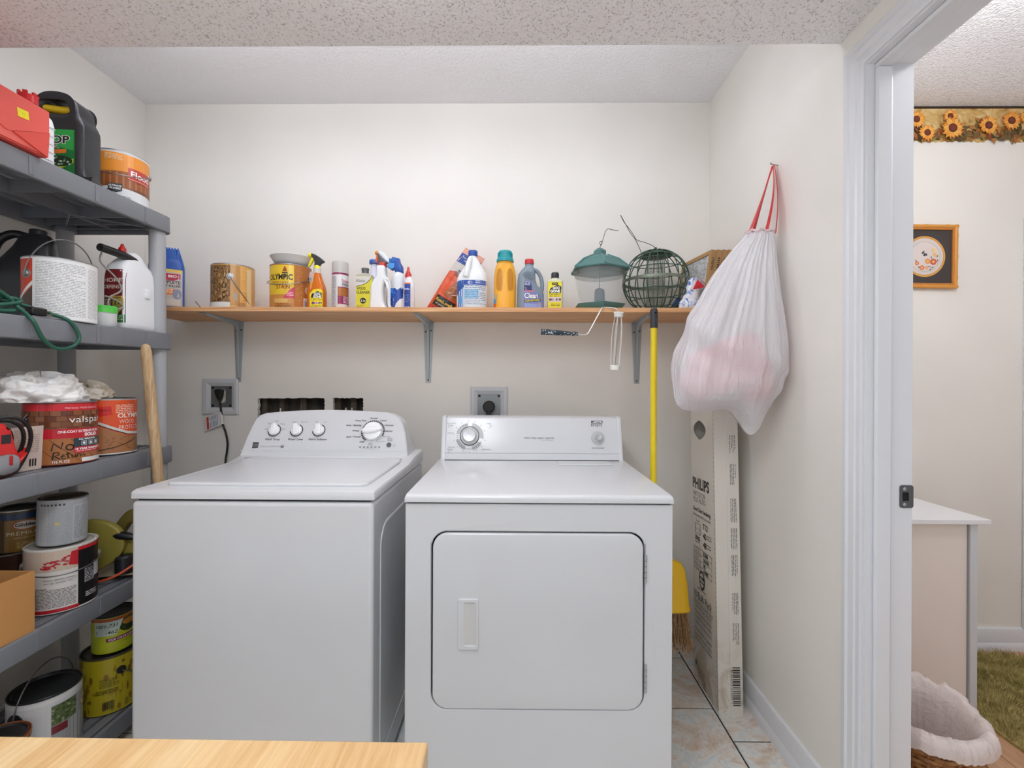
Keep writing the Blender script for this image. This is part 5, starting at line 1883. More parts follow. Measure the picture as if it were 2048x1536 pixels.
# ---- log-label can
def d_bark(p, r, h):
    p.rect(-0.26, 0.004, 0.26, h - 0.006, '#d9a860')
    p.rect(-0.13, 0.028, -0.010, h - 0.008, '#8a6a42')
    for k in range(260):
        x_ = p.rnd.uniform(-0.128, -0.012)
        y_ = p.rnd.uniform(0.032, h - 0.014)
        p.ell(x_, y_, p.rnd.uniform(0.0015, 0.004), p.rnd.uniform(0.003, 0.009), p.rnd.choice(['#6a4a2a', '#b08a58', '#c4a070', '#4c3420', '#9a7446']), 6)
    p.rect(-0.010, 0.016, 0.026, h - 0.008, '#c29254')
    p.rect(0.004, 0.038, 0.016, 0.07, '#a8a49a')
    p.rect(0.026, 0.006, 0.12, h - 0.008, '#e6b268')
    for k in range(34):
        y_ = 0.012 + k * 0.0048
        x0 = p.rnd.uniform(0.028, 0.06)
        p.rect(x0, y_, x0 + p.rnd.uniform(0.01, 0.04), y_ + 0.0012, p.rnd.choice(['#f2dca8', '#d89a4a', '#f0d090']))
    p.rect(0.052, 0.006, 0.075, h - 0.014, '#ecd7a6')
    p.rect(-0.13, 0.006, -0.01, 0.028, '#d8dcdc')
    p.bars(0.018, 0.008, 0.045, 0.03, '#a8865a')


Y = 1.955
paint_can('metal can with a tree-bark and cut-timber label on the pine shelf', sx(466, Y), Y, ZT, 0.0815, 0.19, d_bark, 0.0, '#d9a860', handle=(radians(-8), radians(148), 1.75), seed=51, ear='#c0c2c4')


def d_oly1(p, r, h):
    p.rect(-0.26, 0.004, 0.26, h - 0.006, '#b9763a')
    p.rect(-0.11, 0.004, 0.012, h - 0.008, '#c88a44')
    p.poly([(-0.11, 0.06), (-0.02, 0.06), (0.012, 0.085), (0.012, h - 0.008), (-0.11, h - 0.008)], '#e6c436')
    p.text('OLYMPIC', -0.046, 0.122, 0.022, '#1d1d1b', bold=0.035, w=0.105)
    p.poly([(-0.036, 0.152), (-0.012, 0.152), (-0.014, 0.147), (-0.034, 0.147)], '#26303a')
    p.poly([(-0.026, 0.146), (-0.022, 0.146), (-0.0235, 0.118)], '#26303a')
    p.poly([(-0.033, 0.155), (-0.015, 0.155), (-0.018, 0.168), (-0.024, 0.178), (-0.029, 0.168)], '#a84e22')
    p.text('REPELLENT', -0.044, 0.104, 0.011, '#a8742a', bold=0.01, w=0.072)
    p.text('STAIN', -0.032, 0.083, 0.017, '#a8422a', bold=0.02, w=0.055)
    p.poly([(-0.03, 0.045), (0.014, 0.045), (0.014, 0.095), (-0.005, 0.08)], '#c93a5e')
    p.copy(-0.016, 0.05, 0.010, 0.07, 0.006, '#f0b8c8')
    p.rect(-0.07, 0.026, -0.012, 0.042, '#d8b068')
    p.copy(-0.066, 0.006, 0.008, 0.022, 0.006, '#7a4a20')
    p.rect(0.012, 0.004, 0.013, h - 0.008, '#9a5a2a')
    p.rect(0.05, 0.012, 0.10, 0.052, '#e6e4e0')
    p.bars(0.056, 0.016, 0.082, 0.04, '#4a4a68')
    for k in range(30):
        p.ell(p.rnd.uniform(0.02, 0.05), p.rnd.uniform(0.03, h - 0.02), 0.0012, 0.0016, '#e8c088', 6)
    p.ell(0.066, 0.085, 0.010, 0.016, '#d8c8b0', 9)


xo = sx(582, Y)
paint_can('brown and yellow wood-stain can holding a white dish, on the pine shelf', xo, Y, ZT, 0.0815, 0.19, d_oly1, 0.0, '#b9763a', handle=(radians(62), radians(-112), 1.22), seed=52, ear='#4a5866')
t = thing('shallow_dish', 'shallow white dish resting on top of the brown and yellow can', 'dish', (xo + 0.006, Y - 0.005, ZT + 0.1905))
MB().lathe([(0.052, 0.0), (0.058, 0.003), (0.072, 0.016), (0.083, 0.036), (0.0855, 0.038), (0.083, 0.040), (0.07, 0.019), (0.05, 0.006), (0.01, 0.005)], 48).build('dish', mat((226, 228, 231), 0.3), t)
# ---- paint brush behind the spray bottle
Yb = 1.905
t = thing('paint_brush', 'small wooden-handled paint brush between the brown can and orange spray bottle', 'brush', (sx(622.5, Yb), Yb, ZT))
MB().lathe([(0.006, 0), (0.0075, 0.02), (0.0065, 0.06), (0.0055, 0.105), (0.008, 0.12)], 12).build('handle', mat((214, 164, 96), 0.5), t)
MB().loft([superring(0.118, 0.016, 0.008, 3), superring(0.134, 0.020, 0.009, 3)]).build('ferrule', mat((190, 186, 180), 0.35, 0.7), t)
MB().loft([superring(0.134, 0.019, 0.009, 3), superring(0.155, 0.022, 0.007, 3, 0.003), superring(0.162, 0.016, 0.003, 3, 0.006)]).build('bristles', mat((206, 178, 172), 0.8, bump=(300, 0.6)), t)


def trigger_head(t, z, col_nozzle, col_body, col_collar, s=1.0, back=True):
    """spray head pointing to -x, built on a neck at height z"""
    MB().lathe([(0.0145 * s, z), (0.0145 * s, z + 0.018 * s), (0.012 * s, z + 0.021 * s)], 20).build('collar', mat(col_collar, 0.35), t)
    V, Fs = outline([catmull([(-0.010, 0.018), (0.012, 0.018), (0.020, 0.030), (0.036, 0.036), (0.030, 0.046), (0.010, 0.062), (-0.012, 0.074), (-0.026, 0.076), (-0.030, 0.066), (-0.016, 0.052), (-0.010, 0.035)], 4, True)], 0.018, 0.005)
    V = [v * s for v in V]
    MB().add(V, Fs, Matrix.Translation((0, 0, z)) @ M_XZ).build('head', mat(col_body, 0.35), t, smooth=50)
    nz = MB().lathe([(0.0095 * s, 0), (0.011 * s, 0.003), (0.011 * s, 0.012), (0.008 * s, 0.015)], 16, Matrix.Translation((-0.024 * s, 0, z + 0.070 * s)) @ Matrix.Rotation(-pi / 2 - 0.15, 4, 'Y'))
    nz.build('nozzle', mat(col_nozzle, 0.35), t)
    V, Fs = outline([catmull([(-0.020, 0.064), (-0.012, 0.058), (-0.018, 0.040), (-0.030, 0.020), (-0.037, 0.014), (-0.040, 0.020), (-0.034, 0.036), (-0.028, 0.052)], 4, True)], 0.013, 0.003)
    V = [v * s for v in V]
    MB().add(V, Fs, Matrix.Translation((0, 0, z)) @ M_XZ).build('trigger', mat(col_nozzle, 0.35), t, smooth=50)


# ---- orange spray bottle
Y = 1.925
t = thing('spray_bottle', 'clear spray bottle of orange cleaner with yellow and black trigger head', 'bottle', (sx(634, Y), Y, ZT))
m_or = mat((240, 128, 34), 0.15, name='orange_liquid', trans=0.25)
bd = body_loft([(0, 0.07, 0.05, 3.2), (0.004, 0.075, 0.054, 3.4), (0.085, 0.074, 0.053, 3.2), (0.105, 0.066, 0.048, 3), (0.130, 0.048, 0.040, 2.5), (0.150, 0.036, 0.034, 2.2), (0.158, 0.033, 0.033, 2)]).build('body', m_or, t)
body_loft([(0.158, 0.033, 0.033, 2), (0.178, 0.029, 0.029, 2)]).build('neck', mat((214, 206, 196), 0.2), t)
pr = Print(7)
pr.poly([(-0.018, 0.004), (0.038, 0.004), (0.038, 0.082), (0.020, 0.088), (-0.004, 0.084), (-0.020, 0.066)], '#f2e02c')
pr.poly([(-0.014, 0.05), (0.034, 0.05), (0.034, 0.07), (0.014, 0.078), (-0.010, 0.066)], '#23231f')
pr.text('GOO', 0.012, 0.062, 0.010, '#ffffff', bold=0.04, w=0.026)
pr.text('GONE', 0.012, 0.051, 0.009, '#ffffff', bold=0.04, w=0.032)
pr.copy(-0.014, 0.036, 0.034, 0.046, 0.005, '#8a7a1c')
pr.ell(-0.004, 0.028, 0.007, 0.006, '#6a4a8a'); pr.ell(0.010, 0.028, 0.006, 0.005, '#c890b8'); pr.ell(0.024, 0.028, 0.007, 0.005, '#5c5a70')
pr.copy(-0.014, 0.008, 0.034, 0.018, 0.005, '#7a8a1c')
pr.build('label_print', projmap(bd, (0, -0.028, 0), (1, 0, 0), (0, 0, 1)), t, maxlen=0.010, step=0.0001)
trigger_head(t, 0.172, '#ecdf26', '#3a3c40', '#ecdf26', 0.92)

# ---- aerosol
Y = 1.935
t = thing('spray_can', 'tall white aerosol can with a magenta band on the pine shelf', 'can', (sx(680.5, Y), Y, ZT))
r = 0.0335
MB().lathe([(r * 0.95, 0), (r, 0.003), (r, 0.158), (r * 0.99, 0.162)], 36).build('body', mat((228, 228, 230), 0.3), t)
MB().lathe([(r * 1.01, 0.160), (r * 1.01, 0.200), (r * 0.97, 0.206), (r * 0.8, 0.207)], 36).build('cap', mat((196, 194, 190), 0.4), t)
pr = Print(8)
pr.rect(-0.1, 0.150, 0.1, 0.158, '#8e2a58')
pr.rect(-0.1, 0.008, -0.016, 0.145, '#c8cad0')
pr.copy(-0.034, 0.01, -0.018, 0.144, 0.005, '#74767c', h=0.35)
pr.text('Thompsons', 0.026, 0.118, 0.012, '#c8406a', bold=0.01, w=0.044)
pr.text('Water', 0.024, 0.103, 0.013, '#3a4a6a', bold=0.01, w=0.036)
pr.rect(-0.010, 0.060, 0.06, 0.098, '#b06a34')
pr.rect(-0.010, 0.094, 0.06, 0.098, '#8e2a58')
pr.rect(-0.010, 0.026, 0.06, 0.060, '#8e2a58')
pr.copy(0.012, 0.03, 0.046, 0.058, 0.006, '#e8c8d8')
pr.build('label_print', cylmap(r, atan2(-Y, -sx(680, Y))), t, grid=0.005, material=M_PRINTM)

# ---- wood-cleaner tin
Y = 1.93
t = thing('metal_tin', 'flat yellow metal tin with a grey screw cap on the pine shelf', 'tin', (sx(730.5, Y), Y, ZT), 0.1)
bd = body_loft([(0, 0.066, 0.04, 7), (0.003, 0.068, 0.042, 7), (0.146, 0.068, 0.042, 7), (0.149, 0.069, 0.043, 7), (0.151, 0.066, 0.04, 7), (0.156, 0.042, 0.03, 3), (0.159, 0.03, 0.028, 2)]).build('body', mat((198, 196, 190), 0.3, 0.5), t)
MB().lathe([(0.0145, 0.157), (0.0145, 0.172), (0.016, 0.174), (0.016, 0.180), (0.013, 0.182)], 24).build('screw_cap', mat((120, 122, 124), 0.4, 0.6), t)
pr = Print(9)
pr.rect(-0.0335, 0.003, 0.0335, 0.145, '#d6cf2a')
pr.poly([(-0.0335, 0.10), (-0.015, 0.104), (0.006, 0.112), (0.022, 0.126), (0.033, 0.143), (-0.0335, 0.143)], '#d4d2cc')
pr.line([(-0.0335, 0.10), (-0.015, 0.104), (0.006, 0.112), (0.022, 0.126), (0.033, 0.143)], 0.0024, '#2a2a24')
pr.text('Kleane', -0.014, 0.118, 0.012, '#2c2c2a', shear=0.3, w=0.036)
pr.text('WOOD', -0.012, 0.086, 0.012, '#1e1e1a', bold=0.02, w=0.036)
pr.text('CLEANER', -0.004, 0.070, 0.011, '#1e1e1a', bold=0.02, w=0.056)
pr.ell(-0.004, 0.040, 0.0125, 0.0125, '#1e1e1a')
pr.text('2 in', -0.004, 0.036, 0.008, '#f0f0e8', bold=0.02, w=0.018)
pr.copy(-0.030, 0.008, 0.0, 0.022, 0.006, '#a89e1c')
pr.build('label_print', planemap((0, -0.0212, 0), (1, 0, 0), (0, 0, 1)), t, step=0.00008)

# ---- small bottle with blue cap behind
Y = 2.03
t = thing('plastic_bottle', 'translucent bottle with a wide blue cap behind the white spray bottle', 'bottle', (sx(748, Y), Y, ZT))
body_loft([(0, 0.058, 0.058, 2), (0.003, 0.062, 0.062, 2), (0.14, 0.062, 0.062, 2), (0.165, 0.052, 0.052, 2), (0.185, 0.03, 0.03, 2), (0.225, 0.026, 0.026, 2)]).build('body', mat((214, 216, 232), 0.3), t)
MB().lathe([(0.021, 0.226), (0.021, 0.240), (0.019, 0.243), (0.005, 0.243)], 24).build('cap', mat((36, 86, 170), 0.35), t)

# ---- white spray bottle with a see-through grip
Y = 1.925
t = thing('spray_bottle', 'white spray bottle with orange trigger and an open grip hole', 'bottle', (sx(763, Y), Y, ZT))
L = lambda px, py: (P(px, py, Y).x - t.location.x, max(P(px, py, Y).z - ZT, 0.0))
out = catmull([(-0.042, 0.0), (0.0, 0.0), (0.047, 0.0), (0.046, 0.03), (0.045, 0.08), (0.041, 0.10), (0.030, 0.130), (0.022, 0.150), (0.018, 0.185), (-0.012, 0.185), (-0.016, 0.165), (-0.018, 0.140), (-0.030, 0.128), (-0.040, 0.105), (-0.042, 0.06)], 4, True)
hole = catmull([(0.012, 0.062), (0.016, 0.030), (0.028, 0.012), (0.036, 0.022), (0.038, 0.07), (0.034, 0.108), (0.026, 0.126), (0.017, 0.112), (0.012, 0.09)], 4, True)
V, Fs = outline([out, hole], 0.052, 0.012, 4)
bd = MB().add(V, Fs, M_XZ).build('body', m_wj, t, smooth=60)
mb = MB()
for k in range(4):
    mb.lathe([(0.0185, 0.148 + k * 0.011), (0.0195, 0.152 + k * 0.011), (0.0185, 0.156 + k * 0.011)], 24, Matrix.Translation((0.002, 0, 0)))
mb.build('neck_rings', m_wj, t)
tt = bpy.data.objects.new('spray_head', None)
COL.objects.link(tt)
tt.parent = t
tt.location = (0.006, 0, 0)
MB().lathe([(0.0165, 0.184), (0.0165, 0.200), (0.015, 0.204)], 20).build('collar', mat((206, 58, 40), 0.35), tt)
V, Fs = outline([catmull([(-0.012, 0.200), (0.014, 0.198), (0.018, 0.206), (0.0, 0.222), (-0.014, 0.240), (-0.022, 0.244), (-0.020, 0.228)], 4, True)], 0.022, 0.005)
MB().add(V, Fs, M_XZ).build('grey_shroud', mat((96, 90, 94), 0.4), tt, smooth=50)
V, Fs = outline([catmull([(-0.018, 0.242), (0.016, 0.206), (0.030, 0.207), (0.020, 0.226), (0.006, 0.244), (-0.014, 0.252)], 4, True)], 0.024, 0.006)
MB().add(V, Fs, M_XZ).build('white_cover', mat((222, 228, 236), 0.35), tt, smooth=50)
MB().lathe([(0.0085, 0), (0.0095, 0.003), (0.0095, 0.012), (0.007, 0.015)], 14, Matrix.Translation((-0.018, 0, 0.246)) @ Matrix.Rotation(-pi / 2 - 0.1, 4, 'Y')).build('nozzle', mat((222, 142, 50), 0.35), tt)
V, Fs = outline([[(-0.026, 0.240), (-0.016, 0.240), (-0.020, 0.222), (-0.024, 0.204), (-0.031, 0.204), (-0.029, 0.224)]], 0.012, 0.002)
MB().add(V, Fs, M_XZ).build('trigger', mat((226, 100, 58), 0.35), tt, smooth=50)
# ---- labelled bottle seen through the grip
t = thing('plastic_bottle', 'small bottle with an orange fruit label behind the open-grip spray bottle', 'bottle', (sx(786, 2.06), 2.055, ZT))
bd = body_loft([(0, 0.05, 0.05, 2.5), (0.003, 0.054, 0.054, 2.5), (0.12, 0.054, 0.054, 2.5), (0.14, 0.03, 0.03, 2), (0.16, 0.026, 0.026, 2)]).build('body', mat((226, 216, 206), 0.35), t)
pr = Print(10)
pr.rect(-0.026, 0.02, 0.026, 0.12, '#d8d2ca')
pr.ell(-0.006, 0.098, 0.012, 0.012, '#e0962e')
pr.rect(-0.026, 0.06, 0.0, 0.082, '#c8d0d0')
pr.poly([(-0.026, 0.03), (0.02, 0.06), (0.02, 0.05), (-0.026, 0.02)], '#c86a2a')
pr.build('label_print', projmap(bd, (0, -0.028, 0), (1, 0, 0), (0, 0, 1)), t, maxlen=0.010, step=0.0001)

# ---- blue-headed bathroom spray
Y = 1.915
t = thing('spray_bottle', 'white and blue bottle with a slanted blue spray cap on the pine shelf', 'bottle', (sx(797, Y), Y, ZT))
bd = body_loft([(0, 0.05, 0.046, 2.6), (0.003, 0.053, 0.05, 2.6), (0.05, 0.050, 0.048, 2.4), (0.085, 0.046, 0.045, 2.2), (0.10, 0.044, 0.044, 2.2), (0.125, 0.050, 0.048, 2.2), (0.142, 0.050, 0.048, 2.2), (0.155, 0.040, 0.038, 2), (0.160, 0.032, 0.03, 2)]).build('body', mat((226, 230, 238), 0.35), t)
pr = Print(11)
pr.poly([(-0.026, 0.088), (-0.010, 0.092), (0.0, 0.082), (0.016, 0.094), (0.026, 0.09), (0.026, 0.05), (0.012, 0.044), (-0.004, 0.026), (-0.012, 0.006), (-0.026, 0.006)], '#2a4ea4')
pr.poly([(-0.026, 0.09), (-0.012, 0.09), (-0.008, 0.07), (-0.026, 0.05)], '#3f86d8')
pr.copy(-0.024, 0.012, -0.012, 0.05, 0.006, '#c8d4ec')
pr.build('label_print', projmap(bd, (0, -0.026, 0), (1, 0, 0), (0, 0, 1)), t, maxlen=0.010, step=0.0001)
V, Fs = outline([[(-0.012, 0.158), (0.020, 0.158), (0.018, 0.185), (0.008, 0.20), (0.004, 0.218), (-0.024, 0.224), (-0.030, 0.205), (-0.046, 0.182), (-0.030, 0.170), (-0.014, 0.172)]], 0.034, 0.006)
hd = MB().add(V, Fs, M_XZ).build('spray_cap', mat((32, 82, 168), 0.35), t, smooth=50)
mb = MB()
for k in range(5):
    mb.box(-0.036 + k * 0.006, -0.033 + k * 0.006, -0.0185, 0.0185, 0.196 + k * 0.002, 0.216)
mb.build('cap_ribs', mat((70, 140, 214), 0.35), hd)
V, Fs = outline([[(-0.046, 0.184), (-0.036, 0.198), (-0.012, 0.196), (-0.014, 0.176), (-0.030, 0.170)]], 0.036, 0.003)
MB().add(V, Fs, M_XZ).build('trigger_pad', mat((74, 150, 220), 0.35), hd, smooth=50)

# ---- glue bottle
Y = 1.93
t = thing('glue_bottle', 'white squeeze bottle with blue label and pointed red tip', 'bottle', (sx(818, Y), Y, ZT))
bd = body_loft([(0, 0.044, 0.03, 3), (0.003, 0.047, 0.033, 3), (0.115, 0.046, 0.032, 3), (0.128, 0.040, 0.028, 2.5), (0.138, 0.026, 0.024, 2), (0.145, 0.024, 0.024, 2)]).build('body', mat((232, 232, 234), 0.35), t)
MB().lathe([(0.013, 0.143), (0.013, 0.158), (0.009, 0.161), (0.009, 0.166), (0.0065, 0.170), (0.005, 0.182), (0.0035, 0.187)], 20, Matrix.Translation((-0.003, 0, 0))).build('tip', mat((216, 60, 52), 0.35), t)
pr = Print(12)
pr.rect(-0.0225, 0.01, 0.010, 0.112, '#27479c')
pr.rect(-0.0225, 0.112, 0.010, 0.118, '#e07848')
pr.text('Thriller', -0.006, 0.088, 0.007, '#f0f4fa', bold=0.03, w=0.026)
pr.ell(-0.016, 0.078, 0.004, 0.006, '#8a5a50')
pr.copy(-0.02, 0.03, 0.006, 0.066, 0.009, '#8fa4d4', h=0.2)
pr.text('GLUE', -0.006, 0.012, 0.005, '#e8eef8', bold=0.03, w=0.022)
pr.copy(0.013, 0.01, 0.019, 0.1, 0.005, '#d8b8b8', h=0.3)
pr.build('label_print', projmap(bd, (0, -0.018, 0), (1, 0, 0), (0, 0, 1)), t, maxlen=0.010, step=0.0001)

# ---- orange foil bag leaning on the bleach jug
Y = 2.055
base = P(874, 612, Y)
t = thing('foil_bag', 'orange and blue foil bag leaning against the bleach jug', 'bag', (base.x, Y, ZT))
A0 = Vector((-0.052, 0.0))
tilt_ = radians(31)
up2 = Vector((sin(tilt_), cos(tilt_)))
rt2 = Vector((cos(tilt_), -sin(tilt_)))
H_, W_ = 0.335, 0.112


def bagp(u, v, side):
    """u 0..1 across, v 0..1 up; pillow thickness, pinched flat at the top seal"""
    th = 0.020 * (sin(pi * min(max(u, 0), 1)) ** 0.6) * (1 - v ** 2.2) * (0.25 + min(1, v * 6) * 0.75)
    wr = 0.004 * noise.noise(Vector((u * 5, v * 9, side * 3.0)))
    w_ = 1.0 - 0.25 * max(0, v - 0.55) - 0.0 * v
    p2 = A0 + rt2 * (W_ * (u * w_ + (1 - w_) * 0.75)) + up2 * (H_ * v)
    z = max(p2.y + 0.026, 0.0008)
    return Vector((p2.x, side * (th + 0.0006) + wr * (1 if th > 0.003 else 0), z))


mb = MB()
n, m_ = 16, 36
for side in (-1, 1):
    mb.add([bagp(i / n, j / m_, side) for j in range(m_ + 1) for i in range(n + 1)],
           [(j * (n + 1) + i, j * (n + 1) + i + 1, (j + 1) * (n + 1) + i + 1, (j + 1) * (n + 1) + i) for j in range(m_) for i in range(n)])
mb.build('pouch', mat((216, 84, 42), 0.3), t, smooth=80)
pr = Print(13)
pr.poly([(0, 0), (1, 0), (1, 0.12), (0, 0.10)], '#d8412e')
pr.poly([(0.0, 0.62), (0.3, 0.66), (0.62, 0.56), (1.0, 0.56), (1.0, 0.9), (0, 0.9)], '#c8c4be')
pr.rect(0.0, 0.78, 1.0, 0.92, '#2c4a96')
pr.rect(0.0, 0.92, 1.0, 1.0, '#e0a48c')
pr.poly([(0.12, 0.12), (0.95, 0.12), (0.95, 0.27), (0.12, 0.27)], '#2a261e')
pr.text('Rockwell', 0.52, 0.19, 0.042, '#e0c048', bold=0.03, w=0.72)
pr.text('all purpose', 0.5, 0.145, 0.03, '#e8dcc0', w=0.55)
pr.poly([(0.3, 0.30), (0.9, 0.30), (0.85, 0.50), (0.5, 0.54)], '#a8643a')
for k in range(14):
    a_, b_ = pr.rnd.uniform(0.35, 0.85), pr.rnd.uniform(0.32, 0.48)
    pr.line([(a_, b_), (a_ + 0.12, b_ + 0.03)], 0.012, pr.rnd.choice(['#e0d0c0', '#6a3a20', '#c08a60']))
pr.poly([(0.2, 0.01), (0.75, 0.01), (0.75, 0.09), (0.2, 0.09)], '#2a4488')
pr.text('TG', 0.48, 0.025, 0.05, '#ffffff', bold=0.04, w=0.3)
pr.text('NET', 0.5, 0.66, 0.035, '#3a3a50', bold=0.03, w=0.3)
pr.copy(0.25, 0.59, 0.75, 0.65, 0.02, '#6a6a70')
pr.build('bag_print', lambda u, v, d: bagp(min(max(u, 0.01), 0.99), min(max(v, 0.01), 0.995), -1) + Vector((0, -d * 1.5 - 0.0004, 0)), t, maxlen=0.06, step=0.0001)

# ---- bleach jug
Y = 1.965
t = thing('bleach_jug', 'white bleach jug with a blue cap and blue label', 'jug', (sx(945, Y), Y, ZT))
bd = body_loft([(0, 0.128, 0.11, 2.6), (0.004, 0.134, 0.116, 2.6), (0.13, 0.134, 0.116, 2.6), (0.145, 0.130, 0.112, 2.5), (0.165, 0.115, 0.10, 2.4, 0.002), (0.185, 0.09, 0.082, 2.2, 0.004), (0.205, 0.066, 0.06, 2, 0.004), (0.225, 0.046, 0.044, 2, 0.002), (0.238, 0.036, 0.036, 2, 0.001), (0.245, 0.036, 0.036, 2, 0.001)]).build('body', m_wj, t)
MB().tube(catmull([(-0.006, -0.02, 0.232), (-0.008, -0.038, 0.218), (-0.012, -0.048, 0.195), (-0.018, -0.052, 0.165), (-0.022, -0.05, 0.145)], 5), [0.008 + 0.0015 * k / 4 for k in range(21)], 12).build('handle', m_wj, t)
MB().lathe([(0.0205, 0.242), (0.0205, 0.262), (0.0185, 0.266), (0.006, 0.266)], 28, Matrix.Translation((0.001, 0, 0))).build('cap', mat((28, 72, 160), 0.35), t)
pr = Print(14)
pr.rect(-0.066, 0.016, 0.066, 0.128, '#d4e0ec')
pr.rect(-0.066, 0.016, -0.030, 0.128, '#2c66b8')
pr.poly([(-0.066, 0.128), (-0.066, 0.06), (-0.05, 0.085), (-0.03, 0.10), (-0.03, 0.128)], '#2456a4')
pr.rect(-0.03, 0.108, 0.066, 0.128, '#2a50a8')
pr.ell(-0.005, 0.118, 0.010, 0.007, '#b8c4dc')
pr.copy(0.018, 0.11, 0.062, 0.126, 0.008, '#e0e8f4', h=0.4)
pr.rect(-0.028, 0.05, 0.03, 0.088, '#8ec0e4')
pr.copy(-0.026, 0.02, 0.062, 0.104, 0.0075, '#4a5a7c', h=0.25)
pr.rect(-0.055, 0.03, -0.036, 0.06, '#5aa0dc')
pr.build('label_print', projmap(bd, (0, -0.06, 0), (1, 0, 0), (0, 0, 1)), t, maxlen=0.010, step=0.0001)

# ---- yellow detergent
Y = 1.96
t = thing('detergent_bottle', 'yellow detergent bottle with a turquoise cap on the pine shelf', 'bottle', (sx(1010, Y), Y, ZT))
m_yd = mat((240, 176, 48), 0.35, name='yellow_hdpe')
bd = body_loft([(0, 0.082, 0.062, 3), (0.004, 0.091, 0.072, 3), (0.09, 0.093, 0.074, 3), (0.15, 0.093, 0.072, 2.8), (0.175, 0.089, 0.068, 2.6), (0.195, 0.080, 0.062, 2.3), (0.208, 0.070, 0.058, 2), (0.220, 0.066, 0.058, 2)]).build('body', m_yd, t)
for s_ in (-1, 1):
    pts = catmull([(s_ * 0.013, 0.092), (s_ * 0.0105, 0.13), (s_ * 0.0115, 0.165), (s_ * 0.020, 0.183), (s_ * 0.031, 0.176), (s_ * 0.037, 0.15), (s_ * 0.037, 0.10), (s_ * 0.031, 0.088), (s_ * 0.021, 0.086)], 4, True)
    pm = projmap(bd, (0, -0.04, 0), (1, 0, 0), (0, 0, 1))
    rim = [pm(a.x, a.y, 0.0) for a in pts]
    MB().tube(rim, 0.0016, 6, closed=True).build('grip_rim', m_yd, t)
    pr = Print(1)
    pr.poly([(a.x, a.y) for a in pts], '#c4841c')  # recess shade painted on as a darker yellow patch
    pr.build('grip_recess_shade', pm, t, maxlen=0.012)
mb = MB().lathe([(0.037, 0.216), (0.037, 0.226), (0.033, 0.230), (0.032, 0.232), (0.030, 0.256), (0.028, 0.262), (0.01, 0.263)], 40)
for k in range(36):
    a = 2 * pi * k / 36
    mb.box(-0.0008, 0.0008, 0.030, 0.0326, 0.232, 0.254, Matrix.Rotation(a, 4, 'Z'))
mb.build('cap', mat((36, 158, 166), 0.35), t)
pr = Print(15)
pr.poly([(-0.046, 0.075), (-0.034, 0.07), (-0.036, 0.035), (-0.046, 0.03)], '#6ab4d8')
pr.poly([(-0.046, 0.03), (-0.037, 0.033), (-0.040, 0.008), (-0.046, 0.006)], '#e06a2a')
pr.build('label_print', projmap(bd, (0, -0.04, 0), (1, 0, 0), (0, 0, 1)), t, maxlen=0.010, step=0.0001)

# ---- drain opener
Y = 1.955
t = thing('drain_cleaner_bottle', 'grey drain-cleaner bottle with a red cap and side handle', 'bottle', (sx(1061, Y), Y, ZT))
m_gr = mat((128, 144, 158), 0.35, name='grey_blue_hdpe')
bd = body_loft([(0, 0.106, 0.052, 3.4), (0.004, 0.113, 0.06, 3.4), (0.075, 0.114, 0.06, 3.2), (0.095, 0.108, 0.06, 3, -0.003), (0.112, 0.086, 0.06, 2.8, -0.014), (0.135, 0.078, 0.058, 2.6, -0.017), (0.160, 0.074, 0.054, 2.5, -0.016), (0.178, 0.062, 0.048, 2.3, -0.011), (0.192, 0.044, 0.038, 2, -0.007), (0.198, 0.036, 0.034, 2, -0.006), (0.210, 0.034, 0.034, 2, -0.0055)]).build('body', m_gr, t)
MB().tube(catmull([(0.008, 0, 0.180), (0.022, 0, 0.180), (0.036, 0, 0.166), (0.047, 0, 0.140), (0.050, 0, 0.112), (0.046, 0, 0.088), (0.036, 0, 0.075)], 5), 0.0085, 12).build('handle', m_gr, t)
MB().lathe([(0.0195, 0.206), (0.0195, 0.222), (0.0175, 0.226), (0.006, 0.226)], 28, Matrix.Translation((-0.0055, 0, 0))).build('cap', mat((204, 40, 52), 0.35), t)
mb = MB()
for k in range(4):
    mb.tube([(-0.034 + 0.004 * k, -0.0305, 0.158 - k * 0.009), (-0.012, -0.031, 0.168 - k * 0.009), (0.012 - 0.002 * k, -0.0305, 0.160 - k * 0.009)], 0.0013, 6)
mb.build('embossing', m_gr, t)
pr = Print(16)
pr.poly([(-0.03, 0.004), (0.052, 0.004), (0.052, 0.055), (0.046, 0.066), (0.012, 0.09), (0.004, 0.128), (-0.026, 0.128), (-0.030, 0.09)], '#7a86bc')
pr.poly([(-0.028, 0.088), (0.006, 0.088), (0.0, 0.128), (-0.026, 0.128)], '#2a3460')
pr.copy(-0.025, 0.108, 0.0, 0.126, 0.006, '#c8d0e8')
pr.text('Power', -0.002, 0.082, 0.010, '#d86a72', bold=0.03, w=0.042)
pr.text('Clean', 0.002, 0.056, 0.022, '#2c3a80', bold=0.09, w=0.062)
pr.text('Clean', 0.002, 0.056, 0.022, '#f4f6fa', bold=0.025, w=0.058)
pr.poly([(-0.026, 0.038), (0.042, 0.044), (0.042, 0.053), (-0.026, 0.047)], '#1f2434')
pr.text('LIQUID DRAIN OPENER', 0.008, 0.0425, 0.007, '#e8d850', bold=0.03, w=0.062, rot=0.08)
pr.poly([(-0.026, 0.006), (0.05, 0.006), (0.05, 0.03), (-0.026, 0.034)], '#8ea0d4')
pr.ell(0.038, 0.026, 0.012, 0.012, '#a890b8')
pr.build('label_print', projmap(bd, (0, -0.032, 0), (1, 0, 0), (0, 0, 1)), t, maxlen=0.016, step=0.0001)

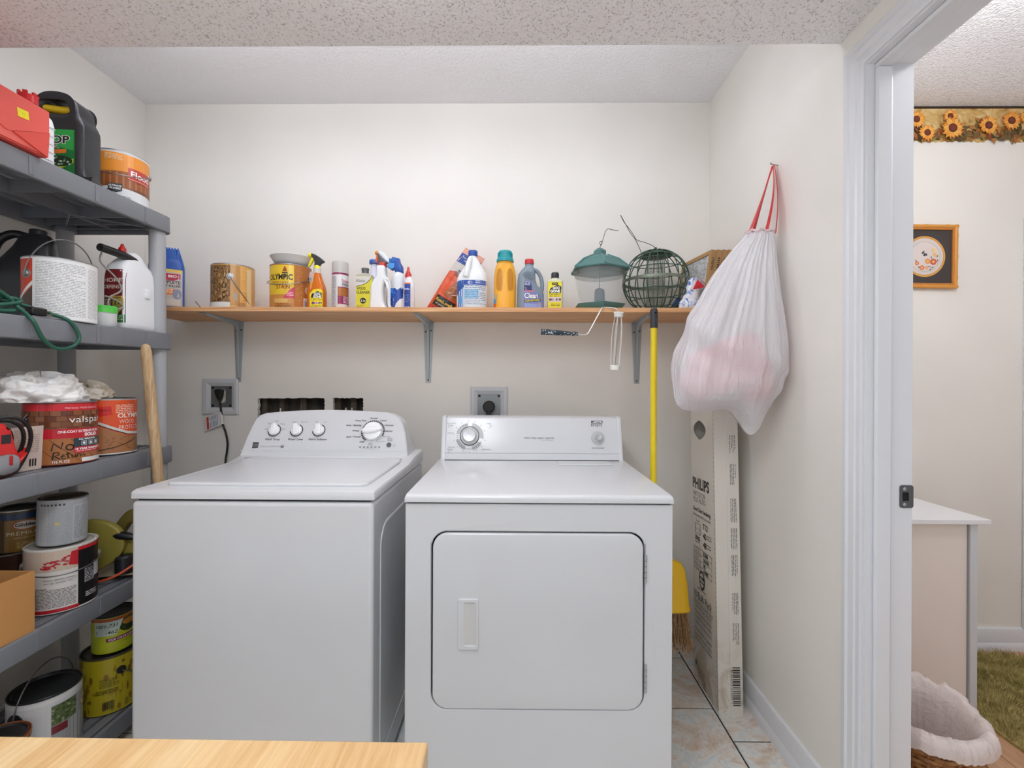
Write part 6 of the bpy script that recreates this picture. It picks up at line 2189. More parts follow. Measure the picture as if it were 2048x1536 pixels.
# ---- adhesive remover
Y = 1.945
t = thing('adhesive_remover_bottle', 'small square bottle with yellow label and black cap beside the lantern bird feeder', 'bottle', (sx(1110, Y), Y, ZT), -0.03)
bd = body_loft([(0, 0.064, 0.034, 6), (0.003, 0.067, 0.037, 6), (0.128, 0.067, 0.037, 6), (0.134, 0.062, 0.034, 5), (0.139, 0.036, 0.028, 2.5), (0.146, 0.028, 0.026, 2)]).build('body', mat((206, 206, 178), 0.25), t)
MB().lathe([(0.0165, 0.144), (0.0165, 0.163), (0.0145, 0.167), (0.005, 0.167)], 20).build('cap', mat((44, 48, 54), 0.4), t)
pr = Print(17)
pr.rect(-0.030, 0.002, 0.026, 0.126, '#ecdf28')
pr.rect(-0.014, 0.112, 0.012, 0.122, '#22221c')
pr.text('ORIGINAL', -0.001, 0.1155, 0.004, '#ecdf28', w=0.02)
pr.poly([(-0.026, 0.076), (0.024, 0.076), (0.026, 0.104), (0.012, 0.112), (-0.012, 0.104), (-0.022, 0.094)], '#22221c')
pr.text('GOO', 0.004, 0.094, 0.011, '#f6f6f0', bold=0.05, w=0.030)
pr.text('GONE', 0.0, 0.080, 0.011, '#f6f6f0', bold=0.05, w=0.042)
pr.copy(-0.026, 0.062, 0.022, 0.072, 0.006, '#6a6414')
pr.rect(-0.026, 0.040, 0.024, 0.060, '#d8ccd0')
for k in range(7):
    pr.ell(-0.022 + k * 0.007, 0.050, 0.004, 0.006, ['#5a3c44', '#9a6a80', '#c8a0b0', '#e0d0d4', '#7a5a68', '#b8a4b0', '#5a4a50'][k], 8)
pr.copy(-0.018, 0.022, 0.020, 0.032, 0.006, '#7a7414')
pr.copy(-0.024, 0.006, 0.014, 0.014, 0.005, '#7a7414')
pr.build('label_print', planemap((0, -0.0186, 0), (1, 0, 0), (0, 0, 1)), t, step=0.00008)

# ---- lantern bird feeder
Y = 1.935
cx = sx(1199, Y)
t = thing('bird_feeder', 'green roofed lantern bird feeder with a clear hopper', 'bird feeder', (cx, Y, ZT))
m_fg = mat((80, 124, 122), 0.45, name='teal_green_plastic')


def hexring(r, z, n=6, ph=0.0):
    return [(r * cos(2 * pi * k / n + ph), r * sin(2 * pi * k / n + ph), z) for k in range(n)]


ph = pi / 6
MB().loft([hexring(0.092, 0.0, ph=ph), hexring(0.108, 0.020, ph=ph), hexring(0.112, 0.026, ph=ph), hexring(0.092, 0.030, ph=ph), hexring(0.05, 0.036, ph=ph)]).build('tray', m_fg, t, smooth=20)
MB().loft([hexring(0.129, 0.170, ph=ph), hexring(0.131, 0.175, ph=ph), hexring(0.085, 0.212, ph=ph), hexring(0.080, 0.218, ph=ph), hexring(0.035, 0.236, ph=ph)]).build('roof', m_fg, t, smooth=20)
MB().loft([hexring(0.082, 0.206, ph=ph), hexring(0.084, 0.214, ph=ph), hexring(0.034, 0.238, ph=ph)]).build('upper_roof', mat((88, 132, 130), 0.45), t, smooth=20)
for k in range(6):
    a = 2 * pi * k / 6 + ph
    MB().tube([(0.036 * cos(a), 0.036 * sin(a), 0.237), (0.084 * cos(a), 0.084 * sin(a), 0.215), (0.129 * cos(a), 0.129 * sin(a), 0.176)], 0.0042, 6).build('roof_rib', m_fg, t)
MB().loft([hexring(0.026, 0.232, ph=ph), hexring(0.028, 0.240, ph=ph), hexring(0.028, 0.256, ph=ph), hexring(0.012, 0.268, ph=ph), hexring(0.003, 0.272, ph=ph)]).build('finial', m_fg, t, smooth=20)
m_clear = mat((235, 240, 240), 0.08, name='clear_hopper', alpha=0.22, spec=0.6)
MB().lathe([(0.082, 0.030), (0.108, 0.172)], 48, cap0=False, cap1=False).build('clear_hopper', m_clear, t)
MB().lathe([(0.1062, 0.150), (0.1085, 0.174)], 48, cap0=False, cap1=False).build('hopper_collar', mat((120, 130, 130), 0.3, alpha=0.55), t)
MB().lathe([(0.034, 0.030), (0.028, 0.036), (0.023, 0.040), (0.0215, 0.085), (0.018, 0.094), (0.002, 0.102)], 24).build('seed_cone', mat((74, 92, 104), 0.5), t)
MB().tube([(0, 0, 0.10), (0, 0, 0.22)], 0.0015, 6).build('rod', mat((110, 112, 112), 0.4, 0.6), t)
MB().tube(catmull([(0, 0, 0.268), (0.004, 0, 0.283), (0.010, 0, 0.29), (0.006, 0, 0.30), (0.0, 0, 0.292), (0.006, 0, 0.282), (0.012, 0.0, 0.30), (0.022, 0.0, 0.335), (0.034, 0.0, 0.352), (0.052, 0.0, 0.348), (0.080, 0.0, 0.344)], 5), 0.0013, 6).build('hook_wire', M_DARKWIRE, t)

# ---- caged globe feeder
Y = 1.998
R = 0.1395
cx = sx(1311, Y)
t = thing('bird_feeder', 'round green wire-cage bird feeder with a mesh tube inside', 'bird feeder', (cx, Y, ZT))
m_cage = mat((62, 92, 76), 0.45, 0.3, name='green_cage_wire')
zc = R + 0.001
for k in range(10):
    a = pi * k / 10 + 0.1
    pts = [(R * cos(th) * cos(a), R * cos(th) * sin(a), zc + R * sin(th)) for th in [2 * pi * q / 44 for q in range(44)]]
    MB().tube(pts, 0.0022, 6, closed=True).build('meridian_wire', m_cage, t)
for z_, rr_ in ((0.62, 0.0019), (0.33, 0.0019), (-0.33, 0.0019), (-0.62, 0.0019), (-0.86, 0.0019)):
    q = sqrt(1 - z_ * z_) * R
    MB().tube([(q * cos(2 * pi * k / 48), q * sin(2 * pi * k / 48), zc + R * z_) for k in range(48)], rr_, 6, closed=True).build('ring_wire', m_cage, t)
MB().lathe([(R * 0.985, zc - 0.006), (R * 1.015, zc - 0.006), (R * 1.015, zc + 0.006), (R * 0.985, zc + 0.006), (R * 0.985, zc - 0.006)], 56, cap0=False, cap1=False).build('equator_band', mat((128, 136, 122), 0.4, 0.4), t)
MB().lathe([(0.070, zc + 0.112), (0.052, zc + 0.124), (0.02, zc + 0.136), (0.006, zc + 0.140), (0.006, zc + 0.150), (0.002, zc + 0.152)], 32).build('top_cap', mat((40, 76, 60), 0.45), t)
m_mesh = mat((150, 158, 146), 0.4, 0.6, name='seed_tube_wire')
mb = MB()
rt_ = 0.038
for k in range(18):
    a = 2 * pi * k / 18
    mb.tube([(rt_ * cos(a), rt_ * sin(a), 0.014), (rt_ * cos(a), rt_ * sin(a), zc + 0.116)], 0.0008, 4)
for k in range(26):
    z_ = 0.02 + k * 0.0088
    mb.tube([(rt_ * cos(2 * pi * q / 18), rt_ * sin(2 * pi * q / 18), z_) for q in range(18)], 0.0008, 4, closed=True)
mb.build('mesh_tube', m_mesh, t)
MB().lathe([(0.02, 0.002), (0.041, 0.006), (0.041, 0.016)], 28).build('tube_base', mat((40, 76, 60), 0.45), t)
l2 = lambda px, py: P(px, py, Y) - Vector((cx, Y, ZT))
MB().tube(catmull([l2(1284, 509), l2(1277, 492), l2(1270, 478), l2(1262, 468), l2(1252, 450), l2(1241, 430), l2(1248, 444), l2(1258, 457), l2(1267, 470), l2(1274, 480), l2(1290, 485), l2(1306, 492), l2(1318, 503)], 5), 0.0013, 6).build('hanger_wire', M_DARKWIRE, t)

# ---- furnace filters leaning at the right end
m_kraft = mat((176, 138, 92), 0.75, name='kraft_card')
m_pad, nt, b = nodes_of('filter_pad', 0.9)
v = coords(nt)
nt.links.new(ramp(nt, tex_noise(nt, v, 90, 5, 0.7), [(0.35, (150, 152, 152)), (0.55, (196, 198, 198)), (0.7, (216, 216, 214))]), b.inputs['Base Color'])
labels = ('furnace filter with a large pale pad facing out, frontmost of the leaning stack', 'second cardboard furnace filter from the front of the leaning stack', 'third cardboard furnace filter from the front of the leaning stack', 'rearmost cardboard furnace filter, mostly behind the hanging white bag')
for k in range(4):
    x0 = 0.762 + k * 0.0235
    t = thing('furnace_filter', labels[k], 'filter', (x0, 1.850, ZT), group='furnace filters on the pine shelf', rot=(0, 0.14, 0.15))
    fw, fh, ft_ = 0.235, 0.236, 0.022
    V, Fs = outline([[(0, 0), (fw, 0), (fw, fh), (0, fh)], [(0.016, 0.016), (fw - 0.016, 0.016), (fw - 0.016, fh - 0.016), (0.016, fh - 0.016)]], ft_)
    MB().add(V, Fs, Matrix.Translation((0.0, 0, 0.006)) @ M_YZ).build('frame', m_kraft, t, smooth=None)
    MB().box(-ft_ / 2 + 0.004, ft_ / 2 - 0.004, 0.016, fw - 0.016, 0.022, fh - 0.01).build('pad', m_pad, t)
    pr = Print(60 + k)
    if k < 3:
        pr.text('EPrecisionaire', 0.05, -0.006, 0.011, '#2a241c', bold=0.03, w=0.105)
        pr.text(['10x20x1', 'IIIIII', 'AIR FLOW', ''][k], 0.165, -0.005, 0.010, '#2a241c', bold=0.02, w=0.05)
        if k == 1:
            pr.rect(0.01, -0.0105, 0.11, 0.0105, '#4a5c7c')
        pr.build('edge_print', planemap((0.0, 0.0, 0.02), (0, 0, 1), (-1, 0, 0)), t)

# ---- blue and white plastic wrapper by the filters
t = thing('plastic_wrapper', 'crumpled blue and white plastic wrapper with a red triangle, before the filters', 'wrapper', (sx(1379, 1.866), 1.866, ZT))
mb = MB()
rings = []
for i in range(15):
    t_ = i / 14
    w = 0.040 * (1 - 0.5 * t_) * (0.9 + 0.2 * sin(t_ * 5 + 0.8) ** 2)
    ring = []
    for j in range(22):
        a = 2 * pi * j / 22
        k_ = 1 + 0.35 * noise.noise(Vector((cos(a) * 2, sin(a) * 2, t_ * 6)))
        ring.append((w * cos(a) * k_ + 0.020 * t_, w * 0.7 * sin(a) * k_, 0.001 + 0.125 * t_))
    rings.append(ring)
m_wr, nt, b = nodes_of('blue_white_film', 0.25)
v = coords(nt)
nt.links.new(ramp(nt, tex_noise(nt, v, 38, 2, 0.5, 1.5), [(0.34, (60, 100, 186)), (0.40, (150, 176, 222)), (0.45, (228, 230, 236)), (0.66, (238, 238, 242)), (0.72, (206, 60, 70))]), b.inputs['Base Color'])
bd = mb.loft(rings).build('film', m_wr, t, smooth=80)
V, Fs = outline([[(-0.028, 0), (0.03, 0.012), (-0.004, 0.05)], [(-0.018, 0.006), (0.018, 0.014), (-0.004, 0.036)]], 0.002, 0.0006)
tri = MB().add(V, Fs, Matrix.Translation((0.022, -0.040, 0.066)) @ Matrix.Scale(1.25, 4) @ M_XZ).build('triangle_logo', mat((214, 44, 58), 0.3), t)
V, Fs = outline([[(-0.018, 0.006), (0.018, 0.014), (-0.004, 0.036)]], 0.0015, 0.0)
MB().add(V, Fs, Matrix.Translation((0.022, -0.0398, 0.066)) @ Matrix.Scale(1.25, 4) @ M_XZ).build('triangle_centre', mat((236, 190, 194), 0.3), t)
pr = Print(18)
pr.text('TASTY', 0, 0, 0.008, '#c82838', bold=0.03, w=0.022)
pr.build('logo_print', planemap((0.021, -0.0412, 0.081), (1, 0, 0.2), (-0.2, 0, 1)), t)
t = thing('plastic_wrapper', 'folded blue plastic strip seen through the wire-cage feeder', 'wrapper', (sx(1352, 2.05), 2.07, ZT))
V, Fs = outline([catmull([(-0.036, 0), (-0.004, 0), (0.012, 0.05), (0.03, 0.085), (0.012, 0.088), (-0.012, 0.05)], 4, True)], 0.012, 0.004)
MB().add(V, Fs, M_XZ).build('film', mat((62, 104, 190), 0.3), t)

# ---- nail lying on the board edge
a_, b_ = P(391, 603, 1.835), P(401, 615, 1.829)
nl = MB().tube([a_, b_], [0.0016, 0.0014], 8).build('nail', mat((90, 88, 84), 0.4, 0.7))
tag(nl, 'bent nail sticking out of the pine shelf left of the bark-label can', 'nail')
# ================================================================ paint-roller frame hanging on the shelf edge
Y = 1.815
o0 = P(1205, 615, Y)
t = thing('paint_roller_frame', 'bare paint-roller frame with a dark handle hung over the pine shelf edge', 'paint roller', tuple(o0))
l = lambda px, py, y=Y: P(px, py, y) - o0
MB().tube(catmull([l(1150, 668), l(1172, 669.5), l(1180, 660), l(1192, 638), l(1203, 618), l(1207, 615, 1.83), l(1220, 615.5, 1.83), l(1232, 618), l(1237, 627)], 5), 0.0028, 8).build('wire_arm', mat((214, 212, 206), 0.35, 0.6), t)
h0, h1 = l(1082, 663.5), l(1156, 668)
m_rh, nt, b = nodes_of('paint_spattered_handle', 0.5)
v = coords(nt)
nt.links.new(ramp(nt, tex_noise(nt, v, 130, 3, 0.6), [(0.56, (34, 52, 64)), (0.60, (206, 212, 216))]), b.inputs['Base Color'])
MB().tube([h0, h0 + (h1 - h0) * 0.02, h0.lerp(h1, 0.3), h0.lerp(h1, 0.6), h0.lerp(h1, 0.82), h0.lerp(h1, 0.92), h1], [0.010, 0.0118, 0.0112, 0.0095, 0.0072, 0.0092, 0.006], 14).build('handle', m_rh, t)
m_rw = mat((232, 230, 224), 0.45, name='white_roller_cap')
a_, b_ = l(1237.5, 625), l(1229.5, 741)
ax = (b_ - a_).normalized()
q = ax.to_track_quat('Z', 'Y').to_matrix().to_4x4()
MB().lathe([(0.0195, 0), (0.0205, 0.004), (0.018, 0.006), (0.0175, 0.018), (0.014, 0.020)], 24, Matrix.Translation(a_) @ q).build('end_cap', m_rw, t)
Lr = (b_ - a_).length
MB().lathe([(0.0185, Lr - 0.020), (0.0195, Lr - 0.018), (0.0195, Lr - 0.001), (0.018, Lr)], 24, Matrix.Translation(a_) @ q).build('end_cap', m_rw, t)
for k in range(5):
    a = 2 * pi * k / 5 + 0.4
    MB().tube(catmull([(0.013 * cos(a), 0.013 * sin(a), 0.018), (0.0185 * cos(a), 0.0185 * sin(a), 0.06), (0.0205 * cos(a), 0.0205 * sin(a), Lr * 0.5), (0.0185 * cos(a), 0.0185 * sin(a), Lr - 0.06), (0.0175 * cos(a), 0.0175 * sin(a), Lr - 0.018)], 4), 0.0013, 6, M=Matrix.Translation(a_) @ q).build('cage_wire', m_rw, t)
MB().tube([a_ + ax * 0.01, a_ + ax * (Lr - 0.01)], 0.0022, 8).build('spindle', mat((170, 170, 166), 0.35, 0.7), t)

# ================================================================ broom hanging on a nail in the shelf edge
Yb = 1.806
top = P(1308, 616, Yb)
bz = P(1360, 1298, Yb).z
t = thing('broom', 'yellow-handled straw broom hung from the pine shelf beside the dryer', 'broom', (top.x, Yb, bz))
zt = top.z - bz
z1 = P(1308, 655, Yb).z - bz
zh = P(1360, 1123, Yb).z - bz
zs = P(1360, 1218, Yb).z - bz
m_yb = mat((244, 216, 40), 0.32, name='yellow_broom_plastic')
MB().lathe([(0.0125, zh - 0.02), (0.0125, z1)], 20).build('pole', m_yb, t)
MB().lathe([(0.0145, z1 - 0.002), (0.0145, zt - 0.012), (0.012, zt - 0.003), (0.004, zt)], 20).build('grip', mat((58, 60, 66), 0.5), t)
MB().lathe([(0.0045, 0), (0.0045, 0.001)], 14, Matrix.Translation((0.002, -0.0143, zt - 0.02)) @ Matrix.Rotation(pi / 2, 4, 'X')).build('hang_hole_shade', mat((10, 10, 10), 0.8), t)  # no opening cut; black disc carries the hole's inner shade
m_yh = mat((240, 190, 28), 0.35, name='yellow_broom_head')
prof = [(zs, 0.284, 0.075), (zs + 0.004, 0.286, 0.077), (zs + 0.012, 0.282, 0.074), (zs + 0.018, 0.276, 0.068), (zs + (zh - zs) * 0.6, 0.258, 0.058), (zs + (zh - zs) * 0.62, 0.252, 0.056), (zs + (zh - zs) * 0.85, 0.238, 0.05), (zh - 0.004, 0.205, 0.044), (zh + 0.006, 0.15, 0.038), (zh + 0.03, 0.04, 0.034), (zh + 0.05, 0.032, 0.032)]
MB().loft([superring(z_, w * 0.86, d, 3.4, 0.022 if z_ < zh + 0.01 else 0.004) for z_, w, d in prof]).build('head', m_yh, t)
rnd = random.Random(7)
mb = MB()
for k in range(420):
    u, w = rnd.uniform(-1, 1), rnd.uniform(-1, 1)
    x0, y0 = 0.022 + u * 0.112, w * 0.028
    x1, y1 = 0.024 + u * 0.128 + rnd.uniform(-0.004, 0.004), w * 0.044
    z_e = rnd.uniform(0.0, 0.018)
    rr = 0.0011
    mb.add([(x0 - rr, y0, zs + 0.006), (x0 + rr, y0, zs + 0.006), (x0, y0 + rr * 1.6, zs + 0.006), (x1 - rr, y1, z_e), (x1 + rr, y1, z_e), (x1, y1 + rr * 1.6, z_e)], [(0, 1, 4, 3), (1, 2, 5, 4), (2, 0, 3, 5), (3, 4, 5)])
m_st, nt, b = nodes_of('straw_bristle', 0.8)
v = coords(nt)
nt.links.new(ramp(nt, tex_noise(nt, v, 90, 2), [(0.3, (104, 74, 44)), (0.5, (158, 118, 76)), (0.7, (190, 150, 100))]), b.inputs['Base Color'])
mb.build('bristles', m_st, t, smooth=None, kind='stuff')
nl = MB().tube([(top.x + 0.002, 1.830, top.z - 0.018), (top.x + 0.002, 1.788, top.z - 0.016)], 0.0017, 8).build('nail', mat((120, 118, 114), 0.4, 0.8))
tag(nl, 'nail in the pine shelf edge that holds the broom', 'nail')

# ================================================================ tube-lamp carton leaning in the corner
BX0, BX1 = 0.752, 0.840
BY0, BY1 = 1.697, 1.926
lean = 0.052
t = thing('lamp_carton', 'tall cream cardboard carton of fluorescent tubes beneath the hanging white bag', 'box', (BX0, BY0, 0.0), rot=(-lean, 0, 0.0))
m_ct, nt, b = nodes_of('cream_carton', 0.7)
v = coords(nt)
sep = nt.nodes.new('ShaderNodeSeparateXYZ')
nt.links.new(v, sep.inputs[0])
n1 = tex_noise(nt, v, 9, 4, 0.6, 0.6)
mr = nt.nodes.new('ShaderNodeMapRange')
mr.inputs['From Min'].default_value = 0.30
mr.inputs['From Max'].default_value = 0.0
nt.links.new(sep.outputs[2], mr.inputs['Value'])
mm_ = nt.nodes.new('ShaderNodeMath')
mm_.operation = 'MULTIPLY'
nt.links.new(mr.outputs[0], mm_.inputs[0])
nt.links.new(ramp(nt, n1, [(0.46, (0, 0, 0)), (0.58, (255, 255, 255))]), mm_.inputs[1])
nt.links.new(mixc(nt, mm_.outputs[0], (222, 217, 208), (182, 166, 140)), b.inputs['Base Color'])
CW_, CD_, CH = BX1 - BX0, BY1 - BY0, 1.25
hz = P(1398, 860, BY0 + 0.11).z
V, Fs = outline([[(0, 0), (CD_, 0), (CD_, CH), (0, CH)], catmull([(CD_ * 0.33, hz), (CD_ * 0.40, hz + 0.022), (CD_ * 0.615, hz + 0.040), (CD_ * 0.83, hz + 0.022), (CD_ * 0.90, hz), (CD_ * 0.83, hz - 0.022), (CD_ * 0.615, hz - 0.040), (CD_ * 0.40, hz - 0.022)], 3, True)], 0.004)
wide = MB().add(V, Fs, Matrix.Translation((0.002, 0, 0)) @ M_YZ).build('wide_panel', m_ct, t, smooth=None)
box('wide_panel', CW_ - 0.004, CW_, 0, CD_, 0, CH, m_ct, t)
box('narrow_panel', 0.004, CW_ - 0.004, 0, 0.004, 0, CH, m_ct, t)
box('narrow_panel', 0.004, CW_ - 0.004, CD_ - 0.004, CD_, 0, CH, m_ct, t)
box('bottom_panel', 0.004, CW_ - 0.004, 0.004, CD_ - 0.004, 0, 0.004, m_ct, t)
box('top_panel', 0.004, CW_ - 0.004, 0.004, CD_ - 0.004, CH - 0.004, CH, m_ct, t)
box('end_flap', 0.044, CW_ + 0.002, -0.003, 0.0005, 0.0, CH, m_ct, t, bevel=0.0008)
# text on the wide face: local u runs toward the camera (-Y), so it reads from the left
pr = Print(20)
IK = '#2b2a2a'


def zz(py):
    return P(1410, py, BY0 + 0.11).z


U = lambda k: k * CD_ * 1.17          # 0 = far edge, 1 = near edge
pr.text('PHILIPS', U(0.045), zz(983), 0.042, IK, 'l', w=U(0.62), bold=0.04)
pr.text('F40T12/CW', U(0.06), zz(1000), 0.020, '#4a4947', 'l', w=U(0.46))
pr.text('PLUS ALTO', U(0.06), zz(1012), 0.020, '#4a4947', 'l', w=U(0.46))
pr.text('Good Color Rendering', U(0.06), zz(1031), 0.016, IK, 'l', w=U(0.64), bold=0.03)
pr.text('Environmentally Responsible', U(0.06), zz(1042), 0.012, '#6a6866', 'l', w=U(0.64))
pr.text('T12', U(0.42), zz(1061), 0.022, IK, 'l', w=U(0.17), bold=0.03)
for s_, y_ in (('40', 1080), ('48', 1098)):
    pr.text(s_, U(0.42), zz(y_), 0.023, IK, 'l', w=U(0.12), bold=0.03)
    pr.copy(U(0.57), zz(y_ + 1), U(0.72), zz(y_ - 11), 0.011, '#7a7876', h=0.4)
for x0, y0, x1, y1 in ((0.12, 1078, 0.32, 1056),):
    for a, b_, c, d in ((x0, y0, x1, y0 - 0.6), (x0, y1 + 0.6, x1, y1), (x0, y0, x0 + 0.012, y1), (x1 - 0.012, y0, x1, y1), (x0, 1068, x1, 1067.4)):
        pr.rect(U(a), zz(b_), U(c), zz(d), '#4a4947')
pr.rect(U(0.16), zz(1052), U(0.28), zz(1051), '#4a4947')
pr.rect(U(0.17), zz(1051), U(0.18), zz(1046), '#4a4947')
pr.rect(U(0.26), zz(1051), U(0.27), zz(1046), '#4a4947')
pr.text('Medium', U(0.22), zz(1086), 0.009, IK, bold=0.03, w=U(0.16))
pr.text('Bi-Pin Base', U(0.22), zz(1091), 0.009, IK, bold=0.03, w=U(0.19))
pr.copy(U(0.12), zz(1100), U(0.32), zz(1094), 0.012, '#7a7876', h=0.3)
# data table
for y_ in (1106, 1118, 1130, 1142, 1152):
    pr.rect(U(0.06), zz(y_) - 0.0008, U(0.72), zz(y_) + 0.0008, '#4a4947')
for x_ in (0.06, 0.715):
    pr.rect(U(x_), zz(1152), U(x_ + 0.006), zz(1106), '#4a4947')
for s_, y_ in (('2200', 1116), ('20,000', 1128), ('70', 1140), ('4100K', 1151)):
    pr.text(s_, U(0.42), zz(y_) + 0.002, 0.014, IK, 'l', w=U({'2200': .17, '20,000': .2, '70': .08, '4100K': .18}[s_]), bold=0.03)
    pr.copy(U(0.08), zz(y_), U(0.34), zz(y_ - 8), 0.010, '#8a8886', h=0.3)
# round emblem
cy = zz(1167)
kx = 0.45
pr.raw([(U(0.36) + 0.027 * cos(2 * pi * k / 32), cy + 0.038 * sin(2 * pi * k / 32)) for k in range(32)], [tuple(range(32))], IK)
pr.raw([(U(0.36) + 0.021 * cos(2 * pi * k / 32), cy + 0.029 * sin(2 * pi * k / 32)) for k in range(32)], [tuple(range(32))], '#d6d1c8')
pr.poly([(U(0.36) - 0.026, cy - 0.013), (U(0.36) + 0.026, cy - 0.013), (U(0.36) + 0.026, cy + 0.013), (U(0.36) - 0.026, cy + 0.013)], IK)
pr.text('Alto', U(0.36), cy - 0.008, 0.016, '#d6d1c8', w=0.042, bold=0.03)
pr.copy(U(0.2), zz(1191), U(0.5), zz(1187), 0.008, '#7a7876')
pr.text('10 Bulb Pack', U(0.06), zz(1212), 0.030, IK, 'l', w=U(0.64))
pr.text('SOLD IN FULL CASES ONLY', U(0.06), zz(1224), 0.015, '#4a4947', 'l', w=U(0.68))
pr.text('VENTA POR CAJAS CERRADAS', U(0.10), zz(1232), 0.011, '#5a5957', 'l', w=U(0.58))
for s_, y_ in (('*General purpose lighting', 1243), ('*Suitable for home or office', 1254), ('*Better for the environment', 1265), ('*Iluminacion de uso general', 1279), ('*Ideales para el hogar y oficina', 1290), ('*Mejores al medio ambiente', 1300)):
    pr.text(s_, U(0.08), zz(y_), 0.013, '#4a4947', 'l', w=U(0.60), shear=0.1)
pr.copy(U(0.14), zz(1372), U(0.44), zz(1352), 0.012, '#5a5957', h=0.25)
pr.ell(U(0.10), zz(1348), 0.009, 0.012, '#5a5957', 12)
dash = []
zq = 0.02
while zq < CH - 0.02:
    dash.append((CD_ * 0.984, zq, CD_ * 0.993, zq + 0.010))
    zq += 0.018
pr.rects(dash, '#6a6660')
pr.build('carton_print', planemap((0.0, CD_, 0), (0, -1, 0), (0, 0, 1)), t, off=0.0004)['kind'] = 'stuff'
# narrow side print, running downwards
pr = Print(21)
for z0, z1 in ((0.96, 1.03), (0.84, 0.92), (0.70, 0.79), (0.60, 0.68), (0.50, 0.58), (0.36, 0.44), (0.25, 0.33)):
    pr.copy(-z1, -0.010, -z0, 0.014, 0.0062, '#5a5854', h=0.35)
pr.bars(-0.17, -0.012, -0.03, 0.016, '#2b2a2a')
pr.text('8 46677 03509 1', -0.10, -0.018, 0.005, '#2b2a2a', w=0.12)
pr.build('side_print', planemap((0.064, -0.003, 0), (0, 0, -1), (1, 0, 0)), t, off=0.0004)

# ================================================================ white drawstring bag on the right wall
hk = PX(1549, 331, XR - 0.012)
nl = MB().tube([(XR + 0.004, hk.y, hk.z), (XR - 0.02, hk.y, hk.z + 0.004), (XR - 0.026, hk.y, hk.z + 0.008)], [0.002, 0.002, 0.0035], 8).build('nail', mat((170, 170, 168), 0.35, 0.8))
tag(nl, 'nail in the right wall holding up the white bag', 'nail')
bag = thing('trash_bag', 'bulging white drawstring plastic bag hanging from a nail on the right wall', 'bag', (0.71, 1.55, 1.10))
BO = Vector((0.71, 1.55, 1.10))
# level: photo row, left and right silhouette columns, half depth
LV = [(468, 1492, 1552, 0.030), (478, 1486, 1557, 0.040), (505, 1462, 1563, 0.058), (545, 1432, 1571, 0.082), (590, 1405, 1581, 0.104), (625, 1386, 1588, 0.118), (660, 1368, 1594, 0.128),
      (700, 1354, 1600, 0.132), (735, 1346, 1598, 0.130), (765, 1346, 1590, 0.120), (785, 1349, 1578, 0.105), (800, 1352, 1566, 0.085), (812, 1356, 1556, 0.055), (822, 1366, 1550, 0.020), (825, 1368, 1548, 0.004)]


def levels(t_):
    f = t_ * (len(LV) - 1)
    i = min(int(f), len(LV) - 2)
    k = f - i
    return [LV[i][q] + (LV[i + 1][q] - LV[i][q]) * k for q in range(4)]


rings = []
NR, NS = 90, 180
for i in range(NR + 1):
    tt_ = i / NR
    py, xl, xr, hd_ = levels(tt_)
    Xl = P(xl, py, 1.55).x
    Xr = min(P(xr, py, 1.55 - hd_ * 0.75).x, XR - 0.004)
    z = P(1450, py, 1.55).z
    cx, rx = (Xl + Xr) / 2, (Xr - Xl) / 2
    ring = []
    for j in range(NS):
        a = 2 * pi * j / NS
        c, s_ = cos(a), sin(a)
        nn = 2.0 + 0.6 * min(1, max(0, (tt_ - 0.3) * 3))
        x = math.copysign(abs(c) ** (2 / nn), c)
        y = math.copysign(abs(s_) ** (2 / nn), s_)
        # radiating pleats, strongest at the gathered neck and below the waist
        fan = noise.noise(Vector((c * 7.5, s_ * 7.5, tt_ * 0.8))) + 0.6 * noise.noise(Vector((c * 17, s_ * 17, tt_ * 1.1 + 4)))
        am = 0.13 * max(0.0, 1 - tt_ * 1.9) + 0.055
        lump = 0.10 * noise.noise(Vector((c * 1.6, s_ * 1.6, tt_ * 4.5 + 2))) * min(1, tt_ * 2)
        ridge = 0.0
        d_ = tt_ - (0.46 + 0.10 * sin(a * 1.0 + 2.2))
        ridge = 0.055 * math.exp(-(d_ / 0.035) ** 2) - 0.05 * math.exp(-((d_ - 0.075) / 0.04) ** 2)
        k = 1 + fan * am + lump + ridge
        if c > 0.55:
            k = min(k, 1.02)
        px_, py_ = cx + rx * x * k, 1.55 + hd_ * y * k
        z_ = z
        if tt_ > 0.72:
            w = (tt_ - 0.72) / 0.28
            u = (px_ - Xl) / max(Xr - Xl, 1e-4)
            tip = math.exp(-((u - 0.74) / 0.16) ** 2)
            left = math.exp(-((u - 0.0) / 0.10) ** 2)
            z_ += w * (-0.075 * tip + 0.008 * left + 0.045 * max(0, u - 0.85) / 0.15 + 0.012 * math.exp(-((u - 0.45) / 0.15) ** 2))
        ring.append(Vector((min(px_, XR - 0.003), py_, z_)) - BO)
    rings.append(ring)
m_film, nt, b = nodes_of('white_bag_film', 0.3)
b.inputs['Base Color'].default_value = (*lin((246, 246, 250)), 1)
b.inputs['Alpha'].default_value = 0.62
v = coords(nt, (1, 1, 0.25))
bump(nt, b, tex_noise(nt, v, 48, 4, 0.6, 1.2), 0.7, 0.009)
MB().loft(rings, True, False).build('film', m_film, bag, smooth=80)
# gathered hem at the neck
nk = rings[0]
MB().tube([p * 1.0 + Vector((0, 0, 0.004 + 0.004 * sin(k * 0.9))) for k, p in enumerate(nk[::3])], 0.0045, 6, closed=True).build('neck_hem', mat((226, 206, 210), 0.4), bag)
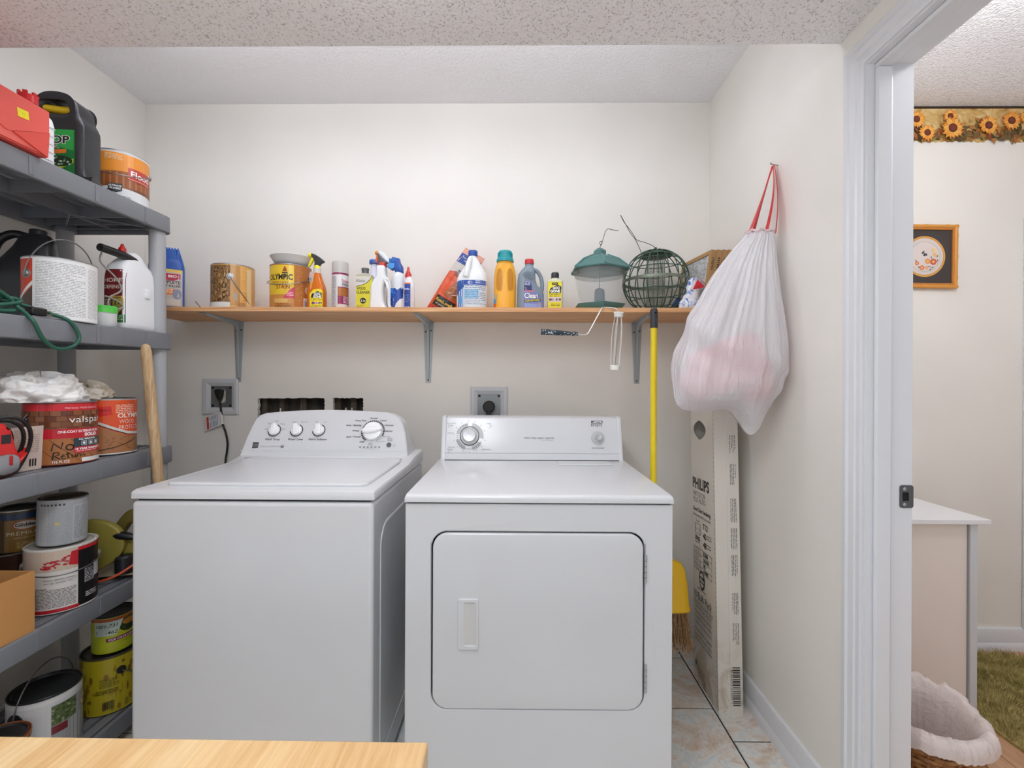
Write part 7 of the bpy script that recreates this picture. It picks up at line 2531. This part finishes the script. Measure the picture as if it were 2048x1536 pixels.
# contents
m_pk = mat((224, 118, 132), 0.6, name='pink_contents')
cont = bpy.data.objects.new('contents', None)
COL.objects.link(cont)
cont.parent = bag
V, Fs = outline([rrect(-0.105, 0.105, -0.075, 0.075, 0.03)], 0.16, 0.02, 3)
MB().add(V, Fs, Matrix.Translation((-0.005, -0.005, 0.19)) @ Matrix.Rotation(-0.42, 4, 'Y') @ M_XZ).build('pink_bundle', m_pk, cont)
MB().sphere((-0.09, 0.0, 0.125), 0.07, 24, 14, (0.95, 1.1, 0.8)).build('pink_bundle', mat((230, 150, 164), 0.6), cont)
MB().sphere((0.09, -0.01, 0.13), 0.06, 24, 14, (0.9, 1.2, 1.3)).build('pink_bundle', mat((216, 108, 104), 0.6), cont)
# red drawstring straps
m_rs = mat((214, 40, 48), 0.3, name='red_drawstring')


def strap(pa, pb, bow, w0, w1, tw=0.0):
    n = 14
    rr_ = []
    d = (pb - pa)
    side = Vector((0.55, 0.83, 0)).normalized()
    for i in range(n + 1):
        t_ = i / n
        c = pa.lerp(pb, t_) + bow * sin(pi * t_)
        w = w0 + (w1 - w0) * t_
        s2 = Matrix.Rotation(tw * t_, 3, 'Z') @ side
        th = Vector((-s2.y, s2.x, 0)) * 0.0012
        rr_.append([c - s2 * w / 2 - th - BO, c + s2 * w / 2 - th - BO, c + s2 * w / 2 + th - BO, c - s2 * w / 2 + th - BO])
    return MB().loft(rr_).build('drawstring', m_rs, bag, smooth=60)


hkp = Vector((XR - 0.016, hk.y, hk.z))
strap(hkp, P(1497, 470, 1.55), Vector((-0.004, -0.01, -0.002)), 0.012, 0.026, 0.5)
strap(hkp + Vector((-0.002, 0.004, -0.002)), P(1505, 468, 1.585), Vector((0.004, 0.01, 0)), 0.010, 0.016, -0.4)
strap(hkp, P(1532, 466, 1.53), Vector((0.004, -0.012, 0)), 0.012, 0.018, 0.7)
strap(hkp + Vector((0.004, 0, 0)), P(1551, 466, 1.54), Vector((0.006, -0.006, 0)), 0.010, 0.016, 0.2)

# ================================================================ next room
# framed picture
fa, fb = P(1918, 448, YB - 0.02), P(1914, 576, YB - 0.02)
cc = P(1849, 513, YB - 0.01)
fw = fa.x - cc.x
fh = (fa.z - fb.z) / 2
fz = (fa.z + fb.z) / 2
t = thing('framed_picture', 'bamboo-style gold framed round flower picture on the far wall', 'picture', (cc.x, YB - 0.001, fz), rot=(0, 0.012, 0))
m_gold = mat((214, 148, 62), 0.35, name='gold_bamboo', bump=(60, 0.1))
for nm, p0, p1 in (('frame_rail', (-fw, 0, fh - 0.008), (fw, 0, fh - 0.008)), ('frame_rail', (-fw, 0, -fh + 0.008), (fw, 0, -fh + 0.008)), ('frame_rail', (-fw + 0.008, 0, -fh), (-fw + 0.008, 0, fh)), ('frame_rail', (fw - 0.008, 0, -fh), (fw - 0.008, 0, fh))):
    p0, p1 = Vector(p0), Vector(p1)
    pts = [p0.lerp(p1, k / 24) + Vector((0, -0.012, 0)) for k in range(25)]
    MB().tube(pts, [0.0100 if k % 8 == 4 else 0.0085 for k in range(25)], 10).build(nm, m_gold, t)
V, Fs = outline([rrect(-fw + 0.012, fw - 0.012, -fh + 0.012, fh - 0.012, 0.001), rrect(-fw + 0.024, fw - 0.024, -fh + 0.024, fh - 0.024, 0.001)], 0.008, 0.001)
MB().add(V, Fs, Matrix.Translation((0, -0.012, 0)) @ M_XZ).build('inner_rail', mat((196, 124, 48), 0.4), t)
box('mat_board', -fw + 0.014, fw - 0.014, -0.009, -0.001, -fh + 0.014, fh - 0.014, mat((66, 60, 58), 0.7), t)
pr = Print(30)
R = 0.0945
pr.ell(0, 0, R, R, '#dca04a', 48)
pr.ell(0, 0, R - 0.007, R - 0.007, '#c98a3a', 48)
pr.ell(0, 0, R - 0.0095, R - 0.0095, '#d6ccc6', 48)
pr.ring(0, 0, 0.068, 0.0692, '#8a9690', n=48)
pr.ell(0, 0, 0.068, 0.068, '#dcd0cb', 48)
pr.poly([(-0.002, 0.028), (-0.014, 0.018), (-0.012, 0.010), (-0.002, 0.016)], '#3c3c46')
pr.poly([(-0.002, 0.016), (-0.008, 0.004), (0.000, 0.000), (0.006, 0.008)], '#3c3c46')
pr.poly([(0.0, 0.016), (0.012, 0.012), (0.010, 0.002), (0.002, 0.006)], '#4a4450')


def blossom(x, y, r, col, n=7):
    for k in range(n):
        a = 2 * pi * k / n
        pr.ell(x + r * 0.55 * cos(a), y + r * 0.55 * sin(a), r * 0.45, r * 0.45, col, 8)
    pr.ell(x, y, r * 0.35, r * 0.35, '#f0c868', 8)


blossom(0.040, -0.024, 0.016, '#d0604a')
blossom(0.014, -0.022, 0.013, '#e09a58')
blossom(0.046, 0.008, 0.010, '#e8b878')
blossom(0.040, 0.030, 0.010, '#ecc884')
blossom(-0.012, -0.052, 0.012, '#dc8058')
blossom(-0.035, -0.032, 0.010, '#d8785a')
blossom(0.010, -0.052, 0.008, '#e09a70')
for x_, y_, a in ((0.058, 0.002, 1.2), (0.058, -0.018, 1.5), (0.030, -0.004, 2.0), (0.022, -0.046, 0.2), (0.036, -0.050, 0.5), (0.026, -0.060, 1.0), (-0.026, -0.05, 2.4), (-0.04, -0.02, 2.0)):
    pr.poly([(x_ - 0.008 * cos(a), y_ - 0.008 * sin(a)), (x_ + 0.003 * sin(a), y_ - 0.003 * cos(a)), (x_ + 0.008 * cos(a), y_ + 0.008 * sin(a)), (x_ - 0.003 * sin(a), y_ + 0.003 * cos(a))], '#6c6a5c')
pr.build('picture_print', planemap((0, -0.009, 0), (1, 0, 0), (0, 0, 1)), t, step=0.00008)

# sunflower wallpaper border
z_top, z_bot = ZC2, P(1940, 283, YB).z
x0b, x1b = XR2, 2.65
rnd = random.Random(12)
pts = []
n = 120
for k in range(n + 1):
    x = x0b + (x1b - x0b) * k / n
    pts.append((x, z_bot - 0.014 + 0.030 * abs(noise.noise(Vector((x * 7, 0.3, 0)))) + 0.010 * rnd.random()))
border_poly = pts + [(x1b, z_top), (x0b, z_top)]
V, Fs = outline([border_poly], 0.0008)
bo = thing('wallpaper_border', 'sunflower wallpaper border running below the ceiling of the far room', 'wallpaper border', (0, YB - 0.001, 0))
m_bd, nt, b = nodes_of('border_ground', 0.6)
v = world_coords(nt)
nt.links.new(ramp(nt, tex_noise(nt, v, 14, 5, 0.65, 1.0), [(0.3, (150, 108, 56)), (0.42, (196, 156, 86)), (0.55, (220, 190, 128)), (0.72, (232, 214, 168))]), b.inputs['Base Color'])
MB().add(V, Fs, M_XZ).build('paper_strip', m_bd, bo, smooth=None)
pr = Print(31)
pr.rect(x0b, z_top - 0.012, x1b, z_top - 0.0005, '#33241a')
for k in range(300):
    x, z = rnd.uniform(1.66, 2.60), z_bot + 0.006 + abs(rnd.gauss(0, 0.034))
    z = min(z, z_top - 0.05)
    a, L_ = rnd.uniform(0, pi), rnd.uniform(0.014, 0.032)
    w = L_ * 0.42
    cl = rnd.choice(['#5a4426', '#6e5630', '#7c6a38', '#a8642c', '#4a3a22', '#8a7a44', '#b07a3c', '#8a4a24'])
    pr.poly([(x - L_ * cos(a), z - L_ * sin(a)), (x + w * sin(a), z - w * cos(a)), (x + L_ * cos(a), z + L_ * sin(a)), (x - w * sin(a), z + w * cos(a))], cl)


def sunflower(x, z, r, seed):
    q = random.Random(seed)
    for ringk, (n_, kk, cs) in enumerate(((17, 1.0, ['#d8852c', '#e09a3a', '#c8702a']), (15, 0.86, ['#eea848', '#e89838', '#f2b658']))):
        for k in range(n_):
            a = 2 * pi * (k + 0.5 * ringk) / n_ + q.uniform(-0.08, 0.08)
            rr = r * kk * q.uniform(0.88, 1.08)
            w = r * 0.16
            pr.poly([(x + 0.3 * r * cos(a) + w * 0.5 * sin(a), z + 0.3 * r * sin(a) - w * 0.5 * cos(a)), (x + 0.68 * rr * cos(a) + w * sin(a), z + 0.68 * rr * sin(a) - w * cos(a)), (x + rr * cos(a), z + rr * sin(a)),
                     (x + 0.68 * rr * cos(a) - w * sin(a), z + 0.68 * rr * sin(a) + w * cos(a)), (x + 0.3 * r * cos(a) - w * 0.5 * sin(a), z + 0.3 * r * sin(a) + w * 0.5 * cos(a))], q.choice(cs))
    pr.ell(x, z, r * 0.38, r * 0.38, '#5a241a', 14)
    pr.ell(x + r * 0.03, z + r * 0.03, r * 0.26, r * 0.26, '#7a3420', 12)


for i, (px, py, rp) in enumerate(((1829, 241, 18), (1896, 235, 15), (1850, 268, 17), (1900, 259, 23), (1971, 254, 20), (2016, 245, 20), (2044, 238, 13), (2078, 258, 19), (2110, 242, 16), (2150, 252, 18))):
    c = P(px, py, YB)
    sunflower(c.x, c.z, rp * YB / F_PX, i)
pr.build('sunflower_print', planemap((0, -0.0006, 0), (1, 0, 0), (0, 0, 1)), bo, step=0.00003, off=0.0003)

# white table
tf = P(1983, 1046, 1.65)
t = thing('side_table', 'white-topped table with an inset beige panel in the far room', 'table', (tf.x, 1.65, 0))
zt = P(1983, 1040, 1.65).z
box('tabletop', -0.70, 0.0, 0.0, 0.47, zt - 0.018, zt, mat((232, 233, 236), 0.3), t, bevel=0.002)
m_tl = mat((206, 209, 214), 0.4)
lx1 = P(1955, 1200, 1.66).x - tf.x
lx0 = P(1941, 1200, 1.66).x - tf.x
for a, b_ in ((lx0, lx1), (-0.67, -0.645)):
    for y_ in (0.01, 0.435):
        box('leg', a, b_, y_, y_ + 0.026, 0, zt - 0.018, m_tl, t, bevel=0.001)
box('end_panel', -0.645, lx0 - 0.004, 0.02, 0.03, 0.06, zt - 0.018, mat((232, 222, 214), 0.6), t)
box('panel_shadow_line', lx0 - 0.004, lx0, 0.016, 0.03, 0.06, zt - 0.018, mat((150, 150, 150), 0.5), t)  # grey strip carries the shadow line between panel and leg

# wicker waste basket with liner
bx, by = 1.185, 1.325
t = thing('wicker_basket', 'brown wicker waste basket just inside the far room', 'basket', (bx, by, 0))
m_wk, nt, b = nodes_of('wicker', 0.55)
v = coords(nt)
nt.links.new(ramp(nt, tex_noise(nt, v, 40, 4, 0.6), [(0.3, (112, 70, 34)), (0.55, (164, 112, 62)), (0.75, (198, 150, 92))]), b.inputs['Base Color'])
BH = 0.275
rad = lambda z: 0.088 + 0.032 * z / BH
ns = 22
rows = 19
for i in range(rows):
    z = 0.012 + i * (BH - 0.02) / (rows - 1)
    pts = []
    for k in range(ns * 4):
        a = 2 * pi * k / (ns * 4)
        r = rad(z) + 0.0045 * cos(ns / 2 * a + pi * (i % 2))
        pts.append((r * cos(a), r * sin(a), z + 0.0012 * sin(a * 5 + i)))
    MB().tube(pts, 0.0072, 6, closed=True).build('strand', m_wk, t)
for k in range(ns):
    a = 2 * pi * k / ns
    MB().tube([(rad(0.005) * cos(a), rad(0.005) * sin(a), 0.002), (rad(BH) * cos(a), rad(BH) * sin(a), BH)], 0.004, 6).build('stake', m_wk, t)
MB().lathe([(0.085, 0.002), (0.085, 0.010), (0.02, 0.010)], 32).build('bottom', m_wk, t)
# liner
m_ln, nt, b = nodes_of('white_liner_film', 0.4)
b.inputs['Base Color'].default_value = (*lin((226, 214, 210)), 1)
b.inputs['Alpha'].default_value = 0.86
v = coords(nt)
bump(nt, b, tex_noise(nt, v, 40, 4, 0.6, 1.0), 0.5, 0.008)
rings = []
NS = 200
path = [(0.066, 0.02, 0), (0.074, 0.10, 0.01), (0.086, 0.18, 0.02), (0.096, 0.25, 0.02), (0.108, BH + 0.012, 0.04), (0.120, BH + 0.022, 0.04), (0.136, BH + 0.012, 0.02), (0.142, BH - 0.008, 0.015), (0.143, BH - 0.026, 0.015)]
for (r, z, am) in path:
    ring = []
    for j in range(NS):
        a = 2 * pi * j / NS
        fan = noise.noise(Vector((cos(a) * 4, sin(a) * 4, z * 4))) + 0.8 * noise.noise(Vector((cos(a) * 10, sin(a) * 10, z * 6))) + 0.5 * noise.noise(Vector((cos(a) * 22, sin(a) * 22, z * 9)))
        sag = -0.005 * (0.5 + 0.5 * cos(a + 2.2)) * max(0, (z - 0.2) / 0.1) + (0.030 * max(0.0, cos(a - 1.35)) if z > 0.2 else 0)
        k = 1 + fan * am * 2.0
        if r > 0.13:
            k = max(k, 0.985)
        ring.append((r * k * cos(a), r * k * sin(a), z + sag + 0.010 * fan * (1 if z > 0.2 else 0)))
    rings.append(ring)
ln = thing('basket_liner', 'crinkled white plastic bag lining the wicker basket', 'liner', (bx, by, 0.0))
MB().loft(rings, True, False).build('film', m_ln, ln, smooth=80)

# green shag rug
t = thing('bath_rug', 'green shag rug on the floor of the far room', 'rug', (1.99, 1.62, 0.0))
rp_ = rrect(-0.30, 0.31, -0.52, 0.47, 0.12, 8)
m_rug, nt, b = nodes_of('green_shag', 0.9)
v = world_coords(nt)
nt.links.new(ramp(nt, tex_noise(nt, v, 26, 4, 0.7), [(0.3, (118, 106, 58)), (0.5, (166, 150, 90)), (0.7, (206, 190, 128))]), b.inputs['Base Color'])
V, Fs = outline([rp_], 0.008)
MB().add(V, Fs, Matrix.Translation((0, 0, 0.0045))).build('backing', m_rug, t)
rnd = random.Random(3)
mb = MB()


def inside(x, y):
    dx, dy = max(abs(x - 0.005) - 0.305 + 0.12, 0), max(abs(y + 0.025) - 0.495 + 0.12, 0)
    return dx * dx + dy * dy < 0.12 * 0.12


cnt = 0
while cnt < 15000:
    x, y = rnd.uniform(-0.30, 0.31), rnd.uniform(-0.52, 0.47)
    if not inside(x, y):
        continue
    a, L_ = rnd.uniform(0, 2 * pi), rnd.uniform(0.02, 0.036)
    lean_ = rnd.uniform(0.3, 0.9) * L_
    ta = noise.noise(Vector((x * 5, y * 5, 0))) * 4 + rnd.uniform(-0.8, 0.8)
    w = 0.0018
    tip = (x + lean_ * cos(ta), y + lean_ * sin(ta), 0.008 + sqrt(max(L_ * L_ - lean_ * lean_, 1e-5)))
    mb.add([(x - w * cos(a), y - w * sin(a), 0.007), (x + w * cos(a), y + w * sin(a), 0.007), tip], [(0, 1, 2)])
    cnt += 1
me = bpy.data.meshes.new('pile')
me.from_pydata([tuple(q) for q in mb.V], [], mb.F)
mesh_obj('pile', me, m_rug, t, smooth=None, kind='stuff')
